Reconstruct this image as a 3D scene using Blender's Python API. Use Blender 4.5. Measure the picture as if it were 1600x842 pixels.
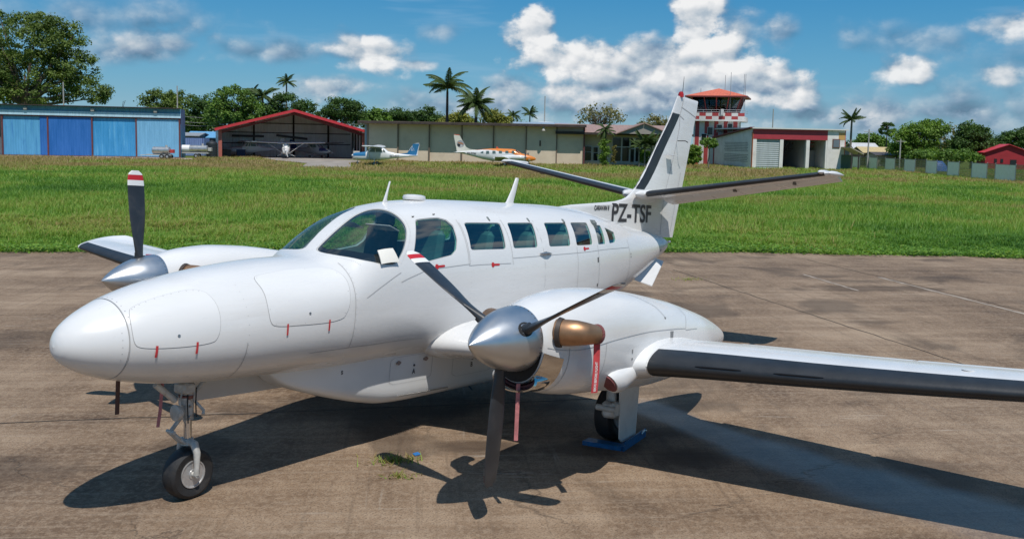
import bpy, bmesh, math, random
import numpy as np
from mathutils import Vector, Matrix

# ------------------------------------------------------------------ camera, sky, sun, exposure
for o in list(bpy.data.objects):
    bpy.data.objects.remove(o, do_unlink=True)
scn = bpy.context.scene
COL = scn.collection
rng = np.random.default_rng(7)
R_ = math.radians

CAM = np.array([-3.7752, -6.8427, 3.1581])
YAW, PITCH, ROLL, FPX = 0.9657, -0.0952, 0.0199, 1476.29
PW, PH, PCY = 1600.0, 842.0, 842.0 / 2 - 60.75


def cam_axes():
    f = np.array([math.sin(YAW) * math.cos(PITCH), math.cos(YAW) * math.cos(PITCH), math.sin(PITCH)])
    r0 = np.array([math.cos(YAW), -math.sin(YAW), 0.0])
    u0 = np.cross(r0, f)
    c, s = math.cos(ROLL), math.sin(ROLL)
    return c * r0 + s * u0, -s * r0 + c * u0, f


CR, CU, CF = cam_axes()
FH = np.array([math.sin(YAW), math.cos(YAW), 0.0])      # level forward and right of the viewpoint
RH = np.array([math.cos(YAW), -math.sin(YAW), 0.0])

cd = bpy.data.cameras.new('camera')
cam = bpy.data.objects.new('camera', cd)
COL.objects.link(cam)
m = Matrix.Identity(4)
for i in range(3):
    m[i][0], m[i][1], m[i][2], m[i][3] = CR[i], CU[i], -CF[i], CAM[i]
cam.matrix_world = m
cd.sensor_width = 36.0
cd.lens = FPX / PW * 36.0
cd.shift_y = -60.75 / PW
cd.clip_start = 0.1
cd.clip_end = 6000
scn.camera = cam
scn.render.resolution_x, scn.render.resolution_y = 1024, 538

SUN = np.array([-0.29, -0.425, 1.0])
SUN = SUN / np.linalg.norm(SUN)
SUN_EL = math.asin(SUN[2])
SUN_AZ = math.atan2(SUN[0], SUN[1]) % (2 * math.pi)
sd = bpy.data.lights.new('sun', 'SUN')
sd.energy = 4.4
sd.angle = R_(0.53)
sd.color = (1.0, 0.955, 0.89)
so = bpy.data.objects.new('sun', sd)
COL.objects.link(so)
so.location = (-20, -30, 60)
so.rotation_euler = Vector((-SUN[0], -SUN[1], -SUN[2])).to_track_quat('-Z', 'Y').to_euler()

scn.view_settings.view_transform = 'Standard'
scn.view_settings.look = 'None'
scn.view_settings.exposure = 0.0
scn.view_settings.gamma = 1.0
scn.view_settings.use_curve_mapping = False


def ray_dir(px, py):
    d = CF * FPX + (px - PW / 2) * CR - (py - PCY) * CU
    return d / np.linalg.norm(d)


def az_el(px, py):
    d = ray_dir(px, py)
    return math.atan2(d @ RH, d @ FH), math.asin(d[2])


def gp(px, depth):
    """ground point seen in column px at that level distance ahead"""
    d = ray_dir(px, 225.0)
    d = d / (d @ FH)
    p = CAM + d * depth
    return np.array([p[0], p[1], 0.0])


def hpx(py, px, depth):
    """height above ground of picture row py at column px and distance"""
    d = ray_dir(px, py)
    d = d / (d @ FH)
    return float(CAM[2] + d[2] * depth)


# ---- world: physical sky with cumulus
W = bpy.data.worlds.new('World')
scn.world = W
W.use_nodes = True
W.cycles.sampling_method = 'NONE'
nt = W.node_tree
nt.nodes.clear()


class NG:
    """small helper to chain math nodes"""
    def __init__(s, tree):
        s.t = tree

    def n(s, kind, **kw):
        nd = s.t.nodes.new(kind)
        for k, v in kw.items():
            setattr(nd, k, v)
        return nd

    def put(s, sock, v):
        if isinstance(v, (int, float)):
            sock.default_value = v
        elif isinstance(v, (tuple, list)):
            sock.default_value = v
        else:
            s.t.links.new(v, sock)

    def m(s, op, a, b=0.0, c=None, clamp=False):
        nd = s.n('ShaderNodeMath', operation=op, use_clamp=clamp)
        s.put(nd.inputs[0], a)
        s.put(nd.inputs[1], b)
        if c is not None:
            s.put(nd.inputs[2], c)
        return nd.outputs[0]

    def vm(s, op, a, b=(0, 0, 0)):
        nd = s.n('ShaderNodeVectorMath', operation=op)
        s.put(nd.inputs[0], a)
        if op == 'SCALE':
            s.put(nd.inputs[3], b)
        else:
            s.put(nd.inputs[1], b)
        return nd.outputs['Value'] if op in ('DOT_PRODUCT', 'LENGTH', 'DISTANCE') else nd.outputs[0]

    def noise(s, vec, scale, detail=4.0, rough=0.55, dist=0.0):
        nd = s.n('ShaderNodeTexNoise')
        s.put(nd.inputs['Vector'], vec)
        nd.inputs['Scale'].default_value = scale
        nd.inputs['Detail'].default_value = detail
        nd.inputs['Roughness'].default_value = rough
        nd.inputs['Distortion'].default_value = dist
        return nd.outputs[0]

    def mix(s, fac, a, b, kind='MIX'):
        nd = s.n('ShaderNodeMix', data_type='RGBA', blend_type=kind)
        s.put(nd.inputs[0], fac)
        s.put(nd.inputs[6], a)
        s.put(nd.inputs[7], b)
        return nd.outputs[2]

    def ss(s, x, lo, hi):
        nd = s.n('ShaderNodeMapRange', interpolation_type='SMOOTHSTEP')
        s.put(nd.inputs[0], x)
        nd.inputs[1].default_value = lo
        nd.inputs[2].default_value = hi
        return nd.outputs[0]

    def ramp(s, x, stops):
        nd = s.n('ShaderNodeValToRGB')
        s.put(nd.inputs[0], x)
        el = nd.color_ramp.elements
        while len(el) < len(stops):
            el.new(0.5)
        for e, (p, c) in zip(el, stops):
            e.position = p
            e.color = (*c, 1)
        return nd.outputs[0]

    def comb(s, x, y, z):
        nd = s.n('ShaderNodeCombineXYZ')
        for k, v in enumerate((x, y, z)):
            s.put(nd.inputs[k], v)
        return nd.outputs[0]


def build_world():
    g = NG(nt)
    out = g.n('ShaderNodeOutputWorld')
    bg = g.n('ShaderNodeBackground')
    SK = 0.072
    bg.inputs[1].default_value = SK
    nt.links.new(bg.outputs[0], out.inputs[0])
    sky = g.n('ShaderNodeTexSky', sky_type='NISHITA')
    sky.sun_disc = False
    sky.sun_elevation = SUN_EL
    sky.sun_rotation = SUN_AZ
    sky.altitude = 10
    sky.air_density = 1.1
    sky.dust_density = 0.0
    sky.ozone_density = 1.6
    hsv = g.n('ShaderNodeHueSaturation')
    hsv.inputs['Hue'].default_value = 0.497
    hsv.inputs['Saturation'].default_value = 1.30
    hsv.inputs['Value'].default_value = 0.92
    nt.links.new(sky.outputs[0], hsv.inputs['Color'])
    tc = g.n('ShaderNodeTexCoord')
    d = tc.outputs['Generated']
    x = g.vm('DOT_PRODUCT', d, tuple(RH))
    y = g.vm('DOT_PRODUCT', d, tuple(FH))
    sep = g.n('ShaderNodeSeparateXYZ')
    nt.links.new(d, sep.inputs[0])
    z = sep.outputs[2]
    az = g.m('ARCTAN2', x, y)
    el = g.m('ARCSINE', z)
    # noise in direction space, stretched a little sideways
    ae = g.comb(az, el, 0.0)

    def n2d(vec, scale, detail, rough=.56):
        nd = g.n('ShaderNodeTexNoise', noise_dimensions='2D')
        g.put(nd.inputs['Vector'], vec)
        nd.inputs['Scale'].default_value = scale
        nd.inputs['Detail'].default_value = detail
        nd.inputs['Roughness'].default_value = rough
        return nd.outputs[0]
    dn = g.vm('MULTIPLY', ae, (.85, 1.25, 0))
    n1 = n2d(dn, 17.0, 6.0, .57)
    n1u = n2d(g.vm('ADD', dn, (-.005, .011, 0)), 17.0, 5.0, .57)
    relief = g.m('SUBTRACT', n1, n1u)                         # lit side of the billows
    vo = []
    for off in ((0, 0, 0), (-.005, .011, 0)):                 # cauliflower billows
        v = g.n('ShaderNodeTexVoronoi', voronoi_dimensions='2D', feature='F1')
        wv = g.vm('ADD', g.vm('ADD', dn, off), g.comb(g.m('MULTIPLY', n1, .03), g.m('MULTIPLY', n1u, .03), 0))
        g.put(v.inputs['Vector'], wv)
        v.inputs['Scale'].default_value = 34.0
        v.inputs['Detail'].default_value = .6
        vo.append(v.outputs['Distance'])
    nn = g.m('SUBTRACT', g.m('MULTIPLY_ADD', n1, 1.75, .50), g.m('MULTIPLY', vo[0], .42))
    relief = g.m('ADD', relief, g.m('MULTIPLY', g.m('SUBTRACT', vo[1], vo[0]), .32))
    colr = hsv.outputs[0]
    hzf = g.m('SUBTRACT', 1.0, g.ss(el, -.02, .24))
    colr = g.mix(.75, colr, g.vm('SCALE', g.ramp(g.m('MULTIPLY', el, 3.0), [(.0, (.17, .43, .62)), (.20, (.075, .36, .62)), (.45, (.022, .265, .57)), (1.0, (.014, .19, .46))]), 1.0 / SK))
    # high layer of broken cloud overhead and all round
    hz = g.m('ADD', g.m('MAXIMUM', z, 0.0), 0.12)
    pl = g.comb(g.m('DIVIDE', x, hz), g.m('DIVIDE', y, hz), 3.1)
    ov = n2d(pl, 1.15, 4.0, .55)
    over = g.m('MULTIPLY', g.ss(ov, 0.53, 0.70), g.ss(el, 0.17, 0.32))
    colr = g.mix(g.m('MULTIPLY', over, 0.8), colr, (0.80 / SK, 0.83 / SK, 0.88 / SK, 1))
    ci = n2d(g.vm('MULTIPLY', ae, (2.0, 16.0, 0)), 2.2, 4.0, .55)
    cirm = g.m('MULTIPLY', g.ss(ci, 0.56, 0.80), g.ss(el, -0.01, 0.13))
    colr = g.mix(g.m('MULTIPLY', cirm, 0.30), colr, (0.42 / SK, 0.58 / SK, 0.74 / SK, 1))
    # cumulus heaps: column, row, half width, half height, opacity, brightness, edge softness
    heaps = [
        (1500, 175, 230, 55, .85, .27, 1.3), (1250, 182, 210, 34, .85, .43, 1.1), (1590, 100, 120, 50, .6, .30, 1.2),
        (1450, 62, 120, 36, .60, .40, 1.1), (130, 30, 210, 52, .65, .40, 1.2), (255, 72, 80, 34, .85, .45, .9), (170, 85, 120, 24, .6, .40, 1.1),
        (425, 82, 170, 24, .75, .41, 1.1), (545, 76, 64, 30, .7, .52, .9), (812, 138, 80, 28, .85, .62, .8), (690, 50, 44, 20, .55, .47, .9),
        (1220, 50, 40, 28, .65, .44, .9), (1145, 48, 54, 50, .85, .50, .8), (720, 168, 260, 28, .7, .53, 1.1),
        (1010, 165, 320, 36, .95, .50, .9),
        (515, 138, 74, 26, .9, .70, .7), (577, 86, 74, 32, .97, .84, .6), (648, 102, 34, 10, .8, .62, .7),
        (1030, 90, 70, 44, .95, .62, .6),
        (950, 122, 140, 40, .97, .74, .5), (868, 95, 74, 44, .98, .88, .45), (840, 52, 42, 46, .98, .93, .4), (910, 100, 60, 34, .95, .86, .5),
        (1070, 128, 150, 40, .96, .72, .5), (1115, 92, 62, 56, .98, .86, .45), (1097, 40, 50, 56, .98, .93, .4), (1100, 12, 34, 34, .98, .95, .4),
        (1160, 138, 90, 36, .96, .80, .5), (1225, 150, 56, 28, .92, .76, .5),
        (905, 138, 100, 16, .7, .58, .8), (1085, 104, 40, 24, .6, .56, .7), (1000, 150, 170, 16, .75, .55, .8),
        (1402, 112, 52, 26, .94, .82, .55), (1580, 38, 62, 30, .88, .72, .6), (1565, 118, 36, 20, .85, .70, .6), (1400, 175, 110, 16, .6, .58, .9),
    ]
    acc = g.comb(0.5, 0.0, 0.0)                               # brightness, cover
    for (px, py, rx, ry, op, br, soft) in heaps:
        a0, e0 = az_el(px, py)
        sa, se = FPX / rx / .98, FPX / ry / .97
        nd = g.n('ShaderNodeVectorMath', operation='MULTIPLY_ADD')
        g.put(nd.inputs[0], ae)
        nd.inputs[1].default_value = (sa, se, 0)
        nd.inputs[2].default_value = (-a0 * sa, -e0 * se, 0)
        dens = g.m('SUBTRACT', nn, g.vm('LENGTH', nd.outputs[0]))
        mr = g.n('ShaderNodeMapRange', interpolation_type='SMOOTHSTEP')
        g.put(mr.inputs[0], dens)
        mr.inputs[1].default_value = 0.0
        mr.inputs[2].default_value = soft * 1.2
        mr.inputs[4].default_value = op
        mx = g.n('ShaderNodeMix', data_type='VECTOR')
        g.put(mx.inputs[0], mr.outputs[0])
        g.put(mx.inputs[4], acc)
        mx.inputs[5].default_value = (br, 1.0, 0)
        acc = mx.outputs[1]
    sp2 = g.n('ShaderNodeSeparateXYZ')
    nt.links.new(acc, sp2.inputs[0])
    b = g.m('MULTIPLY_ADD', relief, 1.25, sp2.outputs[0])
    cc = g.ramp(b, [(.2, (.10, .165, .26)), (.42, (.24, .33, .45)), (.62, (.44, .52, .60)), (.82, (.68, .71, .745)), (1.0, (.88, .885, .89))])
    colr = g.mix(sp2.outputs[1], colr, g.vm('SCALE', cc, 1.0 / SK))
    nt.links.new(colr, bg.inputs[0])


build_world()

# ------------------------------------------------------------------ helpers
def pchip(xs, ys):
    xs = np.asarray(xs, float)
    ys = np.asarray(ys, float)
    h = np.diff(xs)
    d = np.diff(ys) / h
    mm = np.zeros_like(xs)
    mm[0], mm[-1] = d[0], d[-1]
    for i in range(1, len(xs) - 1):
        if d[i - 1] * d[i] > 0:
            w1, w2 = 2 * h[i] + h[i - 1], h[i] + 2 * h[i - 1]
            mm[i] = (w1 + w2) / (w1 / d[i - 1] + w2 / d[i])

    def f(x):
        x = np.clip(x, xs[0], xs[-1])
        i = np.clip(np.searchsorted(xs, x) - 1, 0, len(h) - 1)
        t = (x - xs[i]) / h[i]
        t2, t3 = t * t, t * t * t
        return (2 * t3 - 3 * t2 + 1) * ys[i] + (t3 - 2 * t2 + t) * h[i] * mm[i] + (-2 * t3 + 3 * t2) * ys[i + 1] + (t3 - t2) * h[i] * mm[i + 1]
    return f


class MB:
    """collects shapes into ONE mesh"""
    def __init__(s):
        s.v, s.f, s.mi, s.sm = [], [], [], []

    def add(s, verts, faces, mi=0, smooth=False):
        b = len(s.v)
        s.v.extend([tuple(map(float, p)) for p in verts])
        for f in faces:
            s.f.append(tuple(b + i for i in f))
            s.mi.append(mi)
            s.sm.append(smooth)
        return s

    def box(s, c, size, rz=0.0, mi=0, bevel=0.0, M=None):
        x, y, z = [q / 2 for q in size]
        cs, sn = math.cos(rz), math.sin(rz)
        if bevel > 0:
            b = min(bevel, x * .8, y * .8, z * .8)
            ring = [(-x + b, -y), (x - b, -y), (x, -y + b), (x, y - b), (x - b, y), (-x + b, y), (-x, y - b), (-x, -y + b)]
            inr = [(-x + b, -y + b), (x - b, -y + b), (x - b, -y + b), (x - b, y - b), (x - b, y - b), (-x + b, y - b), (-x + b, y - b), (-x + b, -y + b)]
            vs = [(p[0], p[1], -z) for p in inr] + [(p[0], p[1], -z + b) for p in ring] + [(p[0], p[1], z - b) for p in ring] + [(p[0], p[1], z) for p in inr]
            fs = []
            for k in range(3):
                for i in range(8):
                    j = (i + 1) % 8
                    fs.append((k * 8 + i, k * 8 + j, k * 8 + 8 + j, k * 8 + 8 + i))
            fs.append((7, 5, 3, 1))
            fs.append((24 + 1, 24 + 3, 24 + 5, 24 + 7))
        else:
            vs = [(-x, -y, -z), (x, -y, -z), (x, y, -z), (-x, y, -z), (-x, -y, z), (x, -y, z), (x, y, z), (-x, y, z)]
            fs = [(0, 3, 2, 1), (4, 5, 6, 7), (0, 1, 5, 4), (1, 2, 6, 5), (2, 3, 7, 6), (3, 0, 4, 7)]
        if M is not None:
            vs = [tuple(M @ Vector(p)) for p in vs]
        vs = [(c[0] + p[0] * cs - p[1] * sn, c[1] + p[0] * sn + p[1] * cs, c[2] + p[2]) for p in vs]
        return s.add(vs, fs, mi)

    def tube(s, path, rad, n=8, mi=0, smooth=True, cap=True, flat=1.0):
        path = [np.asarray(p, float) for p in path]
        if np.isscalar(rad):
            rad = [rad] * len(path)
        vs, fs = [], []
        ref = None
        for i, p in enumerate(path):
            t = path[min(i + 1, len(path) - 1)] - path[max(i - 1, 0)]
            t = t / (np.linalg.norm(t) + 1e-9)
            if ref is None:
                ref = np.array([0, 0, 1.0]) if abs(t[2]) < .9 else np.array([0, 1.0, 0])
            a = np.cross(t, ref)
            a = a / (np.linalg.norm(a) + 1e-9)
            b = np.cross(a, t)
            ref = b
            for k in range(n):
                q = 2 * math.pi * k / n
                vs.append(p + rad[i] * (math.cos(q) * a + flat * math.sin(q) * b))
        for i in range(len(path) - 1):
            for k in range(n):
                j = (k + 1) % n
                fs.append((i * n + k, i * n + j, (i + 1) * n + j, (i + 1) * n + k))
        if cap:
            fs.append(tuple(range(n - 1, -1, -1)))
            fs.append(tuple((len(path) - 1) * n + k for k in range(n)))
        return s.add(vs, fs, mi, smooth)

    def loft(s, rings, mi=0, smooth=True, cap=True, closed=True):
        n = len(rings[0])
        vs = [tuple(p) for r in rings for p in r]
        fs = []
        m_ = n if closed else n - 1
        for i in range(len(rings) - 1):
            for k in range(m_):
                j = (k + 1) % n
                fs.append((i * n + k, i * n + j, (i + 1) * n + j, (i + 1) * n + k))
        if cap and closed:
            fs.append(tuple(range(n - 1, -1, -1)))
            fs.append(tuple((len(rings) - 1) * n + k for k in range(n)))
        return s.add(vs, fs, mi, smooth)

    def lathe(s, prof, axis='z', c=(0, 0, 0), n=24, mi=0, smooth=True):
        rings = []
        for (r, h) in prof:
            ring = []
            for k in range(n):
                q = 2 * math.pi * k / n
                a, b = r * math.cos(q), r * math.sin(q)
                p = {'z': (a, b, h), 'x': (h, a, b), 'y': (b, h, a)}[axis]
                ring.append((c[0] + p[0], c[1] + p[1], c[2] + p[2]))
            rings.append(ring)
        return s.loft(rings, mi, smooth)

    def prism(s, poly, d, mi=0):
        """poly: list of 3d points; d: extrusion vector"""
        n = len(poly)
        vs = [tuple(p) for p in poly] + [tuple(np.asarray(p, float) + np.asarray(d, float)) for p in poly]
        fs = [tuple(range(n - 1, -1, -1)), tuple(range(n, 2 * n))]
        for i in range(n):
            j = (i + 1) % n
            fs.append((i, j, n + j, n + i))
        return s.add(vs, fs, mi)

    def mesh(s, name, mats, fix=True):
        me = bpy.data.meshes.new(name)
        me.from_pydata(s.v, [], s.f)
        if not isinstance(mats, (list, tuple)):
            mats = [mats]
        for q in mats:
            me.materials.append(q)
        me.polygons.foreach_set('material_index', s.mi)
        me.polygons.foreach_set('use_smooth', s.sm)
        if fix:
            bm = bmesh.new()
            bm.from_mesh(me)
            bmesh.ops.recalc_face_normals(bm, faces=bm.faces)
            bm.to_mesh(me)
            bm.free()
        me.update()
        return me

    def build(s, name, mats, parent=None, sharp=True):
        me = s.mesh(name, mats)
        if sharp and any(s.sm):
            me.set_sharp_from_angle(angle=R_(38))
        return link(name, me, parent)


def link(name, me, parent=None):
    o = bpy.data.objects.new(name, me)
    COL.objects.link(o)
    o.parent = parent
    return o


def tag(o, label=None, cat=None, group=None, kind=None):
    if label:
        o['label'] = label
    if cat:
        o['category'] = cat
    if group:
        o['group'] = group
    if kind:
        o['kind'] = kind
    return o


def thing(name, label, cat, loc=(0, 0, 0), rz=0.0, group=None):
    o = bpy.data.objects.new(name, None)
    COL.objects.link(o)
    o.location = tuple(map(float, loc))
    o.rotation_euler = (0, 0, rz)
    o.empty_display_size = .2
    return tag(o, label, cat, group)


def copy_tree(o, parent=None):
    c = o.copy()
    COL.objects.link(c)
    c.parent = parent
    for ch in list(o.children):
        copy_tree(ch, c)
    return c


def raw_mesh(name, verts, tris_per, nloop, mat, parent=None, attr=None):
    """fast mesh from numpy: verts (N,3); faces are consecutive runs of nloop verts"""
    me = bpy.data.meshes.new(name)
    nv = len(verts)
    nf = nv // nloop
    me.vertices.add(nv)
    me.vertices.foreach_set('co', np.ascontiguousarray(verts, dtype=np.float32).ravel())
    me.loops.add(nv)
    me.loops.foreach_set('vertex_index', np.arange(nv, dtype=np.int32))
    me.polygons.add(nf)
    me.polygons.foreach_set('loop_start', np.arange(0, nv, nloop, dtype=np.int32))
    me.materials.append(mat)
    if attr is not None:
        a = me.attributes.new('tone', 'FLOAT', 'POINT')
        a.data.foreach_set('value', np.ascontiguousarray(attr, dtype=np.float32))
    me.update(calc_edges=True)
    return link(name, me, parent)


# ------------------------------------------------------------------ materials
MATS = {}


def mat(name, col, rough=.5, metal=0.0, var=0.0, vscale=3.0, bump=0.0, bscale=40.0, coat=0.0, stretch=None, dirt=None, dscale=2.0, damt=.5, world=False, spec=.5, sheen=0.0):
    if name in MATS:
        return MATS[name]
    ma = bpy.data.materials.new(name)
    ma.use_nodes = True
    t = ma.node_tree
    b = t.nodes['Principled BSDF']
    g = NG(t)
    b.inputs['Base Color'].default_value = (*col, 1)
    b.inputs['Roughness'].default_value = rough
    b.inputs['Metallic'].default_value = metal
    b.inputs['Coat Weight'].default_value = coat
    b.inputs['Coat Roughness'].default_value = .08
    b.inputs['Specular IOR Level'].default_value = spec
    vec = g.n('ShaderNodeNewGeometry').outputs['Position'] if world else g.n('ShaderNodeTexCoord').outputs['Object']
    if stretch:
        vec = g.vm('MULTIPLY', vec, stretch)
    c = None
    if var > 0:
        n = g.noise(vec, vscale, 5.0, .6)
        lo = tuple(max(0, q * (1 - var)) for q in col)
        hi = tuple(min(1, q * (1 + var)) for q in col)
        c = g.ramp(n, [(.3, lo), (.7, hi)])
    if dirt:
        n = g.ss(g.noise(vec, dscale, 6.0, .65, .4), .5, .72)
        c = g.mix(g.m('MULTIPLY', n, damt), c if c is not None else (*col, 1), (*dirt, 1))
    if c is not None:
        t.links.new(c, b.inputs['Base Color'])
        rn = g.noise(vec, vscale * 2.3, 3.0)
        t.links.new(g.m('ADD', g.m('MULTIPLY', g.m('SUBTRACT', rn, .5), .18), rough), b.inputs['Roughness'])
    if bump > 0:
        bp = g.n('ShaderNodeBump')
        bp.inputs['Strength'].default_value = bump
        bp.inputs['Distance'].default_value = .02
        t.links.new(g.noise(vec, bscale, 5.0, .6), bp.inputs['Height'])
        t.links.new(bp.outputs[0], b.inputs['Normal'])
    MATS[name] = ma
    return ma


def glass_mat(name, tint, gloss=.04, rough=.02):
    if name in MATS:
        return MATS[name]
    ma = bpy.data.materials.new(name)
    ma.use_nodes = True
    t = ma.node_tree
    t.nodes.clear()
    g = NG(t)
    out = g.n('ShaderNodeOutputMaterial')
    tr = g.n('ShaderNodeBsdfTransparent')
    tr.inputs[0].default_value = (*tint, 1)
    gl = g.n('ShaderNodeBsdfGlossy')
    gl.inputs['Roughness'].default_value = rough
    fr = g.n('ShaderNodeLayerWeight')
    fr.inputs[0].default_value = .5
    mx = g.n('ShaderNodeMixShader')
    t.links.new(g.m('MULTIPLY_ADD', g.m('POWER', fr.outputs['Facing'], 5.0), .9, gloss, clamp=True), mx.inputs[0])
    t.links.new(tr.outputs[0], mx.inputs[1])
    t.links.new(gl.outputs[0], mx.inputs[2])
    t.links.new(mx.outputs[0], out.inputs[0])
    MATS[name] = ma
    return ma


def leaf_mat(name, col, var=.35, trans=.35, scale=.35):
    """foliage: tone varies from leaf to leaf (attribute) and from clump to clump"""
    if name in MATS:
        return MATS[name]
    ma = bpy.data.materials.new(name)
    ma.use_nodes = True
    t = ma.node_tree
    t.nodes.clear()
    g = NG(t)
    out = g.n('ShaderNodeOutputMaterial')
    pos = g.n('ShaderNodeNewGeometry').outputs['Position']
    at = g.n('ShaderNodeAttribute')
    at.attribute_name = 'tone'
    v = g.m('ADD', g.m('MULTIPLY', at.outputs['Fac'], .6), g.m('MULTIPLY', g.noise(pos, scale, 4.0), .6))
    lo = tuple(q * (1 - var) for q in col)
    hi = (min(1, col[0] * (1 + var * 1.3)), min(1, col[1] * (1 + var)), col[2] * (1 + var * .3))
    c = g.ramp(v, [(.25, lo), (.55, col), (.85, hi)])
    df = g.n('ShaderNodeBsdfPrincipled')
    df.inputs['Roughness'].default_value = .55
    df.inputs['Specular IOR Level'].default_value = .25
    tl = g.n('ShaderNodeBsdfTranslucent')
    t.links.new(c, df.inputs['Base Color'])
    t.links.new(g.vm('MULTIPLY', c, (1.1, 1.15, .6)), tl.inputs[0])
    mx = g.n('ShaderNodeMixShader')
    mx.inputs[0].default_value = trans
    t.links.new(df.outputs[0], mx.inputs[1])
    t.links.new(tl.outputs[0], mx.inputs[2])
    t.links.new(mx.outputs[0], out.inputs[0])
    MATS[name] = ma
    return ma


def corr_mat(name, col, period=.25, depth=.5, rough=.5, var=.12, metal=0.0, axis=0, dirt=None, damt=.4, streak=True):
    """profiled sheet metal: ribs as relief along one object axis, faded and streaked paint"""
    if name in MATS:
        return MATS[name]
    ma = mat(name, col, rough, metal)
    t = ma.node_tree
    b = t.nodes['Principled BSDF']
    g = NG(t)
    oc = g.n('ShaderNodeTexCoord').outputs['Object']
    sp = g.n('ShaderNodeSeparateXYZ')
    t.links.new(oc, sp.inputs[0])
    w = g.m('SINE', g.m('MULTIPLY', sp.outputs[axis], 2 * math.pi / period))
    bp = g.n('ShaderNodeBump')
    bp.inputs['Strength'].default_value = depth
    bp.inputs['Distance'].default_value = .03
    t.links.new(w, bp.inputs['Height'])
    t.links.new(bp.outputs[0], b.inputs['Normal'])
    n = g.noise(g.vm('MULTIPLY', oc, (1.4, 1.4, .16)), 2.2, 5.0, .65)
    lo = tuple(q * (1 - var) for q in col)
    hi = tuple(min(1, q * (1 + var) + .02) for q in col)
    c = g.ramp(n, [(.32, lo), (.68, hi)])
    if dirt:
        c = g.mix(g.m('MULTIPLY', g.ss(g.noise(g.vm('MULTIPLY', oc, (2.5, 2.5, .25)), 1.3, 6.0, .7), .48, .7), damt), c, (*dirt, 1))
    t.links.new(c, b.inputs['Base Color'])
    return ma


WHITE = mat('white_aircraft_paint', (.645, .645, .64), .27, 0, .045, 1.6, bump=.05, bscale=2.2, coat=.30, dirt=(.50, .47, .43), dscale=1.5, damt=.30, stretch=(.3, 1, 1.8))
WHITE2 = mat('white_panel_paint', (.66, .66, .655), .29, 0, .04, 2.0, bump=.04, bscale=2.5, coat=.28, dirt=(.52, .49, .45), dscale=1.7, damt=.25, stretch=(.3, 1, 1.8))
GREYSEAM = mat('seam_grey', (.36, .36, .36), .6)
INLINER = mat('cabin_liner', (.62, .64, .62), .8, 0, .1, 3)
BOOT = mat('black_rubber_boot', (.020, .022, .025), .42, 0, .25, 4.0, bump=.05, bscale=30)
TYRE = mat('tyre_rubber', (.016, .016, .017), .62, 0, .3, 8.0, bump=.08, bscale=30, dirt=(.10, .085, .07), dscale=5, damt=.35)
ALU = mat('brushed_spinner_metal', (.56, .57, .58), .34, .92, .05, 3)
POL = mat('polished_intake_metal', (.62, .59, .55), .10, 1.0)
COPPER = mat('heat_tinted_exhaust', (.40, .23, .13), .45, .8, .25, 5)
BLADE = mat('propeller_black', (.022, .025, .030), .42, 0, .25, 6, coat=.15, dirt=(.07, .065, .06), dscale=6, damt=.4)
BLADEG = mat('worn_blade_grey', (.16, .155, .15), .45, .25, .25, 6)
REDP = mat('red_paint', (.46, .018, .022), .42)
BANDW = mat('blade_band_white', (.70, .70, .69), .4)
REDCLOTH = mat('red_streamer_cloth', (.48, .035, .04), .85, 0, .2, 20, bump=.2, bscale=200)
PINKCLOTH = mat('faded_pink_cloth', (.45, .16, .16), .9, 0, .25, 18, bump=.3, bscale=120)
MAUVE = mat('faded_red_padding', (.17, .055, .055), .9, 0, .3, 14, bump=.6, bscale=60)
GEARM = mat('gear_grey_enamel', (.47, .46, .43), .45, .1, .2, 14, dirt=(.13, .10, .075), dscale=9, damt=.6)
CHROME = mat('oleo_chrome', (.65, .65, .66), .14, 1.0)
DARK = mat('dark_void', (.012, .012, .013), .8)
STEEL = mat('bare_steel', (.45, .44, .43), .38, .9, .15, 10)
GLASS = glass_mat('green_tinted_glazing', (.50, .86, .77), .19)
WGLASS = glass_mat('windscreen_glazing', (.66, .72, .73), .13)
LETTER = mat('dark_grey_lettering', (.035, .035, .04), .5)
SEATM = mat('grey_seat_leather', (.10, .12, .12), .6, 0, .2, 8)
CREAM = mat('cream_cover', (.72, .70, .64), .8)

# ------------------------------------------------------------------ ground, apron, grass
APRON = np.array([(-32.0, 61.0), (-14.0, 41.5), (-2.0, 28.9), (8.78, 18.1), (15.6, 11.4), (22.17, 4.62), (25.2, .4), (27.66, -3.51), (33.0, -11.5), (50.0, -34.0)])


def apron_edge():
    pts = []
    for a, b in zip(APRON[:-1], APRON[1:]):
        n = int(np.linalg.norm(b - a) / .22)
        for i in range(n):
            pts.append(a + (b - a) * i / n)
    pts = np.array(pts)
    r2 = np.random.default_rng(3)
    off = np.zeros(len(pts))
    for per, am in ((90, .30), (35, .20), (11, .14), (4, .09)):
        k = np.arange(len(pts)) / per
        v = r2.normal(size=int(len(pts) / per) + 3)
        i0 = k.astype(int)
        fr = k - i0
        fr = fr * fr * (3 - 2 * fr)
        off += am * (v[i0] * (1 - fr) + v[i0 + 1] * fr)
    nrm = np.array([.70, .71])
    return pts + off[:, None] * nrm


EDGE = apron_edge()


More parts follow.
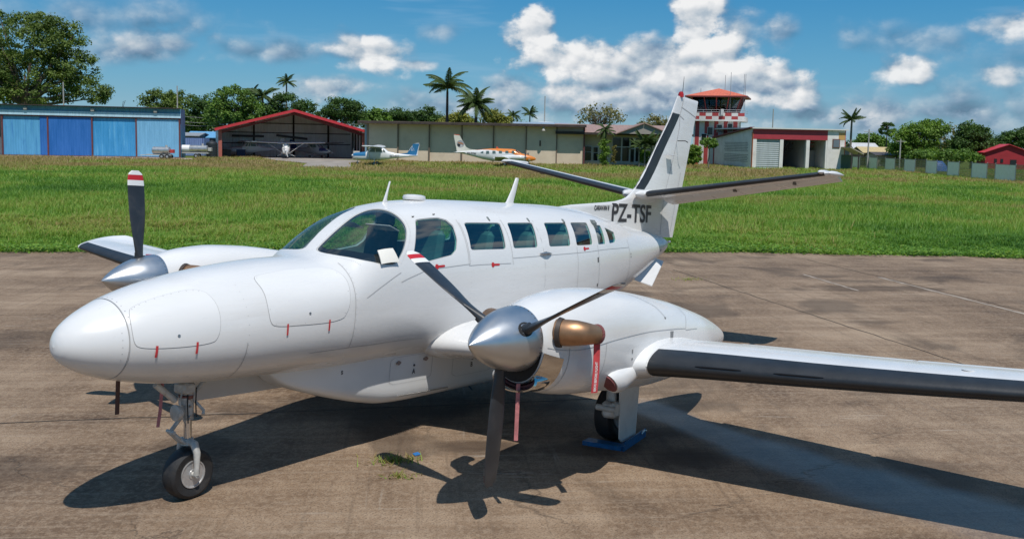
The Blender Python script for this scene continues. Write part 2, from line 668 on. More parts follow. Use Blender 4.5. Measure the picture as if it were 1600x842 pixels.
def ground_material():
    ma = bpy.data.materials.new('field_soil_and_turf')
    ma.use_nodes = True
    t = ma.node_tree
    b = t.nodes['Principled BSDF']
    g = NG(t)
    pos = g.n('ShaderNodeNewGeometry').outputs['Position']
    n = g.noise(pos, .12, 6.0, .6)
    n2 = g.noise(pos, 2.5, 6.0, .65)
    c = g.ramp(g.m('ADD', g.m('MULTIPLY', n, .6), g.m('MULTIPLY', n2, .4)), [(.35, (.08, .13, .02)), (.52, (.13, .17, .03)), (.68, (.18, .18, .045))])
    t.links.new(c, b.inputs['Base Color'])
    b.inputs['Roughness'].default_value = .95
    b.inputs['Specular IOR Level'].default_value = .1
    bp = g.n('ShaderNodeBump')
    bp.inputs['Strength'].default_value = .7
    bp.inputs['Distance'].default_value = .15
    t.links.new(n2, bp.inputs['Height'])
    t.links.new(bp.outputs[0], b.inputs['Normal'])
    return ma


def apron_material():
    ma = bpy.data.materials.new('worn_apron_concrete')
    ma.use_nodes = True
    t = ma.node_tree
    b = t.nodes['Principled BSDF']
    g = NG(t)
    pos = g.n('ShaderNodeNewGeometry').outputs['Position']
    ca, sa = math.cos(.87), math.sin(.87)                    # tracks run along the taxi line
    u = g.vm('DOT_PRODUCT', pos, (ca, -sa, 0))
    v = g.vm('DOT_PRODUCT', pos, (sa, ca, 0))
    along = g.comb(g.m('MULTIPLY', u, .18), g.m('MULTIPLY', v, 1.7), 0)
    along2 = g.comb(g.m('MULTIPLY', u, 1.6), g.m('MULTIPLY', v, .22), 4.0)
    big = g.noise(pos, .22, 3.0, .6)
    mid = g.noise(pos, 1.3, 4.0, .62, .6)
    strk = g.noise(along, 1.5, 5.0, .68)
    strk2 = g.noise(along2, 1.2, 5.0, .68)
    fine = g.noise(pos, 15.0, 4.0, .72)
    grit = g.noise(pos, 52.0, 2.0, .75)
    combl = g.noise(g.comb(g.m('MULTIPLY', u, .35), g.m('MULTIPLY', v, 11.0), 1.0), 1.0, 3.0, .7)
    combm = g.noise(g.comb(g.m('MULTIPLY', u, 11.0), g.m('MULTIPLY', v, .35), 6.0), 1.0, 3.0, .7)
    s = g.m('ADD', g.m('ADD', g.m('MULTIPLY', big, .40), g.m('MULTIPLY', mid, .20)), g.m('ADD', g.m('MULTIPLY', strk, .26), g.m('MULTIPLY', strk2, .14)))
    c = g.ramp(s, [(.39, (.074, .044, .026)), (.46, (.152, .099, .061)), (.52, (.220, .150, .096)), (.60, (.335, .245, .166))])
    c = g.mix(g.m('MULTIPLY', g.ss(fine, .44, .60), .40), c, (.34, .26, .185, 1))
    c = g.mix(g.m('MULTIPLY', g.ss(grit, .50, .64), .6), c, (.070, .048, .033, 1))
    c = g.mix(g.m('MULTIPLY', g.ss(combl, .5, .68), .30), c, (.30, .235, .175, 1))
    c = g.mix(g.m('MULTIPLY', g.ss(combm, .52, .68), .30), c, (.095, .066, .045, 1))
    # pale scuffs along the wheel tracks
    sc = g.m('MULTIPLY', g.ss(g.noise(g.comb(g.m('MULTIPLY', u, .7), g.m('MULTIPLY', v, 9.0), 2.0), 1.0, 4.0, .72), .58, .72), g.ss(g.noise(pos, .35, 2.0), .48, .62))
    c = g.mix(g.m('MULTIPLY', sc, .55), c, (.42, .37, .31, 1))
    sc2 = g.m('MULTIPLY', g.ss(g.noise(g.comb(g.m('MULTIPLY', u, 8.0), g.m('MULTIPLY', v, .6), 7.0), 1.0, 4.0, .72), .60, .72), g.ss(g.noise(pos, .3, 2.0), .50, .62))
    c = g.mix(g.m('MULTIPLY', sc2, .45), c, (.40, .35, .29, 1))
    # oil and damp stains
    st = g.ss(g.noise(pos, .42, 4.0, .55, .9), .54, .68)
    c = g.mix(g.m('MULTIPLY', st, .60), c, (.060, .042, .030, 1))
    for (sx, sy, rx, ry, k) in ((3.9, -1.15, .55, .22, .7), (4.5, -2.1, .7, .3, .6), (4.9, -3.1, .5, .35, .55), (.4, 2.2, 1.3, .5, .5), (2.1, 1.0, .6, .4, .5), (1.4, .2, .35, .2, .7), (5.6, -2.5, .6, .25, .5), (4.3, 0.5, 2.0, .8, .5), (18.2, -1.6, 2.2, .5, .6), (14, 6.5, 2.5, .7, .4)):
        dx = g.m('DIVIDE', g.vm('DOT_PRODUCT', g.vm('SUBTRACT', pos, (sx, sy, 0)), (ca, -sa, 0)), rx)
        dy = g.m('DIVIDE', g.vm('DOT_PRODUCT', g.vm('SUBTRACT', pos, (sx, sy, 0)), (sa, ca, 0)), ry)
        rr = g.m('SQRT', g.m('ADD', g.m('MULTIPLY', dx, dx), g.m('MULTIPLY', dy, dy)))
        rr = g.m('ADD', rr, g.m('MULTIPLY', g.m('SUBTRACT', mid, .5), 1.6))
        c = g.mix(g.m('MULTIPLY', g.m('SUBTRACT', 1.0, g.ss(rr, .5, 1.1)), k), c, (.055, .036, .024, 1))
    # smoother, glossier band added along the wing shadow for its blue sheen
    sheen_band = None
    for (x0, y0, x1, y1, w0) in ((6.35, -1.75, 5.6, -3.55, .30), (5.6, -3.55, 5.2, -4.8, .45), (5.2, -4.8, 4.9, -6.6, .62)):
        ddx, ddy = x1 - x0, y1 - y0
        L2 = ddx * ddx + ddy * ddy
        rel = g.vm('SUBTRACT', pos, (x0, y0, 0))
        tt = g.m('MULTIPLY', g.vm('DOT_PRODUCT', rel, (ddx, ddy, 0)), 1 / L2, clamp=True)
        q_ = g.vm('SUBTRACT', rel, g.vm('SCALE', (ddx, ddy, 0), tt))
        dd_ = g.m('DIVIDE', g.vm('LENGTH', q_), w0)
        sheen_band = dd_ if sheen_band is None else g.m('MINIMUM', sheen_band, dd_)
    sheen_band = g.m('SUBTRACT', 1.0, g.ss(g.m('ADD', sheen_band, g.m('MULTIPLY', g.m('SUBTRACT', mid, .5), .8)), .55, 1.25))
    # hairline cracks
    vo = g.n('ShaderNodeTexVoronoi', feature='DISTANCE_TO_EDGE')
    warp = g.vm('ADD', pos, g.vm('SCALE', g.comb(mid, strk, 0), 1.6))
    t.links.new(warp, vo.inputs['Vector'])
    vo.inputs['Scale'].default_value = .16
    ck = g.m('MULTIPLY', g.m('SUBTRACT', 1.0, g.ss(vo.outputs['Distance'], .0, .0045)), g.ss(g.noise(pos, .5, 3.0), .42, .55))
    c = g.mix(g.m('MULTIPLY', ck, .42), c, (.045, .033, .024, 1))
    t.links.new(c, b.inputs['Base Color'])
    t.links.new(g.m('MULTIPLY_ADD', sheen_band, .5, .3), b.inputs['Specular IOR Level'])
    t.links.new(g.m('ADD', g.m('MULTIPLY', fine, .2), g.m('SUBTRACT', .72, g.m('MULTIPLY', sheen_band, .42))), b.inputs['Roughness'])
    bp = g.n('ShaderNodeBump')
    bp.inputs['Strength'].default_value = .5
    bp.inputs['Distance'].default_value = .014
    t.links.new(g.m('ADD', g.m('MULTIPLY', grit, .7), g.m('SUBTRACT', fine, g.m('MULTIPLY', ck, 2.0))), bp.inputs['Height'])
    t.links.new(bp.outputs[0], b.inputs['Normal'])
    return ma


gm = MB()
gm.add([(-2500, -2500, -.06), (2500, -2500, -.06), (2500, 2500, -.06), (-2500, 2500, -.06)], [(0, 1, 2, 3)])
tag(gm.build('ground', ground_material()), kind='structure')
ap = MB()
back = [(40, -60), (-60, -60), (-60, 70)]
ap.v = [(p[0], p[1], 0.0) for p in EDGE] + [(q[0], q[1], 0.0) for q in back]
top = list(range(len(ap.v)))
ap.f, ap.mi, ap.sm = [tuple(top)], [0], [False]
nb = len(ap.v)
ap.v += [(p[0], p[1], -.12) for p in EDGE]
for i in range(len(EDGE) - 1):
    ap.f.append((i, i + 1, nb + i + 1, nb + i))
    ap.mi.append(0)
    ap.sm.append(False)
APM = apron_material()
apron = tag(ap.build('apron', APM), kind='structure')
JOINT = mat('joint_filler', (.035, .028, .022), .9, 0, .3, 12)
for (a, b) in (((17.9, 3.2), (9.6, -6.6)), ((22.5, 1.3), (15.0, -7.2)), ((-2.0, 6.4), (6.2, -1.2)), ((13.4, 8.6), (5.6, .2))):
    a, b = np.array(a), np.array(b)
    d = (b - a) / np.linalg.norm(b - a)
    nn_ = np.array([-d[1], d[0]])
    jm = MB()
    L, Rr = [], []
    for i in range(41):
        p = a + (b - a) * i / 40 + nn_ * rng.normal() * .012
        w_ = .008 + .006 * rng.random()
        L.append((*(p + nn_ * w_), .004))
        Rr.append((*(p - nn_ * w_), .004))
    jm.add(L + Rr, [(i, i + 1, 41 + i + 1, 41 + i) for i in range(40)])
    jm.build('joint', JOINT, apron)
PAINTL = mat('worn_white_line_paint', (.30, .25, .20), .8, 0, .35, 3, dirt=(.17, .125, .088), dscale=1.4, damt=1.0)
for (a, b, w_) in (((20.2, -1.2), (16.2, -5.4), .05), ((6.9, -8.3), (3.6, -7.6), .12), ((19.4, .4), (17.6, -1.4), .04)):
    a, b = np.array(a), np.array(b)
    d = (b - a) / np.linalg.norm(b - a)
    nn_ = np.array([-d[1], d[0]])
    jm = MB()
    L = [(*(a + (b - a) * i / 30 + nn_ * w_ * (.6 + .8 * rng.random())), .004) for i in range(31)]
    Rr = [(*(a + (b - a) * i / 30 - nn_ * w_ * (.6 + .8 * rng.random())), .004) for i in range(31)]
    jm.add(L + Rr, [(i, i + 1, 31 + i + 1, 31 + i) for i in range(30)])
    jm.build('paint_marking', PAINTL, apron)

# concrete taxi strip in front of the red hangar
strip = MB()
q = [gp(440, 118), gp(575, 118), gp(560, 128.5), gp(405, 134)]
q = [gp(470, 98), gp(548, 96), gp(548, 118), gp(570, 121), gp(560, 132), gp(408, 137), gp(430, 122), gp(480, 112)]
strip.add([(p[0], p[1], -.02) for p in q], [tuple(range(len(q)))])
tag(strip.build('taxiway', mat('pale_taxiway_concrete', (.27, .235, .20), .9, 0, .3, .6, world=True)), kind='structure')
strip = MB()
q = [gp(-60, 117), gp(300, 117), gp(300, 124), gp(-60, 124)]
strip.add([(p[0], p[1], -.02) for p in q], [tuple(range(len(q)))])
tag(strip.build('pavement', mat('hangar_forecourt_concrete', (.36, .30, .25), .9, 0, .3, .6, world=True)), kind='structure')


def edge_dist(P):
    """signed distance beyond the apron edge (positive on the grass side)"""
    best = np.full(len(P), 1e9)
    sgn = np.zeros(len(P))
    for a, b in zip(APRON[:-1], APRON[1:]):
        d = b - a
        L2 = d @ d
        t = np.clip(((P - a) @ d) / L2, 0, 1)
        c = a + t[:, None] * d
        q = P - c
        dist = np.hypot(q[:, 0], q[:, 1])
        s_ = np.sign(d[0] * (P[:, 1] - a[1]) - d[1] * (P[:, 0] - a[0]))
        u_ = dist < best
        best = np.where(u_, dist, best)
        sgn = np.where(u_, s_, sgn)
    return best * sgn


def lownoise(P, cell, seed):
    r2 = np.random.default_rng(seed)
    tab = r2.random((256, 256))
    q = P / cell
    i = np.floor(q).astype(int)
    f = q - i
    f = f * f * (3 - 2 * f)
    a = tab[i[:, 0] % 256, i[:, 1] % 256]
    b = tab[(i[:, 0] + 1) % 256, i[:, 1] % 256]
    c = tab[i[:, 0] % 256, (i[:, 1] + 1) % 256]
    d = tab[(i[:, 0] + 1) % 256, (i[:, 1] + 1) % 256]
    return (a * (1 - f[:, 0]) + b * f[:, 0]) * (1 - f[:, 1]) + (c * (1 - f[:, 0]) + d * f[:, 0]) * f[:, 1]


def on_strip(P):
    d = (P - CAM[:2]) @ FH[:2]
    s_ = (P - CAM[:2]) @ RH[:2]
    px = 800 + 1476 * s_ / d
    taxi = (d > 97) & (px > 470 - np.clip((d - 108) * 4, 0, 62)) & (px < 552 + np.clip((d - 116) * 3, 0, 14))
    fore = (d > 117) & (px < 305)
    return taxi | fore


def grass_material():
    ma = bpy.data.materials.new('grass_blades')
    ma.use_nodes = True
    t = ma.node_tree
    t.nodes.clear()
    g = NG(t)
    out = g.n('ShaderNodeOutputMaterial')
    at = g.n('ShaderNodeAttribute')
    at.attribute_name = 'tone'
    c = g.ramp(at.outputs['Fac'], [(.0, (.055, .150, .022)), (.20, (.125, .260, .034)), (.42, (.195, .335, .048)), (.60, (.275, .345, .068)), (.78, (.32, .25, .095)), (1.0, (.35, .25, .12))])
    df = g.n('ShaderNodeBsdfPrincipled')
    df.inputs['Roughness'].default_value = .5
    df.inputs['Specular IOR Level'].default_value = .3
    tl = g.n('ShaderNodeBsdfTranslucent')
    t.links.new(c, df.inputs['Base Color'])
    t.links.new(g.vm('MULTIPLY', c, (1.15, 1.2, .7)), tl.inputs[0])
    mx = g.n('ShaderNodeMixShader')
    mx.inputs[0].default_value = .40
    t.links.new(df.outputs[0], mx.inputs[1])
    t.links.new(tl.outputs[0], mx.inputs[2])
    t.links.new(mx.outputs[0], out.inputs[0])
    return ma


def make_grass():
    r2 = np.random.default_rng(11)
    V, T = [], []

    def band(d0, d1, n, per, h0, h1, wid, spread, two):
        # sample uniformly over the wedge in view, with a margin to both sides
        d = np.sqrt(r2.uniform(d0 * d0, d1 * d1, n))
        s_ = r2.uniform(-.66, .66, n) * d
        P = CAM[:2] + d[:, None] * FH[:2] + s_[:, None] * RH[:2]
        ed = edge_dist(P)
        keep = (ed > .05) & ~on_strip(P)
        clump = lownoise(P, 1.6, 2) * .55 + lownoise(P, .55, 5) * .45
        keep &= (r2.random(n) < .35 + .9 * clump)
        P, d, ed, clump = P[keep], d[keep], ed[keep], clump[keep]
        big = lownoise(P, 7.0, 3) * .6 + lownoise(P, 2.7, 8) * .4
        dry = np.clip((d - 70) / 20, 0, 1) * (.65 + .7 * lownoise(P, 9.0, 14))
        side = (P - CAM[:2]) @ RH[:2] / d
        dry = dry * np.where(side > .30, .55, 1.0)
        h = h0 + (h1 - h0) * np.clip(clump * 1.3 - .15 + .35 * (big - .5), 0, 1.2)
        h *= np.clip(.28 + ed / 2.6, .28, 1.0)
        n2_ = len(P)
        Pb = np.repeat(P, per, 0) + r2.normal(0, spread, (n2_ * per, 2))
        hb = np.repeat(h, per) * r2.uniform(.55, 1.25, n2_ * per)
        tb = np.repeat(np.clip(.34 + .95 * (big - .5), .03, .62) + .42 * dry + .26 * (clump - .5) + .25 * np.clip(lownoise(P, 14.0, 31) - .62, 0, 1) + r2.normal(0, .07, n2_), per) + r2.normal(0, .10, n2_ * per)
        tall = (r2.random(n2_ * per) < .035 + .10 * np.repeat(dry, per))
        tb = np.where(tall, tb + .25, tb)
        hb = np.where(tall, hb * 1.35, hb)
        db = np.repeat(d, per)
        a = r2.uniform(0, 2 * np.pi, n2_ * per)
        w_ = wid * (.6 + .8 * r2.random(n2_ * per)) * (db / ((d0 + d1) / 2)) ** .5
        lean = r2.uniform(.3, 1.7, n2_ * per) * hb
        ca, sa = np.cos(a), np.sin(a)
        lx, ly = np.cos(a + 1.3), np.sin(a + 1.3)
        z0 = np.full_like(hb, -.06)
        B0 = np.stack([Pb[:, 0] - ca * w_, Pb[:, 1] - sa * w_, z0], 1)
        B1 = np.stack([Pb[:, 0] + ca * w_, Pb[:, 1] + sa * w_, z0], 1)
        M1 = np.stack([Pb[:, 0] + ca * w_ * .7 + lx * lean * .35, Pb[:, 1] + sa * w_ * .7 + ly * lean * .35, hb * .62], 1)
        TP = np.stack([Pb[:, 0] + lx * lean, Pb[:, 1] + ly * lean, hb], 1)
        if two:
            M0 = np.stack([Pb[:, 0] - ca * w_ * .7 + lx * lean * .35, Pb[:, 1] - sa * w_ * .7 + ly * lean * .35, hb * .62], 1)
            q = np.stack([B0, B1, M1, M0, M1, TP], 1)
            V.append(('q', B0, B1, M1, M0, TP, tb))
        else:
            V.append(('t', B0, B1, TP, tb))

    band(17, 34, 34000, 9, .05, .26, .011, .09, True)
    band(34, 58, 36000, 9, .05, .28, .018, .15, False)
    band(58, 92, 38000, 8, .06, .30, .030, .24, False)
    band(92, 150, 34000, 7, .06, .34, .048, .34, False)
    tris, tone = [], []
    for q in V:
        if q[0] == 'q':
            _, B0, B1, M1, M0, TP, tb = q
            for tr in ((B0, B1, M1), (B0, M1, M0), (M0, M1, TP)):
                tris.append(np.stack(tr, 1).reshape(-1, 3))
                tone.append(np.repeat(tb, 3))
        else:
            _, B0, B1, TP, tb = q
            tris.append(np.stack((B0, B1, TP), 1).reshape(-1, 3))
            tone.append(np.repeat(tb, 3))
    V_ = np.concatenate(tris)
    print('grass tris', len(V_) // 3)
    o = raw_mesh('grass', V_, None, 3, grass_material(), None, np.clip(np.concatenate(tone), 0, 1))
    tag(o, 'tall green field grass growing behind the apron', 'grass', kind='stuff')

    # creeping broad-leaved weeds along the edge of the concrete
    E_ = EDGE[(EDGE[:, 0] > 2) & (EDGE[:, 0] < 40)]
    n = 36000
    i = r2.integers(0, len(E_), n)
    P = E_[i] + np.abs(r2.normal(0, .55, n))[:, None] * np.array([.70, .71]) * 1.0 - np.array([.70, .71]) * (.15 + .35 * np.clip(lownoise(E_[i], 1.7, 41) - .5, 0, 1))[:, None] + r2.normal(0, .14, (n, 2))
    cl = lownoise(P, .9, 21)
    k = r2.random(n) < .15 + 1.1 * cl
    P, cl = P[k], cl[k]
    n = len(P)
    z = r2.uniform(.0, .20, n) * (.4 + cl)
    a = r2.uniform(0, 2 * np.pi, n)
    s_ = r2.uniform(.025, .055, n)
    tilt = r2.uniform(-.6, .6, n)
    e1 = np.stack([np.cos(a), np.sin(a), tilt * .5], 1) * s_[:, None]
    e2 = np.stack([-np.sin(a), np.cos(a), tilt], 1) * s_[:, None] * .8
    c = np.stack([P[:, 0], P[:, 1], z + .01], 1)
    Q = np.stack([c - e1, c - e2 * .9, c + e1, c + e2 * .9], 1).reshape(-1, 3)
    tn = np.repeat(np.clip(r2.normal(.30, .12, n), 0, 1), 4)
    o = raw_mesh('creeping_weeds', Q, None, 4, grass_material(), None, tn)
    tag(o, 'low bright green creeping weeds along the apron edge', 'weeds', kind='stuff')


make_grass()

# ------------------------------------------------------------------ the white twin turboprop
# airframe coordinates: x aft from the nose, y to starboard, z up; the aeroplane sits nose high on its gear
AL = .073
FST=np.array([
(-.06,.00,1.165,1.165,1.165,2.0,2.0),
(-.05,.055,1.22,1.11,1.165,2.0,2.0),
(-.01,.13,1.295,1.05,1.17,2.0,2.0),
(.06,.20,1.36,.995,1.17,2.0,2.0),
(.20,.295,1.445,.925,1.175,2.0,2.0),
(.45,.41,1.55,.85,1.18,2.05,2.05),
(.80,.51,1.645,.79,1.19,2.1,2.15),
(1.3,.595,1.735,.755,1.22,2.15,2.25),
(1.9,.655,1.80,.745,1.28,2.2,2.4),
(2.3,.69,1.82,.74,1.33,2.35,2.5),
(2.47,.705,1.865,.74,1.36,2.5,2.6),
(2.6,.712,1.965,.735,1.375,2.6,2.6),
(2.75,.72,2.08,.73,1.39,2.7,2.6),
(3.05,.735,2.25,.73,1.43,2.6,2.6),
(3.4,.745,2.345,.72,1.46,2.35,2.6),
(3.8,.75,2.40,.71,1.48,2.3,2.6),
(4.4,.755,2.43,.70,1.5,2.3,2.6),
(5.2,.755,2.435,.70,1.5,2.3,2.6),
(6.4,.745,2.435,.72,1.5,2.3,2.6),
(7.2,.69,2.41,.83,1.57,2.25,2.4),
(8.0,.585,2.315,1.02,1.66,2.15,2.3),
(9.0,.42,2.165,1.31,1.76,2.1,2.15),
(9.8,.27,2.07,1.58,1.84,2.,2.),
(10.3,.15,2.0,1.77,1.885,2.,2.),
(10.42,.09,1.96,1.83,1.895,2.,2.)])

FF = [pchip(FST[:, 0], FST[:, k]) for k in range(1, 7)]


def S(x, th):
    """skin point; th in degrees: 0 top, 90 port side, 180 keel"""
    x = np.asarray(x, float)
    th = np.radians(np.asarray(th, float))
    w, zt, zb, zc, nt_, nb_ = [f(x) for f in FF]
    c, s = np.cos(th), np.sin(th)
    up = c >= 0
    n = np.where(up, nt_, nb_)
    h = np.where(up, zt - zc, zc - zb)
    y = -w * np.sign(s) * np.abs(s) ** (2 / n)
    z = zc + h * np.sign(c) * np.abs(c) ** (2 / n)
    return np.stack(np.broadcast_arrays(x, y, z), -1)


def SN(x, th):
    e, k = .004, .4
    a = S(x + e, th) - S(x - e, th)
    b = S(x, th + k) - S(x, th - k)
    n = np.cross(b, a)
    n = n / (np.linalg.norm(n, axis=-1, keepdims=True) + 1e-12)
    c = S(x, th) - np.stack(np.broadcast_arrays(x, 0.0, FF[3](x)), -1)
    return n * np.sign((n * c).sum(-1, keepdims=True))


plane = thing('turboprop_aeroplane', 'large white twin-engined turboprop with black propellers parked on the concrete', 'aeroplane', (5, 0, 0))
plane.rotation_euler = (0, AL, 0)


def w2l(p):
    x, z = p[0] - 5, p[2]
    return np.array([5 + x * math.cos(AL) - z * math.sin(AL), p[1], z * math.cos(AL) + x * math.sin(AL)])


def ab(mb, name, mats, parent=plane, sharp=True):
    """build an airframe part (airframe x runs from the nose; the root stands 5 m aft of it)"""
    mb.v = [(p[0] - 5, p[1], p[2]) for p in mb.v]
    return mb.build(name, mats, parent, sharp)


def rounded(pts, it=3, k=.25):
    p = np.asarray(pts, float)
    for _ in range(it):
        q = np.roll(p, -1, 0)
        p = np.stack([p * (1 - k) + q * k, p * k + q * (1 - k)], 1).reshape(-1, 2)
    return p


def dens(pts, n):
    p = np.asarray(pts, float)
    out = []
    for a, b in zip(p, np.roll(p, -1, 0)):
        for i in range(n):
            out.append(a + (b - a) * i / n)
    return np.array(out)


def patch(out, off, rings=7):
    """patch of skin inside a closed (x, th) outline, lifted by off"""
    c = out.mean(0)
    vs = [S(c[0], c[1]) + SN(c[0], c[1]) * off]
    n = len(out)
    for k in range(1, rings + 1):
        q = c + (out - c) * k / rings
        vs += list(S(q[:, 0], q[:, 1]) + SN(q[:, 0], q[:, 1]) * off)
    fs = [(0, 1 + i, 1 + (i + 1) % n) for i in range(n)]
    for k in range(rings - 1):
        b0, b1 = 1 + k * n, 1 + (k + 1) * n
        fs += [(b0 + i, b1 + i, b1 + (i + 1) % n, b0 + (i + 1) % n) for i in range(n)]
    return vs, fs, 1 + (rings - 1) * n, n


def slab_patch(out, o1, o0, rings=7):
    """closed thin body between two lifted patches"""
    v1, f1, b1, n = patch(out, o1, rings)
    v0, f0, b0, _ = patch(out, o0, rings)
    k = len(v1)
    fs = list(f1) + [tuple(k + i for i in reversed(f)) for f in f0]
    fs += [(b1 + i, k + b0 + i, k + b0 + (i + 1) % n, b1 + (i + 1) % n) for i in range(n)]
    return v1 + v0, fs


def mir(out):
    return np.stack([out[:, 0], -out[:, 1]], 1)[::-1]


def win(pts, it=3, k=.18, n=4):
    return rounded(dens(pts, 5), 2, .25) if it >= 3 else dens(rounded(pts, it, k), n)


# outlines read off the aeroplane, (x, angle round the hull)
WSCR = rounded([(2.47, 3.2), (2.60, 3.2), (2.78, 3.2), (3.05, 3.4), (3.20, 4.2), (3.29, 10), (3.325, 20), (3.335, 33), (3.31, 43), (3.23, 52.5), (3.14, 61), (3.03, 68), (2.96, 70), (2.78, 63.5), (2.62, 49), (2.51, 27)], 2)
SIDEW = rounded(dens([(3.50, 35.5), (3.86, 36.2), (3.975, 39.5), (4.03, 46), (4.005, 58), (3.95, 65.5), (3.86, 69.0), (3.44, 71.5), (3.25, 65.5)], 4), 3)
CABW = [win([(4.23, 43.4), (4.92, 43.3), (4.86, 66.9), (4.19, 66.9)]),
        win([(5.06, 43.1), (5.61, 42.3), (5.53, 66.0), (5.01, 66.5)]),
        win([(5.87, 42.2), (6.41, 41.4), (6.31, 65.2), (5.79, 65.6)]),
        win([(6.53, 41.1), (7.02, 40.3), (6.92, 65.3), (6.46, 65.0)]),
        win([(7.17, 42.9), (7.42, 42.7), (7.33, 65.7), (7.09, 65.8)]),
        win([(7.52, 45.0), (7.80, 50.0), (7.76, 60.0), (7.68, 64.0), (7.47, 65.2)])]


def build_hull():
    xs = np.unique(np.concatenate([np.linspace(.345, 2.2, 34), np.linspace(2.2, 3.5, 40), np.linspace(3.5, 8, 60), np.linspace(8, 10.42, 34)]))
    na = 120
    th = np.arange(na) * 360.0 / na
    mb = MB()
    mb.loft([S(np.full(na, x), th) for x in xs], 0, True)
    xi = np.unique(np.concatenate([np.linspace(2.30, 3.5, 18), np.linspace(3.5, 8.3, 40)]))
    rings = []
    for x in xi:
        ring = S(np.full(60, x), np.arange(60) * 6.0) - SN(np.full(60, x), np.arange(60) * 6.0) * .035
        rings.append(ring[::-1])
    n0 = len(mb.f)
    b = len(mb.v)
    mb.loft(rings, 1, True)
    me = bpy.data.meshes.new('hull_raw')
    me.from_pydata(mb.v, [], mb.f)
    for q in (WHITE, INLINER):
        me.materials.append(q)
    me.polygons.foreach_set('material_index', mb.mi)
    me.update()
    bm = bmesh.new()
    bm.from_mesh(me)
    bm.faces.ensure_lookup_table()
    outer = [f for f in bm.faces if f.material_index == 0]
    inner = [f for f in bm.faces if f.material_index == 1]
    bmesh.ops.recalc_face_normals(bm, faces=outer)
    bmesh.ops.recalc_face_normals(bm, faces=inner)
    bmesh.ops.reverse_faces(bm, faces=inner)
    bm.to_mesh(me)
    bm.free()
    raw = link('hull_raw', me)
    cut = MB()
    for out in [WSCR, SIDEW] + CABW:
        for o in (out, mir(out)):
            vs, fs = slab_patch(o, .05, -.09, 5)
            cut.add(vs, fs, 0)
    cme = cut.mesh('cut_raw', WHITE)
    co = link('cut_raw', cme)
    md = raw.modifiers.new('b', 'BOOLEAN')
    md.operation = 'DIFFERENCE'
    md.solver = 'EXACT'
    md.object = co
    dg = bpy.context.evaluated_depsgraph_get()
    res = bpy.data.meshes.new_from_object(raw.evaluated_get(dg))
    bpy.data.objects.remove(raw, do_unlink=True)
    bpy.data.objects.remove(co, do_unlink=True)
    res.name = 'fuselage'
    # true skin normals so that the cut-outs leave no shading seams
    nv = len(res.vertices)
    cof = np.empty(nv * 3)
    res.vertices.foreach_get('co', cof)
    V = cof.reshape(-1, 3)
    w, zt, zb, zc, nt_, nb_ = [f(V[:, 0]) for f in FF]
    dz = V[:, 2] - zc
    up = dz >= 0
    n = np.where(up, nt_, nb_)
    h = np.where(up, zt - zc, zc - zb)
    th = np.degrees(np.arctan2(-np.sign(V[:, 1]) * (np.abs(V[:, 1]) / w) ** (n / 2), np.sign(dz) * (np.abs(dz) / h) ** (n / 2)))
    ana = SN(V[:, 0], th)
    nl = []
    res.polygons.foreach_set('use_smooth', [True] * len(res.polygons))
    for p in res.polygons:
        fn = np.array(p.normal)
        for li in p.loop_indices:
            vi = res.loops[li].vertex_index
            a = ana[vi]
            d = a @ fn
            if d > .85:
                nl.append(a)
            elif d < -.85:
                nl.append(-a)
            else:
                nl.append(fn)
    res.transform(Matrix.Translation((-5, 0, 0)))
    res.normals_split_custom_set([tuple(q) for q in nl])
    return link('fuselage', res, plane)


hull = build_hull()

# radome
mb = MB()
xs = np.concatenate([-.0595 + .4 * np.linspace(0, 1, 40) ** 2.2])
mb.loft([S(np.full(72, x), np.arange(72) * 5.0) for x in xs], 0, True)
ab(mb, 'radome', mat('radome_paint', (.66, .66, .655), .30, 0, .03, 2, coat=.3, dirt=(.6, .58, .55), dscale=5, damt=.2), plane)

# glazing, one pane for each opening
for nm, out, gm_ in [('windscreen', WSCR, WGLASS), ('cockpit_window', SIDEW, GLASS)] + [('cabin_window', c, GLASS) for c in CABW]:
    for o in (out, mir(out)):
        v, f, _, _ = patch(o, -.010, 7)
        p = MB()
        p.add(v, f, 0, True)
        pane = ab(p, nm, gm_, hull, False)
        # rubber seal round the pane
        n = len(o)
        c_ = o.mean(0)
        a_ = c_ + (o - c_) * 1.004
        b_ = o + (c_ - o) * (.035 if nm != 'windscreen' else .022)
        vs = list(S(a_[:, 0], a_[:, 1]) - SN(a_[:, 0], a_[:, 1]) * .005) + list(S(b_[:, 0], b_[:, 1]) - SN(b_[:, 0], b_[:, 1]) * .007)
        p = MB()
        p.add(vs, [(i, (i + 1) % n, n + (i + 1) % n, n + i) for i in range(n)], 0, False)
        ab(p, 'window_seal', GREYSEAM if nm != 'windscreen' else mat('windscreen_sealant', (.42, .42, .41), .6), hull)


def ribbon(path, w=.006, off=.0022, nsub=8, closed=False):
    """thin strip following the skin"""
    p = np.asarray(path, float)
    q = []
    segs = list(zip(p[:-1], p[1:])) + ([(p[-1], p[0])] if closed else [])
    for a, b in segs:
        for i in range(nsub):
            q.append(a + (b - a) * i / nsub)
    if not closed:
        q.append(p[-1])
    q = np.array(q)
    P = S(q[:, 0], q[:, 1])
    N = SN(q[:, 0], q[:, 1])
    T = np.gradient(P, axis=0)
    if closed:
        T = np.roll(P, -1, 0) - np.roll(P, 1, 0)
    T /= np.linalg.norm(T, axis=1, keepdims=True) + 1e-9
    B = np.cross(N, T)
    a, b = P + N * off + B * w / 2, P + N * off - B * w / 2
    n = len(q)
    mb = MB()
    m_ = n if closed else n - 1
    mb.add(list(a) + list(b), [(i, (i + 1) % n, n + (i + 1) % n, n + i) for i in range(m_)])
    return mb


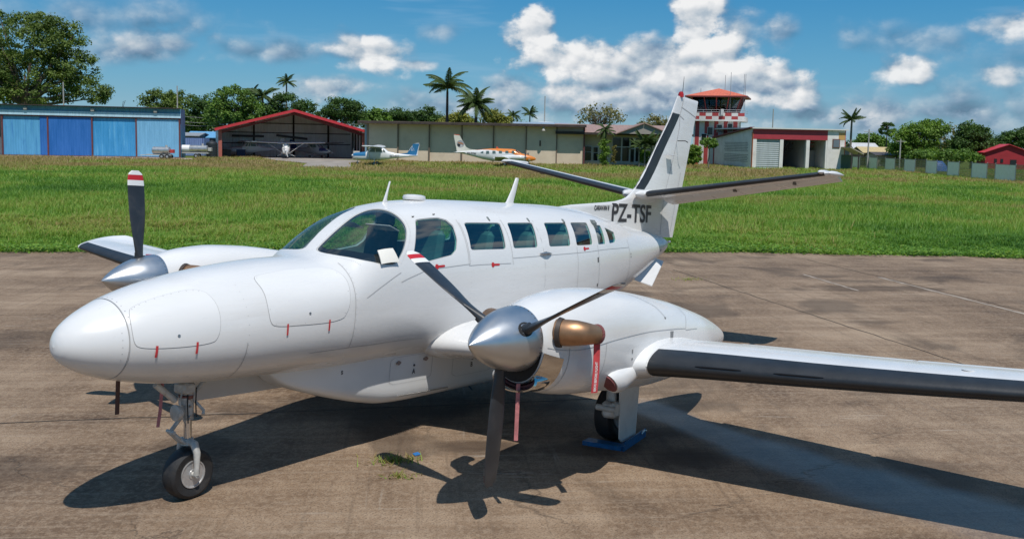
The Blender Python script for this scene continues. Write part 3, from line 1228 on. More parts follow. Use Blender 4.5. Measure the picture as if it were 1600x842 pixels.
def rivets(mb, path, step=.06, r=.005, off=.001):
    p = np.asarray(path, float)
    P = S(p[:, 0], p[:, 1])
    for i in range(len(p) - 1):
        L = np.linalg.norm(P[i + 1] - P[i])
        for k in range(max(1, int(L / step))):
            q = p[i] + (p[i + 1] - p[i]) * k / max(1, int(L / step))
            c = S(q[0], q[1])
            n = SN(q[0], q[1])
            a = np.cross(n, (0, 0, 1.0))
            a /= np.linalg.norm(a) + 1e-9
            b = np.cross(n, a)
            ring = [c + n * off + r * (math.cos(t) * a + math.sin(t) * b) for t in np.arange(6) * math.pi / 3]
            tip = c + n * (off + r * .45)
            mb.add(ring + [tip], [(j, (j + 1) % 6, 6) for j in range(6)])


# baggage doors in the nose: panels a few millimetres proud, both sides
NOSED = rounded([(.385, 46), (.42, 36.5), (.72, 32.5), (.98, 34.5), (1.05, 52), (1.055, 72), (1.03, 88), (.97, 92.5), (.60, 93.5), (.42, 92), (.372, 86), (.368, 64)], 2)
BAGD = rounded([(1.50, 37), (1.56, 32.3), (2.20, 31), (2.36, 38), (2.41, 56), (2.40, 72), (2.375, 88), (2.29, 92.5), (1.80, 90), (1.58, 87.6), (1.515, 84), (1.505, 70), (1.52, 53)], 2)
RIV = mat('rivet_grey', (.40, .40, .40), .5, .2)
for out, nm in ((NOSED, 'nose_door'), (BAGD, 'baggage_door')):
    for o in (out, mir(out)):
        vs, fs = slab_patch(dens(o, 2), .0035, -.004, 12)
        p = MB()
        p.add(vs, fs, 0, True)
        d_ = ab(p, nm, WHITE2, hull)
        sgn = 1 if o is out else -1
        ab(ribbon([(q[0], q[1]) for q in (o - o.mean(0)) * 1.006 + o.mean(0)], .005, .0012, 1, True), 'door_gap', mat('panel_gap', (.34, .34, .34), .8), d_)
        if sgn > 0:
            rv = MB()
            e_ = (o - o.mean(0)) * .965 + o.mean(0)
            rivets(rv, [(q[0], q[1]) for q in e_ if q[1] < 42] if nm == 'nose_door' else [(q[0], q[1]) for q in e_[::6]], .10 if nm == 'nose_door' else .5, .0045, .004)
            tag(ab(rv, 'rivets', RIV, d_), kind='stuff')
for (x, a) in ((.70, 82), (1.93, 82)):                       # key locks
    for s_ in (1, -1):
        c, n = S(x, a * s_), SN(x, a * s_)
        lk = MB()
        lk.tube([c, c + n * .008], .012, 10)
        ab(lk, 'lock', STEEL, hull)
# panel joints on the skin
for path in ([(.347, t) for t in range(0, 361, 6)], [(2.455, t) for t in range(34, 120, 6)], [(1.30, t) for t in range(96, 150, 6)],
             [(2.0, 118), (2.55, 118.5), (3.5, 121.5)], [(3.05, 82), (3.42, 76.5), (4.15, 76), (4.15, 43)], [(4.13, 40), (4.13, 77), (4.92, 77)], [(4.96, 40), (4.96, 78)],
             [(5.64, 40), (5.64, 118)], [(6.45, 66), (6.42, 100), (6.40, 118)], [(4.97, 73.5), (6.45, 71), (8.2, 71)], [(7.05, 66), (7.05, 112)], [(8.2, 60), (8.2, 118)],
             [(2.6, 84), (3.05, 76)], [(9.95, 20), (9.95, 150)], [(6.0, 12), (7.9, 30)]):
    ab(ribbon(path, .0065), 'panel_joint', GREYSEAM, hull)
rv = MB()
rivets(rv, [(.37, t) for t in range(-70, 71, 10)], .05, .005)
rivets(rv, [(.30, t) for t in range(70, 130, 10)], .06, .004)
for path, st_ in (([(2.47, 40), (2.47, 112)], .05), ([(4.165, 22), (4.165, 100)], .05), ([(4.975, 22), (4.975, 116)], .05), ([(5.66, 74), (5.66, 118)], .05), ([(6.40, 74), (6.38, 118)], .05), ([(7.07, 74), (7.07, 112)], .05), ([(8.22, 30), (8.22, 118)], .06),
                  ([(2.0, 116), (3.5, 119.5)], .06), ([(4.2, 30), (7.9, 32)], .07), ([(4.2, 80), (5.6, 80)], .07), ([(6.5, 74), (9.8, 80)], .07), ([(9.93, 25), (9.93, 150)], .05), ([(1.30, 40), (1.32, 140)], .06), ([(2.60, 84), (3.02, 77)], .05),
                  ([(2.5, 1.5), (3.2, 1.5)], .05), ([(3.36, 12), (3.37, 34), (3.33, 46), (3.24, 56), (3.05, 71)], .05), ([(2.60, 52), (2.5, 28), (2.44, 8)], .05)):
    n_ = 12
    pp = [(p0[0] + (p1[0] - p0[0]) * i / n_, p0[1] + (p1[1] - p0[1]) * i / n_) for p0, p1 in zip(path[:-1], path[1:]) for i in range(n_)] + [path[-1]]
    rivets(rv, pp, st_, .0036)
tag(ab(rv, 'rivets', RIV, hull), kind='stuff')
# red pull tabs and escape markings
for (x, a0, a1) in ((.535, 90, 104.5), (.848, 89.7, 101.6), (1.69, 87, 95), (2.15, 90.3, 97.5)):
    p = MB()
    P = [S(x + d, t) + SN(x + d, t) * h for t in np.linspace(a0, a1, 6) for d, h in ((-.009, .009), (.009, .009))]
    p.add(P, [(2 * i, 2 * i + 1, 2 * i + 3, 2 * i + 2) for i in range(5)])
    ab(p, 'pull_tab', REDCLOTH, hull)
for (x, a) in ((3.66, 75.2), (4.63, 77.4), (6.72, 68.1)):
    p = MB()
    o = win([(x - .075, a - .7), (x + .06, a - .7), (x + .06, a + .7), (x - .075, a + .7)], 1)
    v, f, _, _ = patch(o, .003, 2)
    p.add(v, f)
    c, n = S(x - .07, a), SN(x - .07, a)
    p.tube([c + n * .002, c + n * .004], .028, 12)
    ab(p, 'escape_marking', REDP, hull)
# door handle with fairings
p = MB()
c, n = S(5.65, 71), SN(5.65, 71)
p.tube([c + n * .015 + np.array([-.12, 0, 0]), c + n * .028 + np.array([-.03, 0, 0]), c + n * .028 + np.array([.04, 0, 0]), c + n * .012 + np.array([.14, 0, 0])], [.006, .018, .018, .006], 8)
p.tube([c, c + n * .03], .026, 12)
ab(p, 'door_handle', STEEL, hull)
# vents and ports on the aft hull
for (x, a, w_, h_) in ((7.02, 79, .02, 2.0), (7.03, 97, .016, 1.2), (9.80, 96, .025, 4.0), (8.25, 80, .012, 1.0), (8.25, 84, .012, 1.0)):
    v, f, _, _ = patch(np.array([(x - w_, a - h_), (x + w_, a - h_), (x + w_, a + h_), (x - w_, a + h_)], float), .0025, 2)
    p = MB()
    p.add(v, f)
    ab(p, 'vent', mat('dark_vent', (.09, .09, .09), .7), hull)
for (x, a) in ((3.50, 32.5), (3.83, 33)):
    p = MB()
    c, n = S(x, a), SN(x, a)
    for t in range(4):
        q = t * math.pi / 2 + .7
        d = np.array([math.cos(q), .35 * math.sin(q), -.6 * math.sin(q)]) * .022
        p.tube([c + n * .003, c + n * .003 + d], .005, 6)
    ab(p, 'hinge_bracket', mat('hinge_dark', (.12, .11, .10), .6), hull)
# square cover leaning on the windscreen corner
o = np.array([(2.80, 51.5), (2.97, 56.5), (3.01, 68.5), (2.79, 64)], float)
v, f = slab_patch(dens(o, 4), .035, .026, 4)
p = MB()
p.add(v, f)
ab(p, 'sun_shade_panel', CREAM, hull)

# ---- cabin interior
p = MB()
p.box((5.3, 0, 1.02), (5.3, 1.14, .04))
ab(p, 'cabin_floor', mat('cabin_carpet', (.05, .05, .052), .95), plane)
p = MB()
rings = []
for (x, w, zt) in ((2.60, .36, 1.745), (2.70, .46, 1.80), (2.85, .55, 1.835), (3.0, .60, 1.85), (3.04, .60, 1.82)):
    rings.append([(x, -w, 1.32), (x, -w, zt - .06), (x, -w * .85, zt), (x, 0, zt + .02), (x, w * .85, zt), (x, w, zt - .06), (x, w, 1.32)])
p.loft(rings, 0, False)
ab(p, 'instrument_panel', mat('panel_black', (.015, .015, .016), .7), plane)
for y in (-.33, .33):
    p = MB()
    p.tube([(3.02, y, 1.58), (3.16, y, 1.60)], .02)
    p.tube([(3.17, y - .15, 1.70), (3.17, y - .15, 1.6), (3.17, y + .15, 1.6), (3.17, y + .15, 1.70)], .016)
    ab(p, 'control_yoke', DARK, plane)
seat = MB()
seat.box((0, 0, .38), (.46, .46, .14), bevel=.04)
seat.box((.24, 0, .74), (.12, .45, .66), bevel=.05, M=Matrix.Rotation(.16, 3, 'Y'))
seat.box((.32, 0, 1.14), (.09, .26, .18), bevel=.04)
seat.box((.0, 0, .16), (.34, .34, .32))
sme = None
for (x, y) in [(3.62, -.33), (3.62, .33)] + [(4.42 + .82 * k, y) for k in range(4) for y in (-.40, .40)]:
    if sme is None:
        sme = seat.mesh('seat', SEATM)
    s_ = link('seat', sme, plane)
    s_.location = (x - 5, y, 1.04)
for (x, y) in ((2.98, -.33), (2.98, .30)):
    p = MB()
    p.box((x + .26, y * .8, 2.12), (.16, .34, .012), M=Matrix.Rotation(.35, 3, 'Y'), bevel=.004)
    ab(p, 'sun_visor', CREAM, plane)

# ---- belly pod
PX = np.array([2.0, 2.06, 2.2, 2.45, 2.75, 3.0, 3.3, 3.7, 4.6, 5.6, 6.2, 6.8, 7.2, 7.35])
PB = pchip(PX, [.74, .665, .58, .49, .405, .345, .295, .28, .28, .29, .36, .52, .70, .80])
PWD = pchip(PX, [.05, .13, .24, .34, .415, .445, .455, .46, .46, .45, .42, .35, .22, .08])
p = MB()
rings = []
for x in np.concatenate([np.linspace(2.0, 3.4, 30), np.linspace(3.5, 6.2, 18), np.linspace(6.3, 7.35, 16)]):
    zb, w = float(PB(x)), float(PWD(x))
    zt = .98 if x > 2.4 else .74 + .24 * (x - 2.0) / .4
    pr_ = []
    for k in range(48):
        a = 2 * math.pi * k / 48
        n_ = 5.0
        cs, sn = math.cos(a), math.sin(a)
        zz = (zt + zb) / 2 + (zt - zb) / 2 * (abs(sn) ** (2 / n_)) * (1 if sn > 0 else -1)
        yy = w * (abs(cs) ** (2 / n_)) * (1 if cs > 0 else -1)
        yy *= 1.0 + .10 * max(0, zz - .45)
        pr_.append((x, yy, zz))
    rings.append(pr_)
p.loft(rings)
pod = ab(p, 'belly_pod', mat('pod_paint', (.70, .70, .69), .35, 0, .04, 2, coat=.2), plane)


def pod_y(x, z):
    zb, w = float(PB(x)), float(PWD(x))
    zt = .98
    t = min(1, abs((z - (zt + zb) / 2) / ((zt - zb) / 2)))
    return -w * (1 - t ** 5) ** .2 * (1 + .10 * max(0, z - .45)) - .003


for (x0, x1, z0, z1) in ((3.25, 3.92, .52, .80), (4.28, 5.05, .48, .80)):
    for s_ in (1, -1):
        loop = []
        for (x, z) in dens(rounded([(x0, z0), (x1, z0), (x1, z1), (x0, z1)], 2, .1), 2):
            loop.append((x, z))
        loop = np.array(loop)
        c = loop.mean(0)
        inn = c + (loop - c) * .985
        mbx = MB()
        n = len(loop)
        mbx.add([(x, pod_y(x, z) * s_, z) for x, z in loop] + [(x, pod_y(x, z) * s_, z) for x, z in inn], [(i, (i + 1) % n, n + (i + 1) % n, n + i) for i in range(n)])
        ab(mbx, 'hatch_gap', GREYSEAM, pod)
    for x in (x0 + .12, x1 - .12):
        mbx = MB()
        mbx.box((x, pod_y(x, z1 - .06) - .004, z1 - .06), (.075, .010, .022), bevel=.003)
        mbx.tube([(x, pod_y(x, z1 - .06), z1 - .06), (x, pod_y(x, z1 - .06) - .012, z1 - .06)], .022, 10)
        ab(mbx, 'latch', mat('latch_dull', (.30, .24, .22), .5, .3), pod)
p = MB()
for i in range(28):                                           # piano hinge along the lower edge
    x = 3.42 + i * .03
    p.box((x, pod_y(x, .40) - .003, .385 - i * .0005), (.022, .010, .013), bevel=.002)
ab(p, 'piano_hinge', STEEL, pod)


def text_mesh(body, size, sx=1.0, bold=0.0):
    cu = bpy.data.curves.new('txt', 'FONT')
    cu.body = body
    cu.size = size
    cu.offset = bold
    cu.align_x = 'LEFT'
    o = bpy.data.objects.new('txt', cu)
    COL.objects.link(o)
    dg = bpy.context.evaluated_depsgraph_get()
    me = bpy.data.meshes.new_from_object(o.evaluated_get(dg))
    bpy.data.objects.remove(o, do_unlink=True)
    V = np.array([v.co[:] for v in me.vertices])
    F = [tuple(p.vertices) for p in me.polygons]
    V[:, 0] *= sx
    return V, F


def port_text(body, x, z, size, ysurf, parent, name, mt, sx=1.0, bold=0.0, slope=0.0):
    """lettering on the port side, reading aft; ysurf(x, z) gives the surface"""
    V, F = text_mesh(body, size, sx, bold)
    mb = MB()
    mb.add([(x + v[0], ysurf(x + v[0], z + v[1] + slope * v[0]), z + v[1] + slope * v[0]) for v in V], F)
    return ab(mb, name, mt, parent)


port_text('A', 3.60, .60, .075, pod_y, pod, 'lettering', LETTER, .9, .002)
port_text('B', 4.62, .56, .075, pod_y, pod, 'lettering', LETTER, .9, .002)
port_text('S', 2.62, .70, .05, pod_y, pod, 'lettering', LETTER, .9, .002)
for x, z in ((3.62, .69), (4.64, .65)):
    mbx = MB()
    mbx.tube([(x, pod_y(x, z), z), (x, pod_y(x, z) - .006, z)], .012, 10)
    ab(mbx, 'lock', LETTER, pod)

# ---- wings
def foil(y, x0, c, z0, tc=.15, inc=.025, K=18, camb=.02):
    """closed ring: trailing edge, over the top to the leading edge, back underneath"""
    t = .5 * (1 - np.cos(np.linspace(0, math.pi, K)))
    th = 5 * tc * (.2969 * np.sqrt(t) - .126 * t - .3516 * t ** 2 + .2843 * t ** 3 - .1030 * t ** 4)
    cm = camb * 4 * t * (1 - t)
    up = np.stack([t, cm + th], 1)[::-1]
    lo = np.stack([t, cm - th], 1)[1:-1]
    q = np.concatenate([up, lo])
    q = q * c
    ci, si = math.cos(inc), math.sin(inc)
    xx = x0 + q[:, 0] * ci + q[:, 1] * si
    zz = z0 - q[:, 0] * si + q[:, 1] * ci
    return np.stack([xx, np.full(len(xx), y), zz], 1)


WY = [0.0, 1.2, 2.48, 3.2, 4.66, 5.98, 7.15]
WLE = pchip(WY, [3.80, 3.84, 3.90, 3.97, 4.11, 4.24, 4.35])
WZ = pchip(WY, [.90, .93, .98, 1.04, 1.13, 1.225, 1.325])
WC = pchip(WY, [2.10, 2.08, 2.02, 1.94, 1.68, 1.44, 1.24])
WT = pchip(WY, [.17, .17, .165, .16, .15, .14, .13])


def wsec(y, k=1.0, K=18):
    c = float(WC(y)) * k
    return foil(y, float(WLE(y)) - (c - float(WC(y))) * .35, c, float(WZ(y)), float(WT(y)), .02, K)


def strip_on(rings, i0, i1, off=.004):
    """open strip over the leading edge, lifted off the section"""
    out = []
    for r in rings:
        r = np.asarray(r)
        T = np.roll(r, -1, 0) - np.roll(r, 1, 0)
        N = np.stack([T[:, 2], np.zeros(len(r)), -T[:, 0]], 1)
        N /= np.linalg.norm(N, axis=1, keepdims=True) + 1e-9
        c = r.mean(0)
        N *= np.sign(((r - c) * N).sum(1, keepdims=True))
        q = [r[i0] - N[i0] * .003] + [r[i] + N[i] * off for i in range(i0, i1 + 1)] + [r[i1] - N[i1] * .003]
        out.append(q)
    return out


for s_ in (-1, 1):
    side = np.array([1, s_, 1])
    mb = MB()
    ys = [.3, 1.2, 2.48, 3.2, 3.9, 4.66, 5.3, 5.98, 6.6, 7.1]
    mb.loft([wsec(y) * side for y in ys])
    wing = ab(mb, 'wing', WHITE, plane)
    tip = MB()
    rings = []
    for k, y in enumerate(np.linspace(7.103, 7.50, 10)):
        t = k / 9
        r = wsec(7.1) * side
        sc = math.sqrt(max(0, 1 - (t * .97) ** 2.2))
        c = np.array([r[:, 0].max() - .05, 0, float(WZ(7.1)) + .02])
        q = r.copy()
        q[:, 0] = c[0] + (r[:, 0] - c[0]) * (sc * .75 + .25 * (1 - t) if t > 0 else 1)
        q[:, 2] = c[2] + (r[:, 2] - c[2]) * sc + .11 * t * t
        q[:, 1] = s_ * y
        rings.append(q)
    tip.loft(rings)
    tp = ab(tip, 'wing_tip', mat('wing_tip_paint', (.74, .74, .74), .3, 0, .05, 3, coat=.3), wing)
    nl = MB()
    nl.tube([(4.50, s_ * 7.22, 1.345), (4.62, s_ * 7.28, 1.36), (4.76, s_ * 7.30, 1.365)], [.01, .028, .01], 8)
    ab(nl, 'navigation_light', mat('lens_clear', (.55, .55, .56), .12, .6), wing)
    # pneumatic boot
    K = 18
    ys = np.concatenate([np.linspace(3.0, 7.06, 18)])
    rings = [wsec(y, 1.0, 24) * side for y in ys]
    bt = MB()
    st = strip_on(rings, 18, 27)
    bt.loft(st, 0, True, False, False)
    boot = ab(bt, 'deicing_boot', BOOT, wing)
    for y0 in (3.45, 4.15):                                    # long stall strips on the boot
        v = MB()
        pts = []
        for y in np.linspace(y0, y0 + .42, 8):
            r = wsec(y, 1.0, 24) * side
            pts.append(r[22] + np.array([-.008, 0, .002]))
        v.tube(pts, [.002] + [.007] * 6 + [.002], 6)
        ab(v, 'stall_strip', mat('stall_strip_black', (.01, .01, .011), .3), boot)
    # flap and aileron, hinge lines cut by a narrow gap
    for nm, y0, y1 in (('flap', 3.3, 5.0), ('aileron', 5.05, 7.0)):
        fl = MB()
        rr = []
        for y in np.linspace(y0, y1, 6):
            c = float(WC(y))
            r = foil(y, float(WLE(y)) + c * .735, c * .275, float(WZ(y)) - .003 + .030 * c, .14, .075, 10, .0)
            rr.append(r * side)
        fl.loft(rr)
        ab(fl, nm, WHITE2, wing)
        gp_ = MB()
        A, B = [], []
        for y in np.linspace(y0, y1, 8):
            c = float(WC(y))
            r = wsec(y, 1, 40) * side
            i = int(np.argmin(np.abs(r[:39, 0] - (float(WLE(y)) + .73 * c))))
            A.append(r[i] + np.array([.0, 0, .003]))
            B.append(r[i] + np.array([.012, 0, .0028]))
        gp_.add(A + B, [(i, i + 1, 8 + i + 1, 8 + i) for i in range(7)])
        ab(gp_, 'hinge_gap', GREYSEAM, wing)
    # fuel cap and tie-down
    fc = MB()
    r = wsec(5.6, 1, 40) * side
    i = int(np.argmin(np.abs(r[:39, 0] - (float(WLE(5.6)) + .25 * 1.5))))
    fc.tube([r[i], r[i] + np.array([0, 0, .006])], .05, 14)
    ab(fc, 'fuel_cap', REDP if s_ > 0 else WHITE2, wing)
    td = MB()
    td.tube([(4.22 + .02 * math.cos(t), s_ * 3.55, .985 + .028 * math.sin(t)) for t in np.linspace(0, 2 * math.pi, 13)], .006, 6)
    ab(td, 'tie_down_ring', STEEL, wing)
    # root fillets at hull and nacelle
    fi = MB()
    rings = []
    for y, k in ((.40, 1.16), (.62, 1.15), (.74, 1.10), (.88, 1.06), (1.05, 1.025), (1.25, 1.003)):
        r = wsec(y, 1.0, 20)
        c = np.array([float(WLE(y)) + .9, y, float(WZ(y)) + .02])
        q = c + (r - c) * np.array([1 + (k - 1) * .8, 1, 1 + (k - 1) * 1.6])
        rings.append(q * side)
    fi.loft(rings)
    ab(fi, 'wing_root_fairing', WHITE, wing)
    fi = MB()
    rings = []
    for y, k in ((2.5, 1.26), (2.70, 1.22), (2.80, 1.14), (2.88, 1.08), (2.94, 1.04), (2.985, 1.015)):
        r = wsec(y, 1.0, 20)
        c = np.array([float(WLE(y)) + .8, y, float(WZ(y)) + .03])
        q = c + (r - c) * np.array([1 + (k - 1) * .55, 1, 1 + (k - 1) * 1.5])
        rings.append(q * side)
    fi.loft(rings)
    ab(fi, 'nacelle_wing_fairing', WHITE2, wing)

# ---- nacelles, propellers
EY = 2.48
NST = np.array([  # x, half width, top, bottom, centre, exponent
    (2.50, .265, 1.605, .98, 1.33, 2.0), (2.60, .300, 1.635, .93, 1.30, 2.0), (2.75, .345, 1.672, .875, 1.27, 2.1), (2.95, .385, 1.70, .825, 1.24, 2.2),
    (3.25, .405, 1.722, .785, 1.22, 2.35), (3.65, .41, 1.712, .755, 1.20, 2.45), (4.2, .405, 1.662, .70, 1.17, 2.5), (4.75, .395, 1.583, .675, 1.13, 2.5),
    (5.2, .38, 1.51, .68, 1.10, 2.4), (5.7, .34, 1.405, .71, 1.07, 2.3), (6.1, .28, 1.315, .755, 1.04, 2.2), (6.5, .20, 1.205, .81, 1.01, 2.1), (6.85, .10, 1.09, .875, .985, 2.0), (7.0, .03, 1.03, .915, .975, 2.0)])
NF = [pchip(NST[:, 0], NST[:, k]) for k in range(1, 6)]


def NS(x, th, s_):
    w, zt, zb, zc, n = [float(f(x)) for f in NF]
    c, sn = np.cos(np.radians(th)), np.sin(np.radians(th))
    h = np.where(c >= 0, zt - zc, zc - zb)
    y = -w * np.sign(sn) * np.abs(sn) ** (2 / n)
    z = zc + h * np.sign(c) * np.abs(c) ** (2 / n)
    return np.stack(np.broadcast_arrays(x, s_ * EY + y, z), -1)


def nac_ribbon(path, s_, w=.006, off=.003):
    q = []
    p = np.asarray(path, float)
    for a, b in zip(p[:-1], p[1:]):
        for i in range(10):
            q.append(a + (b - a) * i / 10)
    q.append(p[-1])
    P = np.array([NS(a, b, s_) for a, b in q])
    C = np.array([(a, s_ * EY, float(NF[3](a))) for a, b in q])
    N = P - C
    N /= np.linalg.norm(N, axis=1, keepdims=True)
    T = np.gradient(P, axis=0)
    T /= np.linalg.norm(T, axis=1, keepdims=True) + 1e-9
    B = np.cross(N, T)
    a, b = P + N * off + B * w / 2, P + N * off - B * w / 2
    n = len(q)
    mb = MB()
    mb.add(list(a) + list(b), [(i, i + 1, n + i + 1, n + i) for i in range(n - 1)])
    return mb


def blade_mesh():
    """one feathered blade along +z; chord runs fore and aft; camber side toward -y"""
    rs = np.linspace(.10, 1.215, 34)
    ch = pchip([.10, .20, .32, .50, .75, .95, 1.12, 1.19, 1.215], [.055, .07, .105, .165, .205, .208, .190, .150, .075])
    tk = pchip([.10, .20, .32, .50, .8, 1.215], [.045, .055, .042, .022, .013, .006])
    tw = pchip([.1, .3, .7, 1.22], [.42, .30, .06, -.06])
    off = pchip([.1, .5, 1.22], [0.0, .004, -.01])
    rings = []
    for r in rs:
        c, t, a = float(ch(r)), float(tk(r)), float(tw(r))
        k = np.arange(20) * 2 * math.pi / 20
        x = .5 * c * np.cos(k)
        y = np.where(np.sin(k) > 0, .35, -.65) * t * np.abs(np.sin(k)) ** .8 * 1.5
        if r < .22:
            y = .5 * t * np.sin(k) * 1.6
        X = x * math.cos(a) - y * math.sin(a) + float(off(r))
        Y = x * math.sin(a) + y * math.cos(a)
        rings.append(np.stack([X, Y, np.full(20, r)], 1))
    return rs, rings


def make_prop(s_, phis, worn):
    hub = np.array([2.325, s_ * EY, 1.345])
    root = MB()
    prof = []
    for t in np.linspace(0, 1, 26):
        prof.append((.272 * (1 - (1 - t) ** 1.9) ** .90 + .001, -.455 + .64 * t))
    prof += [(.272, .19), (.20, .20), (.05, .20)]
    root.lathe(prof, 'x', tuple(hub), 48)
    sp = ab(root, 'spinner', ALU, plane)
    rvm = MB()
    for k in range(40):
        q = 2 * math.pi * k / 40
        c = hub + np.array([.165, .2725 * math.cos(q), .2725 * math.sin(q)])
        n = np.array([0, math.cos(q), math.sin(q)])
        rvm.tube([c - n * .002, c + n * .003], .005, 6)
    tag(ab(rvm, 'screws', mat('screw_dark', (.13, .13, .13), .5, .5), sp), kind='stuff')
    rs, rings = blade_mesh()
    for ph, wn in zip(phis, worn):
        Rm = np.array(Matrix.Rotation(ph, 3, 'X'))

        def tr(P):
            return [hub + Rm @ np.asarray(q) for q in P]
        b = MB()
        b.loft([tr(r) for r in rings])
        bo = ab(b, 'propeller_blade', BLADEG if wn else BLADE, plane)
        cuff = MB()
        cuff.tube([hub + Rm @ np.array([0, 0, r]) for r in (.14, .30)], [.048, .040], 14)
        ab(cuff, 'blade_shank', BLADE, bo)
        hole = MB()
        t_ = np.linspace(0, 2 * math.pi, 18, endpoint=False)
        # dark cut-out of the spinner round the blade
        lo = [(math.cos(a) * .075 + .0, math.sin(a) * .062) for a in t_]
        V = []
        for (a, c2) in lo:
            u = (a + .455) / .64
            rr = .272 * (1 - (1 - min(1, u)) ** 1.9) ** .90 + .0025
            V.append(hub + Rm @ np.array([a, c2, math.sqrt(max(0, rr * rr - c2 * c2))]))
        cc = np.mean(V, 0)
        hole.add(V + [cc + Rm @ np.array([0, 0, .004])], [(i, (i + 1) % 18, 18) for i in range(18)])
        ab(hole, 'blade_cutout', DARK, sp)
        # painted tip bands on the cambered face
        for (r0, r1, mt) in ((1.165, 1.213, BANDW), (1.105, 1.165, REDP), (1.045, 1.105, BANDW)):
            ch_rs = np.linspace(r0, r1, 6)
            full = []
            for r in ch_rs:
                i = min(len(rs) - 2, int(np.searchsorted(rs, r) - 1))
                f = (r - rs[i]) / (rs[i + 1] - rs[i])
                rg = rings[i] * (1 - f) + rings[i + 1] * f
                c0 = rg.mean(0)
                q = c0 + (rg - c0) * np.array([1.012, 1.0, 1.0]) + np.array([0, -.0022, 0])
                full.append([q[k] for k in (10, 11, 12, 13, 14, 15, 16, 17, 18, 19, 0)])
            bd = MB()
            bd.loft([tr(r) for r in full], 0, True, False, False)
            ab(bd, 'tip_band', mt, bo)
        em = MB()
        em.add(tr([(-.02, -.040, .52), (.012, -.040, .52), (.012, -.036, .60), (-.02, -.036, .60)]), [(0, 1, 2, 3)])
    return hub


PI = math.pi
# angle turns +z toward -y ; blade pointing down = pi
make_prop(-1, [PI + .03, PI + .03 + 2 * PI / 3, PI + .03 - 2 * PI / 3], [0, 0, 0])
make_prop(1, [-.13, -.13 + 2 * PI / 3, -.13 - 2 * PI / 3], [0, 0, 0])

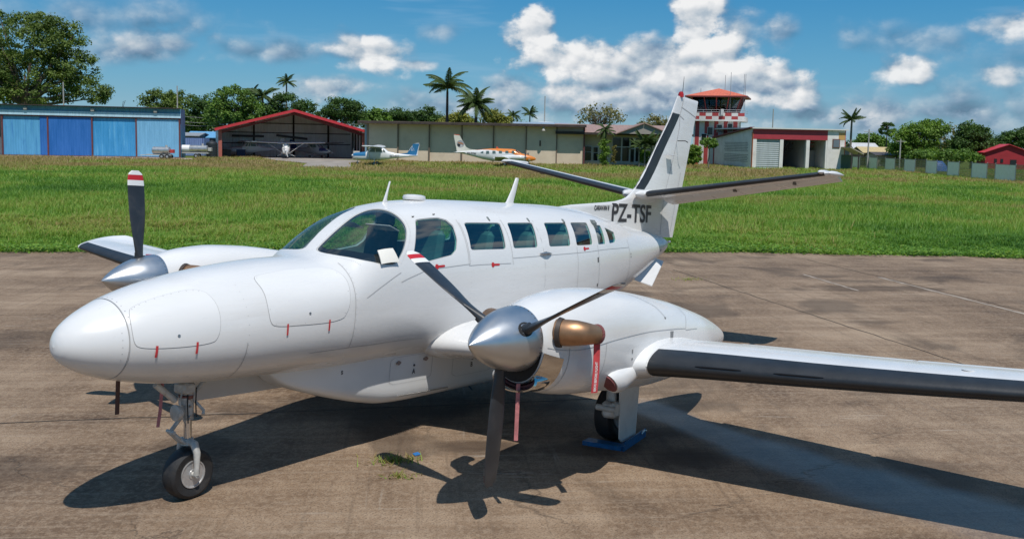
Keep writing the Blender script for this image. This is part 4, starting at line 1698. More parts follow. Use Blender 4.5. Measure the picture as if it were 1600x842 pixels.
for s_ in (-1, 1):
    mb = MB()
    xs = np.concatenate([np.linspace(2.52, 3.2, 16), np.linspace(3.3, 6.0, 28), np.linspace(6.1, 7.0, 14)])
    th = np.arange(64) * 360 / 64.0
    rr = []
    for x in xs:
        r = NS(x, th, s_)
        if x < 2.66:                                            # slanted front below the spinner
            r = r.copy()
            r[:, 0] += np.where(r[:, 2] < 1.2, (1.2 - r[:, 2]) * .12, 0) * (2.66 - x) / .14
        rr.append(r)
    mb.loft(rr)
    nac = ab(mb, 'nacelle', WHITE, plane)
    fb = MB()
    r0 = rr[0].copy()
    c0_ = r0.mean(0)
    r1 = c0_ + (r0 - c0_) * .985
    r1[:, 0] = r0[:, 0] - .006
    fb.add(list(r1), [tuple(range(len(r1)))])
    ab(fb, 'front_bulkhead', DARK, nac)
    # polished lip round the chin intake
    lp = MB()
    a = np.arange(40) * 2 * PI / 40
    rings = []
    for (sc, dx) in ((.78, .035), (.80, .0), (.88, -.030), (.97, -.026), (1.03, .02), (1.06, .10), (1.02, .16)):
        rings.append(np.stack([np.full(40, 2.555 + dx) + .02 * np.sin(a), s_ * EY + .235 * sc * np.cos(a), 1.005 + .112 * sc * np.sin(a)], 1))
    lp.loft(rings, 0, True, False)
    ab(lp, 'intake_lip', POL, nac)
    pl = MB()
    pl.lathe([(.001, -.012), (.12, -.01), (.185, .01), (.19, .05)], 'x', (2.575, 0, 0), 28)
    pl.v = [(v[0], s_ * EY + v[1], 1.005 + v[2] * .47) for v in pl.v]
    ab(pl, 'intake_plug', MAUVE, nac)
    # polished chin skin behind the lip
    cs = MB()
    rings = []
    for x in np.linspace(2.53, 2.74, 8):
        th2 = np.linspace(100, 260, 40)
        P = NS(x, th2, s_)
        C = np.array([x, s_ * EY, float(NF[3](x))])
        N = P - C
        N /= np.linalg.norm(N, axis=1, keepdims=True)
        rings.append(P + N * .006)
    cs.loft(rings, 0, True, False, False)
    ab(cs, 'chin_skin', POL, nac)
    # cowling joints
    for path in ([(2.56, 92), (3.4, 84), (4.2, 78), (5.1, 72)], [(5.1, 72), (5.22, 50), (5.15, 20), (5.1, 0)], [(3.35, 84), (3.30, 130), (3.3, 160)], [(2.80, 88), (2.80, 165)],
                 [(4.15, 20), (4.5, 42), (4.62, 58)], [(5.1, 74), (5.45, 70)]):
        for m_ in (1, -1):
            ab(nac_ribbon([(q[0], q[1] * m_) for q in path], s_), 'panel_joint', GREYSEAM, nac)
    for (x, t, w_, h_) in ((4.72, 83, .03, .055), (3.85, 92, .008, .02), (3.86, 99, .008, .012), (4.62, 60, .012, .012)):
        P = NS(x, np.array([t * s_ * -1.0]), s_)[0] if False else NS(x, np.array([t]), s_)[0]
        v = MB()
        v.box((P[0], P[1], P[2]), (w_ * 2, .012, h_ * 2), bevel=.003)
        ab(v, 'vent', mat('nacelle_vent', (.22, .22, .22), .5, .3), nac)
    # exhaust stubs, one each side of the nacelle
    for q in (-1, 1):
        y0 = s_ * EY + q * .30
        ex = MB()
        path = [(2.71, y0 - q * .02, 1.415), (2.725, y0 + q * .07, 1.42), (2.755, y0 + q * .14, 1.425), (2.81, y0 + q * .185, 1.42), (2.88, y0 + q * .205, 1.413), (2.965, y0 + q * .21, 1.405)]
        rad = [.102, .101, .096, .088, .079, .071]
        ex.tube(path, rad, 20, cap=False, flat=1.1)
        eo = ab(ex, 'exhaust_stub', COPPER, nac)
        fl = MB()
        fl.tube([(2.70, y0 - q * .0, 1.415), (2.708, y0 + q * .035, 1.415)], [.118, .110], 22, flat=1.10)
        ab(fl, 'exhaust_flange', mat('sooty_flange', (.05, .04, .035), .6, .3), eo)
        if q == s_ or s_ < 0:
            cv = MB()
            cv.tube([(2.945, y0 + q * .21, 1.406), (2.975, y0 + q * .21, 1.404), (3.0, y0 + q * .21, 1.402), (3.015, y0 + q * .21, 1.401)], [.075, .081, .066, .03], 16, flat=1.1)
            ab(cv, 'exhaust_bung', MAUVE, eo)
    # oil cooler scoop outboard
    sc = MB()
    rings = []
    for (x, w, h, dz) in ((3.56, .082, .095, .0), (3.60, .098, .11, .01), (3.70, .10, .115, .02), (3.85, .085, .10, .04), (4.05, .055, .068, .07), (4.25, .015, .02, .095)):
        a = np.arange(24) * 2 * PI / 24
        rings.append(np.stack([x - .09 * np.sin(a) * (1 if x < 3.8 else .4), s_ * (EY + .345 + .0 * a) + w * np.cos(a), .885 + dz + h * np.sin(a)], 1))
    sc.loft(rings, 0, True, True)
    so_ = ab(sc, 'oil_cooler_scoop', WHITE2, nac)
    pg = MB()
    a = np.arange(24) * 2 * PI / 24
    for k_, (kk, dx) in enumerate(((.86, .0), (.80, -.02), (.45, -.035), (.05, -.04))):
        pass
    pr = [np.stack([3.556 + dx - .09 * np.sin(a) * kk, s_ * (EY + .345) + .082 * kk * np.cos(a), .885 + .095 * kk * np.sin(a)], 1) for kk, dx in ((.88, .0), (.80, -.022), (.45, -.034), (.05, -.038))]
    pg.loft(pr)
    ab(pg, 'scoop_plug', MAUVE, so_)

# ---- fin, rudder, tailplane
FZ = [1.90, 2.10, 2.30, 2.42, 2.49, 2.545, 2.62, 2.72, 2.90, 3.5, 4.085, 4.25, 4.375]
FLE = pchip(FZ, [8.6, 7.8, 7.0, 7.05, 7.9, 8.66, 9.02, 9.20, 9.42, 9.935, 10.43, 10.53, 10.62])
FTE = pchip([1.90, 2.645, 4.38], [10.68, 10.90, 11.41])
FT = pchip([1.9, 2.4, 2.6, 3.0, 4.38], [.10, .085, .078, .070, .030])


def fin_half(x, z):
    c0, c1, t = float(FLE(z)), float(FTE(z)), float(FT(z))
    u = min(1, max(0, (x - max(c0, 8.9 if z < 2.62 else c0)) / (c1 - max(c0, 8.9 if z < 2.62 else c0))))
    base = t * 2.6 * (.60 * math.sqrt(max(u, 0)) - .126 * 2 * u - .7 * u ** 2 + .57 * u ** 3 - .2 * u ** 4 + .0) if u > 0 else 0
    v = min(1, max(0, (x - c0) / .6))
    return max(base, .030 * math.sqrt(v)) + .004


mb = MB()
rings = []
zs = [2.0, 2.15, 2.3, 2.36, 2.42, 2.455, 2.49, 2.52, 2.545, 2.58, 2.62, 2.67, 2.72, 2.8, 2.9, 3.1, 3.3, 3.5, 3.7, 3.9, 4.085, 4.2, 4.30, 4.35, 4.375]
for z in zs:
    c0, c1 = float(FLE(z)), float(FTE(z))
    u = .5 * (1 - np.cos(np.linspace(0, PI, 40)))
    xx = c0 + (c1 - c0) * u
    hh = np.array([fin_half(x, z) for x in xx])
    hh[0] = hh[-1] = .002
    k = 1.0 if z < 4.3 else (.8 if z < 4.36 else .4)
    L = [(x, -h * k, z) for x, h in zip(xx, hh)]
    Rr = [(x, h * k, z) for x, h in zip(xx[::-1], hh[::-1])]
    rings.append(L + Rr[1:-1])
mb.loft(rings)
fin = ab(mb, 'fin', WHITE, plane)
# black boot on the fin leading edge
bt = MB()
rings = []
for z in np.linspace(2.76, 4.07, 14):
    c0 = float(FLE(z))
    w_ = .27
    L = [(c0 + d, -(fin_half(c0 + d, z) + .004), z) for d in (w_, w_ * .6, w_ * .3, w_ * .1)]
    Rr = [(p[0], -p[1], p[2]) for p in L[::-1]]
    rings.append([(L[0][0], L[0][1] + .006, z)] + L + [(c0 - .006, 0, z)] + Rr + [(L[0][0], -L[0][1] - .006, z)])
bt.loft(rings, 0, True, False, False)
ab(bt, 'deicing_boot', BOOT, fin)


def fin_ribbon(pts, w=.012):
    p = np.asarray(pts, float)
    q = []
    for a, b in zip(p[:-1], p[1:]):
        q += [a + (b - a) * i / 8 for i in range(8)]
    q.append(p[-1])
    q = np.array(q)
    T = np.gradient(q, axis=0)
    T /= np.linalg.norm(T, axis=1, keepdims=True)
    B = np.stack([-T[:, 1], T[:, 0]], 1)
    mbs = MB()
    for s2 in (-1, 1):
        V = [(x, s2 * (fin_half(x, z) + .0035), z) for x, z in np.concatenate([q + B * w / 2, q - B * w / 2])]
        n = len(q)
        mbs.add(V, [(i, i + 1, n + i + 1, n + i) for i in range(n - 1)])
    return mbs


for pts in ([(10.22, 2.05), (10.24, 2.5), (10.34, 2.85), (10.56, 3.40), (10.70, 3.86), (10.70, 4.05), (10.86, 4.0)], [(10.70, 4.05), (10.82, 4.36)], [(10.74, 4.20), (11.34, 4.08)], [(10.44, 4.08), (10.68, 4.04)], [(10.60, 2.1), (10.85, 3.1)]):
    ab(fin_ribbon(pts), 'panel_joint', GREYSEAM, fin)
be = MB()
be.lathe([(.05, 0), (.048, .05), (.035, .085), (.001, .10)], 'z', (10.74, 0, 4.365), 16)
ab(be, 'beacon', mat('red_beacon_lens', (.35, .02, .02), .15), fin)
an = MB()
an.tube([(10.80, 0, 4.42), (10.82, 0, 4.72)], [.006, .003], 6)
ab(an, 'whip_aerial', DARK, fin)
# fence on the port face and its bracket
fe = MB()
fe.box((10.33, -.115, 3.36), (.20, .10, .012))
ab(fe, 'aerial_mount', WHITE2, fin)
an = MB()
an.tube([(10.60, -.06, 3.62), (10.60, -.20, 3.62), (10.66, -.22, 3.60)], .008, 6)
ab(an, 'static_wick', DARK, fin)


def finy(x, z):
    return -(fin_half(x, z) + .007)


port_text('PZ-TSF', 8.50, 2.245, .385, finy, fin, 'registration', LETTER, 1.13, .008, .0)
port_text('CARAVAN II', 7.98, 2.40, .095, finy, fin, 'lettering', LETTER, .86, .003, .02)

for s_ in (-1, 1):
    def tsec(y, K=20):
        t = (y - .1) / 2.75
        return foil(y, 9.26 + .42 * t, 1.10 - .38 * t, 2.675 + .455 * t, .11, 0.0, K, 0.0) * np.array([1, s_, 1])
    mb = MB()
    def tfix(y, K=20):
        t = (y - .1) / 2.75
        c = (1.10 - .38 * t)
        r = foil(y, 9.26 + .42 * t, c, 2.675 + .455 * t, .11, 0.0, K, 0.0) * np.array([1, s_, 1])
        r[:, 0] = np.minimum(r[:, 0], 9.26 + .42 * t + c * .60)
        return r
    mb.loft([tfix(y) for y in np.linspace(.02, 2.86, 12)])
    tl = ab(mb, 'tailplane', WHITE, plane)
    ev = MB()
    rr = []
    for y in np.linspace(.16, 2.86, 10):
        t = (y - .1) / 2.75
        c = 1.10 - .38 * t
        rr.append(foil(y, 9.26 + .42 * t + c * .585, c * .46, 2.675 + .455 * t, .155, .27, 14, 0.0) * np.array([1, s_, 1]))
    ev.loft(rr)
    ab(ev, 'elevator', WHITE2, tl)
    bt = MB()
    bt.loft(strip_on([tsec(y, 24) for y in np.linspace(.20, 2.80, 10)], 17, 27), 0, True, False, False)
    ab(bt, 'deicing_boot', BOOT, tl)
    tp = MB()
    rings = []
    for t in np.linspace(0, 1, 7):
        r = tsec(2.862)
        c = r.mean(0)
        q = c + (r - c) * math.sqrt(max(.02, 1 - t ** 2))
        q[:, 1] = s_ * (2.862 + .075 * t)
        rings.append(q)
    tp.loft(rings)
    ab(tp, 'tailplane_tip', WHITE2, tl)
    hn = MB()
    hn.tube([(10.32, s_ * 2.76, 3.145), (9.78, s_ * 2.76, 3.145), (9.62, s_ * 2.76, 3.14), (9.54, s_ * 2.76, 3.135)], [.04, .048, .040, .008], 10, flat=.7)
    ab(hn, 'balance_horn', WHITE2, tl)
    fa = MB()
    fa.tube([(9.12, s_ * .10, 2.675), (9.2, s_ * .12, 2.68), (9.5, s_ * .12, 2.69), (10.0, s_ * .11, 2.69), (10.5, s_ * .04, 2.69)], [.01, .055, .070, .06, .02], 14)
    ab(fa, 'tailplane_fairing', WHITE2, tl)
    for y in (1.35, 2.25):
        hb = MB()
        t = (y - .1) / 2.75
        c = 1.10 - .38 * t
        hb.box((9.26 + .42 * t + c * .62, s_ * y, 2.675 + .455 * t - .055), (.14, .014, .05))
        ab(hb, 'elevator_hinge', mat('hinge_dark', (.12, .11, .10), .6), tl)
    # ventral strake
    vs = MB()
    vs.prism([(8.98, s_ * .16, 1.38), (9.72, s_ * .10, 1.70), (9.95, s_ * .26, 1.62), (9.38, s_ * .36, 1.26)], (0, .0, .014))
    ab(vs, 'ventral_strake', WHITE2, plane)
# aft lamp
lm = MB()
lm.tube([(10.62, 0, 1.92), (10.69, 0, 1.925), (10.71, 0, 1.925)], [.02, .02, .004], 10)
ab(lm, 'tail_lamp', mat('lens_clear', (.55, .55, .56), .12, .6), fin)
# roof aerials
an = MB()
rings = []
for z, x0, c in ((2.36, 3.50, .11), (2.405, 3.525, .05), (2.50, 3.565, .024), (2.60, 3.60, .016)):
    k = np.arange(12) * 2 * PI / 12
    rings.append(np.stack([x0 + c / 2 + c / 2 * np.cos(k), .012 * np.sin(k), np.full(12, z)], 1))
an.loft(rings)
ab(an, 'whip_aerial', WHITE2, hull)
an = MB()
an.lathe([(.001, .030), (.07, .027), (.112, .016), (.120, -.008), (.115, -.03)], 'z', (0, 0, 0), 20)
an.v = [(4.02 + v[0] * 1.2, v[1], 2.445 + v[2]) for v in an.v]
ab(an, 'dome_aerial', WHITE2, hull)
an = MB()
rings = []
for z, x0, c in ((2.41, 5.74, .26), (2.45, 5.80, .16), (2.60, 5.90, .11), (2.74, 5.97, .075), (2.76, 5.985, .05)):
    k = np.arange(14) * 2 * PI / 14
    rings.append(np.stack([x0 + c / 2 + c / 2 * np.cos(k), .016 * np.sin(k), np.full(14, z)], 1))
an.loft(rings)
ab(an, 'blade_aerial', WHITE2, hull)


# ---- landing gear
def wheel(name, cx, cy, cz, r, w, parent, flat=.012):
    """tyre with a rim; axis across the aeroplane"""
    t = MB()
    prof = [(r * .52, -w * .40), (r * .66, -w * .48), (r * .84, -w * .5), (r * .95, -w * .40), (r * .99, -w * .22), (r, 0), (r * .99, w * .22), (r * .95, w * .40), (r * .84, w * .5), (r * .66, w * .48), (r * .52, w * .40)]
    t.lathe(prof, 'y', (cx, cy, cz), 36)
    ty = ab(t, 'tyre', TYRE, parent)
    for s2 in (-1, 1):
        ri = MB()
        ri.lathe([(r * .54, s2 * w * .42), (r * .54, s2 * w * .47), (r * .50, s2 * w * .47), (r * .44, s2 * w * .30), (r * .22, s2 * w * .26), (r * .18, s2 * w * .46), (r * .05, s2 * w * .46)], 'y', (cx, cy, cz), 28)
        for k in range(6):
            q = 2 * PI * k / 6
            ri.tube([(cx + r * .33 * math.cos(q), cy + s2 * w * .26, cz + r * .33 * math.sin(q)), (cx + r * .33 * math.cos(q), cy + s2 * w * .32, cz + r * .33 * math.sin(q))], r * .06, 8)
        ab(ri, 'wheel_rim', mat('rim_metal', (.52, .52, .52), .35, .6, .15, 20), ty)
    return ty


def gz(x, z=0.0):
    """airframe z of a point z above the ground near station x"""
    return z / math.cos(AL) + (x - 5) * math.tan(AL)


ng = MB()
nx = 1.19
nw = np.array([1.215, 0, gz(1.215) + .222])
ng.tube([(1.17, 0, .80), (1.185, 0, .42)], [.048, .050], 16)
ng.tube([(1.15, 0, .62), (1.155, 0, .56)], [.06, .06], 16)
ng.box((1.14, 0, .70), (.13, .16, .10), bevel=.02)
strut = ab(ng, 'nose_gear_leg', GEARM, plane)
p = MB()
p.tube([(1.185, 0, .42), (1.195, 0, .22)], .034, 16)
ab(p, 'oleo_piston', CHROME, strut)
p = MB()
p.tube([(1.195, 0, .25), (1.197, 0, .20)], [.05, .06], 14)
for y in (-.115, .115):
    p.tube([(1.197, y * .2, .225), (1.20, y * .75, .215), (1.21, y, .14), (1.215, y * 1.02, nw[2] + .08), (1.215, y * 1.02, nw[2])], [.035, .036, .032, .024, .026], 10)
p.tube([(1.215, -.135, nw[2]), (1.215, .135, nw[2])], .022, 12)
ab(p, 'wheel_fork', GEARM, strut)
p = MB()
p.tube([(1.13, 0, .46), (1.02, 0, .34), (1.03, 0, .32)], .018, 8)
p.tube([(1.02, -.03, .33), (1.14, -.03, .22)], .016, 8)
p.tube([(1.02, .03, .33), (1.14, .03, .22)], .016, 8)
p.tube([(1.02, -.05, .335), (1.02, .05, .335)], .016, 8)
ab(p, 'torque_link', GEARM, strut)
p = MB()
p.lathe([(.02, .05), (.05, .03), (.068, -.01), (.07, -.03), (.062, -.034)], 'x', (1.06, -.03, .50), 22)
lmp = ab(p, 'taxi_lamp', GEARM, strut)
p = MB()
p.lathe([(.001, -.028), (.04, -.022), (.062, -.028)], 'x', (1.058, -.03, .50), 22)
ab(p, 'lamp_lens', mat('lamp_glass', (.5, .5, .5), .08, .9), lmp)
p = MB()
p.tube([(1.17, .05, .52), (1.45, .06, .78)], .022, 8)
p.tube([(1.05, 0, .60), (.86, .02, .76)], .028, 10)
p.tube([(1.22, -.04, .58), (1.27, -.10, .50), (1.25, -.12, .47)], .014, 8)
p.tube([(1.10, -.035, .72), (1.06, -.05, .60), (1.08, -.05, .48), (1.13, -.04, .40)], .008, 6)
ab(p, 'drag_brace', GEARM, strut)
p = MB()
for (a_, b_) in (((1.135, -.05, .74), (1.145, -.062, .40)), ((1.225, -.045, .70), (1.235, -.05, .44))):
    p.tube([a_, tuple((np.array(a_) + np.array(b_)) / 2 + np.array([-.015, -.012, 0])), b_], .006, 6)
ab(p, 'hydraulic_line', DARK, strut)
p = MB()
for zz in (.66, .60, .54, .45):
    p.tube([(1.165, -.045, zz), (1.165, -.064, zz)], .010, 6)
    p.tube([(1.11, -.0, zz - .01), (1.098, -.0, zz - .01)], .009, 6)
tag(ab(p, 'bolts', STEEL, strut), kind='stuff')
p = MB()
p.tube([(1.155, 0, .635), (1.157, 0, .605)], .0615, 16)
ab(p, 'placard_band', mat('brown_placard', (.20, .07, .05), .6), strut)
wheel('nose', nw[0], nw[1], nw[2], .225, .165, strut)
p = MB()
p.prism([(1.30, .215, .80), (2.85, .215, .80), (2.80, .235, .53), (2.70, .24, .485), (1.40, .24, .50), (1.32, .235, .55)], (0, .016, 0))
ab(p, 'nose_gear_door', mat('door_inner_paint', (.50, .50, .49), .45, 0, .06, 3), plane)
p = MB()
p.tube([(.50, 0, .84), (.505, 0, .565)], .020, 8, flat=.35)
ab(p, 'pitot_mast', mat('brown_mast', (.08, .035, .025), .7), hull)

for s_ in (-1, 1):
    wx, wy = 4.97, s_ * 2.17
    wz = gz(wx) + .295
    mg = MB()
    mg.tube([(4.72, wy - s_ * -.10, .95), (4.62, wy + s_ * .13, .62), (4.57, wy + s_ * .15, .43)], [.062, .058, .05], 14)
    mg.box((4.56, wy + s_ * .16, .415), (.17, .15, .17), bevel=.03)
    leg = ab(mg, 'main_gear_leg', GEARM, plane)
    p = MB()
    p.tube([(4.66, wy + s_ * .12, .38), (4.80, wy + s_ * .13, .31), (wx, wy + s_ * .10, wz)], [.06, .055, .045], 12)
    p.tube([(wx, wy + s_ * .14, wz), (wx, wy - s_ * .06, wz)], .04, 12)
    p.tube([(4.48, wy + s_ * .26, .43), (4.48, wy + s_ * .04, .43)], .032, 12)
    p.tube([(4.74, wy + s_ * .20, .40), (4.60, wy + s_ * .20, .40)], .018, 8)
    ab(p, 'trailing_link', GEARM, leg)
    p = MB()
    p.tube([(4.90, wy + s_ * .03, .92), (4.93, wy + s_ * .08, .55), (4.93, wy + s_ * .10, .34)], [.035, .035, .025], 10)
    ab(p, 'shock_strut', CHROME, leg)
    p = MB()
    p.tube([(4.62, wy + s_ * .14, .78), (4.60, wy + s_ * .19, .62), (4.63, wy + s_ * .20, .48)], .012, 7)
    ab(p, 'brake_hose', DARK, leg)
    wheel('main', wx, wy - s_ * .02, wz, .297, .20, leg)
    p = MB()
    dy = s_ * .20
    p.prism([(4.55, wy + dy * 1.2, .72), (4.99, wy + dy * 1.2, .72), (5.05, wy + dy * 1.0, .09), (5.0, wy + dy * .98, .055), (4.76, wy + dy * .98, .045), (4.69, wy + dy * 1.0, .09)], (0, s_ * .014, 0))
    ab(p, 'main_gear_door', mat('gear_door_paint', (.60, .60, .58), .4, 0, .06, 3, dirt=(.3, .27, .23), dscale=4, damt=.3), leg)

# ---- loose covers and streamers (they hang on the aeroplane, they are not part of it)
def streamer(name, label, pts, w, wdir, mt, text=None, cat='streamer'):
    """hanging cloth strip; pts in airframe coordinates"""
    def wl(p):
        x, z = p[0] - 5, p[2]
        return np.array([5 + x * math.cos(AL) + z * math.sin(AL), p[1], z * math.cos(AL) - x * math.sin(AL)])
    P = [wl(p) for p in pts]
    mb = MB()
    wd = np.asarray(wdir, float)
    wd /= np.linalg.norm(wd)
    nrm = np.cross(wd, (0, 0, 1))
    A, F = [], []
    n = len(P)
    for p in P:
        A += [p - wd * w / 2, p + wd * w / 2]
    A2 = [a + nrm * .003 for a in A]
    V = [a - P[0] for a in A + A2]
    m_ = 2 * n
    for i in range(n - 1):
        F.append((2 * i, 2 * i + 1, 2 * i + 3, 2 * i + 2))
        F.append((m_ + 2 * i, m_ + 2 * i + 2, m_ + 2 * i + 3, m_ + 2 * i + 1))
        F.append((2 * i, 2 * i + 2, m_ + 2 * i + 2, m_ + 2 * i))
        F.append((2 * i + 1, m_ + 2 * i + 1, m_ + 2 * i + 3, 2 * i + 3))
    F.append((0, m_, m_ + 1, 1))
    mb.add(V, F)
    me = mb.mesh(name, mt)
    o = link(name, me)
    o.location = tuple(P[0])
    tag(o, label, cat)
    if text:
        TV, TF = text_mesh(text, .030, .9, .0008)
        L = TV[:, 0].max()
        tot = P[-1][2] - P[0][2]
        out = []
        for v in TV:
            t = .96 - (v[0] / L) * .62                          # reads upward along the strip
            k = t * (n - 1)
            i = min(n - 2, int(k))
            c = P[i] + (P[i + 1] - P[i]) * (k - i)
            out.append(c - P[0] - wd * (v[1] - .011) - nrm * .0015 * (1 if (nrm @ (CAM - P[0])) < 0 else -3))
        tb = MB()
        tb.add(out, TF)
        to = link('lettering', tb.mesh('lettering', mat('streamer_white_print', (.7, .66, .64), .8)), o)
    return o


streamer('warning_streamer', 'red REMOVE BEFORE FLIGHT strip hanging from the copper exhaust', [(2.965, -3.0, 1.335), (2.965, -3.005, 1.22), (2.963, -3.01, 1.10), (2.957, -3.01, .99), (2.955, -3.01, .915)], .060, (.82, -.57, 0), mat('red_streamer_bright', (.46, .045, .05), .8, 0, .25, 12), 'REMOVE BEFORE FLIGHT')
streamer('warning_streamer', 'thin faded pink strip hanging behind the down-pointing propeller blade', [(2.52, -2.53, .97), (2.525, -2.53, .82), (2.53, -2.53, .66), (2.535, -2.53, .49)], .034, (.7, -.7, 0), PINKCLOTH)
streamer('warning_streamer', 'faded pink strip dangling in front of the nose wheel leg', [(.93, .02, .76), (.925, .02, .64), (.92, .02, .52), (.905, .02, .39)], .028, (.6, -.8, 0), PINKCLOTH)

# ------------------------------------------------------------------ small things on the apron
BLUEC = mat('blue_chock_paint', (.008, .10, .24), .45, 0, .3, 12, dirt=(.12, .10, .08), dscale=14, damt=.5)
ck = thing('wheel_chock', 'bright blue folded steel chock round the port main wheel', 'wheel chock', (4.72, -2.3, 0))
p = MB()
p.prism([(-.12, .30, .0), (-.05, -.12, .0), (.06, -.12, .0), (.02, .30, .0)], (0, 0, .045))
p.build('front_bar', BLUEC, ck)
p = MB()
p.prism([(-.05, -.15, .0), (.55, -.10, .0), (.56, -.04, .0), (-.02, -.085, .0)], (0, 0, .055))
p.prism([(.0, -.148, .056), (.55, -.10, .056), (.55, -.085, .056), (.0, -.133, .056)], (0, 0, .035))
p.build('side_bar', BLUEC, ck)
p = MB()
p.tube([(.40, -.12, .07), (.47, -.118, .09), (.54, -.11, .07)], .010, 6)
p.build('handle', STEEL, ck)
ck2 = thing('wheel_chock', 'blue steel chock under the far main wheel beyond the belly', 'wheel chock', (4.70, 2.1, 0))
p = MB()
p.prism([(-.10, .20, .0), (-.10, -.22, .0), (.02, -.22, .0), (.02, .20, .0)], (0, 0, .05))
p.build('front_bar', BLUEC, ck2)
p = MB()
p.prism([(0, 0, 0), (.07, -.02, 0), (.10, .05, 0), (.03, .06, 0)], (0, 0, .006))
ch = p.build('plastic_scrap', mat('blue_plastic', (.03, .16, .42), .4))
ch.location = (3.25, -.86, .004)
tag(ch, 'small torn scrap of blue plastic lying on the concrete', 'litter')


def weed_tuft(loc, n, spread, label, seed):
    r2 = np.random.default_rng(seed)
    V, T = [], []
    for i in range(n):
        a, rr = r2.uniform(0, 2 * PI), abs(r2.normal(0, spread))
        bx, by = rr * math.cos(a) * 1.8, rr * math.sin(a)
        h, d, w = r2.uniform(.01, .075), r2.uniform(0, 2 * PI), r2.uniform(.004, .009)
        l = r2.uniform(.03, .10)
        V += [(bx - w * math.sin(d), by + w * math.cos(d), 0), (bx + w * math.sin(d), by - w * math.cos(d), 0), (bx + l * math.cos(d), by + l * math.sin(d), h)]
        T += [r2.uniform(.42, .98)] * 3
    o = raw_mesh('weed_tuft', np.array(V), None, 3, GRM, None, np.array(T))
    o.location = loc
    o.rotation_euler = (0, 0, -.7)
    return tag(o, label, 'weed', kind='stuff')


GRM = grass_material()
weed_tuft((3.02, -.80, 0), 220, .09, 'straggly green weed growing in a crack by the propeller shadow', 1)
weed_tuft((2.72, -1.12, 0), 60, .06, 'smaller yellowish weed in the crack nearer the propeller shadow', 2)
weed_tuft((16.6, 2.2, 0), 110, .14, 'lone pale weed on the concrete behind the tail', 3)


# ------------------------------------------------------------------ buildings behind the field
def site(name, label, cat, px, depth, turn=0.0, group=None):
    p = gp(px, depth)
    return thing(name, label, cat, (p[0], p[1], -.05), -YAW + turn, group)


def bx(name, mt, parent, x0, x1, y0, y1, z0, z1, bevel=0.0):
    m_ = MB()
    m_.box(((x0 + x1) / 2, (y0 + y1) / 2, (z0 + z1) / 2), (x1 - x0, y1 - y0, z1 - z0), bevel=bevel)
    return m_.build(name, mt, parent)


def pxm(depth):
    return depth / FPX


MAROON = mat('maroon_steel', (.13, .035, .035), .6, 0, .2, 2)
DARKW = mat('dark_timber', (.035, .027, .022), .8, 0, .3, 3)
LAMPM = mat('floodlight_grey', (.42, .40, .36), .5)

# --- long blue hangar
D = 123.0
bh = site('blue_hangar', 'long low blue sheet-metal hangar with four sliding doors', 'hangar', 147, D, .20)
k = pxm(D) * .951
X = lambda px: (px - 147) * k
zd, zf0, zf1, zr = hpx(183.5, 147, D), hpx(180.5, 147, D), hpx(173, 147, D), hpx(167, 147, D)
cols = [((10, 78), (.085, .33, .58), 'faded light blue door with a darker right edge', (.03, .17, .46)), ((78, 145), (.012, .125, .42), 'deep blue door', None), ((145, 213), (.035, .27, .56), 'streaked medium blue door', (.12, .40, .66)), ((213, 281), (.16, .40, .62), 'pale blue door', None)]
for i, ((a, b), c, lab, dr) in enumerate(cols):
    mt = corr_mat('blue_door_sheet_%s' % 'abcd'[i], c, .30, .35, .5, .10, dirt=dr, damt=.75)
    d_ = bx('sliding_door', mt, bh, X(a) + .06, X(b) - .06, -.10 - .08 * (i % 2), .02, .12, zd)
    d_['label'] = lab
bx('edge_sheet', corr_mat('blue_door_sheet_b', (.012, .125, .42)), bh, X(66), X(77), -.19, -.1025, .13, zd - .01)
for a in (10, 78, 145, 213, 281):
    bx('post', MAROON, bh, X(a) - .09, X(a) + .09, -.30, .05, .0, zd + .1)
bx('door_track', MAROON, bh, X(8), X(283), -.32, .06, zd + .002, zd + .16)
bx('bottom_rail', MAROON, bh, X(8), X(283), -.28, .0, .02, .115)
bx('lower_fascia', corr_mat('pale_blue_fascia', (.42, .62, .74), .22, .4, .5), bh, X(-25), X(283.5), -.42, -.30, zd + .17, zf1 - .12)
bx('upper_fascia', corr_mat('mid_blue_fascia', (.10, .30, .46), .3, .3), bh, X(-25), X(283), -.16, -.02, zf1 - .119, zr)
rf = MB()
rf.prism([(X(-28), -.9, zr + .02), (X(284), -.9, zr + .02), (X(284) - .8, 4.2, zr + .05), (X(-28), 4.2, zr + .05)], (0, 0, .10))
rf.build('roof', mat('rusty_dark_roof', (.045, .035, .032), .8, 0, .3, 1), bh)
bx('wall', corr_mat('blue_side_sheet', (.05, .16, .30)), bh, X(282), X(283), .0, 3.9, 0, zr)
bx('rear_wall', corr_mat('blue_side_sheet', (.05, .16, .30)), bh, X(-25), X(282), 3.7, 3.9, 0, zr)
for a in (46, 147, 244):
    f_ = MB()
    f_.box((X(a), -.55, zf1 + .12), (.45, .25, .35), bevel=.04)
    f_.tube([(X(a), -.2, zf1 + .25), (X(a), -.5, zf1 + .2)], .04, 6)
    f_.build('floodlight', LAMPM, bh)
m_ = MB()
m_.tube([(X(189), 1, zr), (X(191), 1, zr + .9)], .03, 5)
m_.tube([(X(190), 1, zr), (X(194), 1, zr + 1.0)], .03, 5)
m_.build('roof_stay', DARKW, bh)
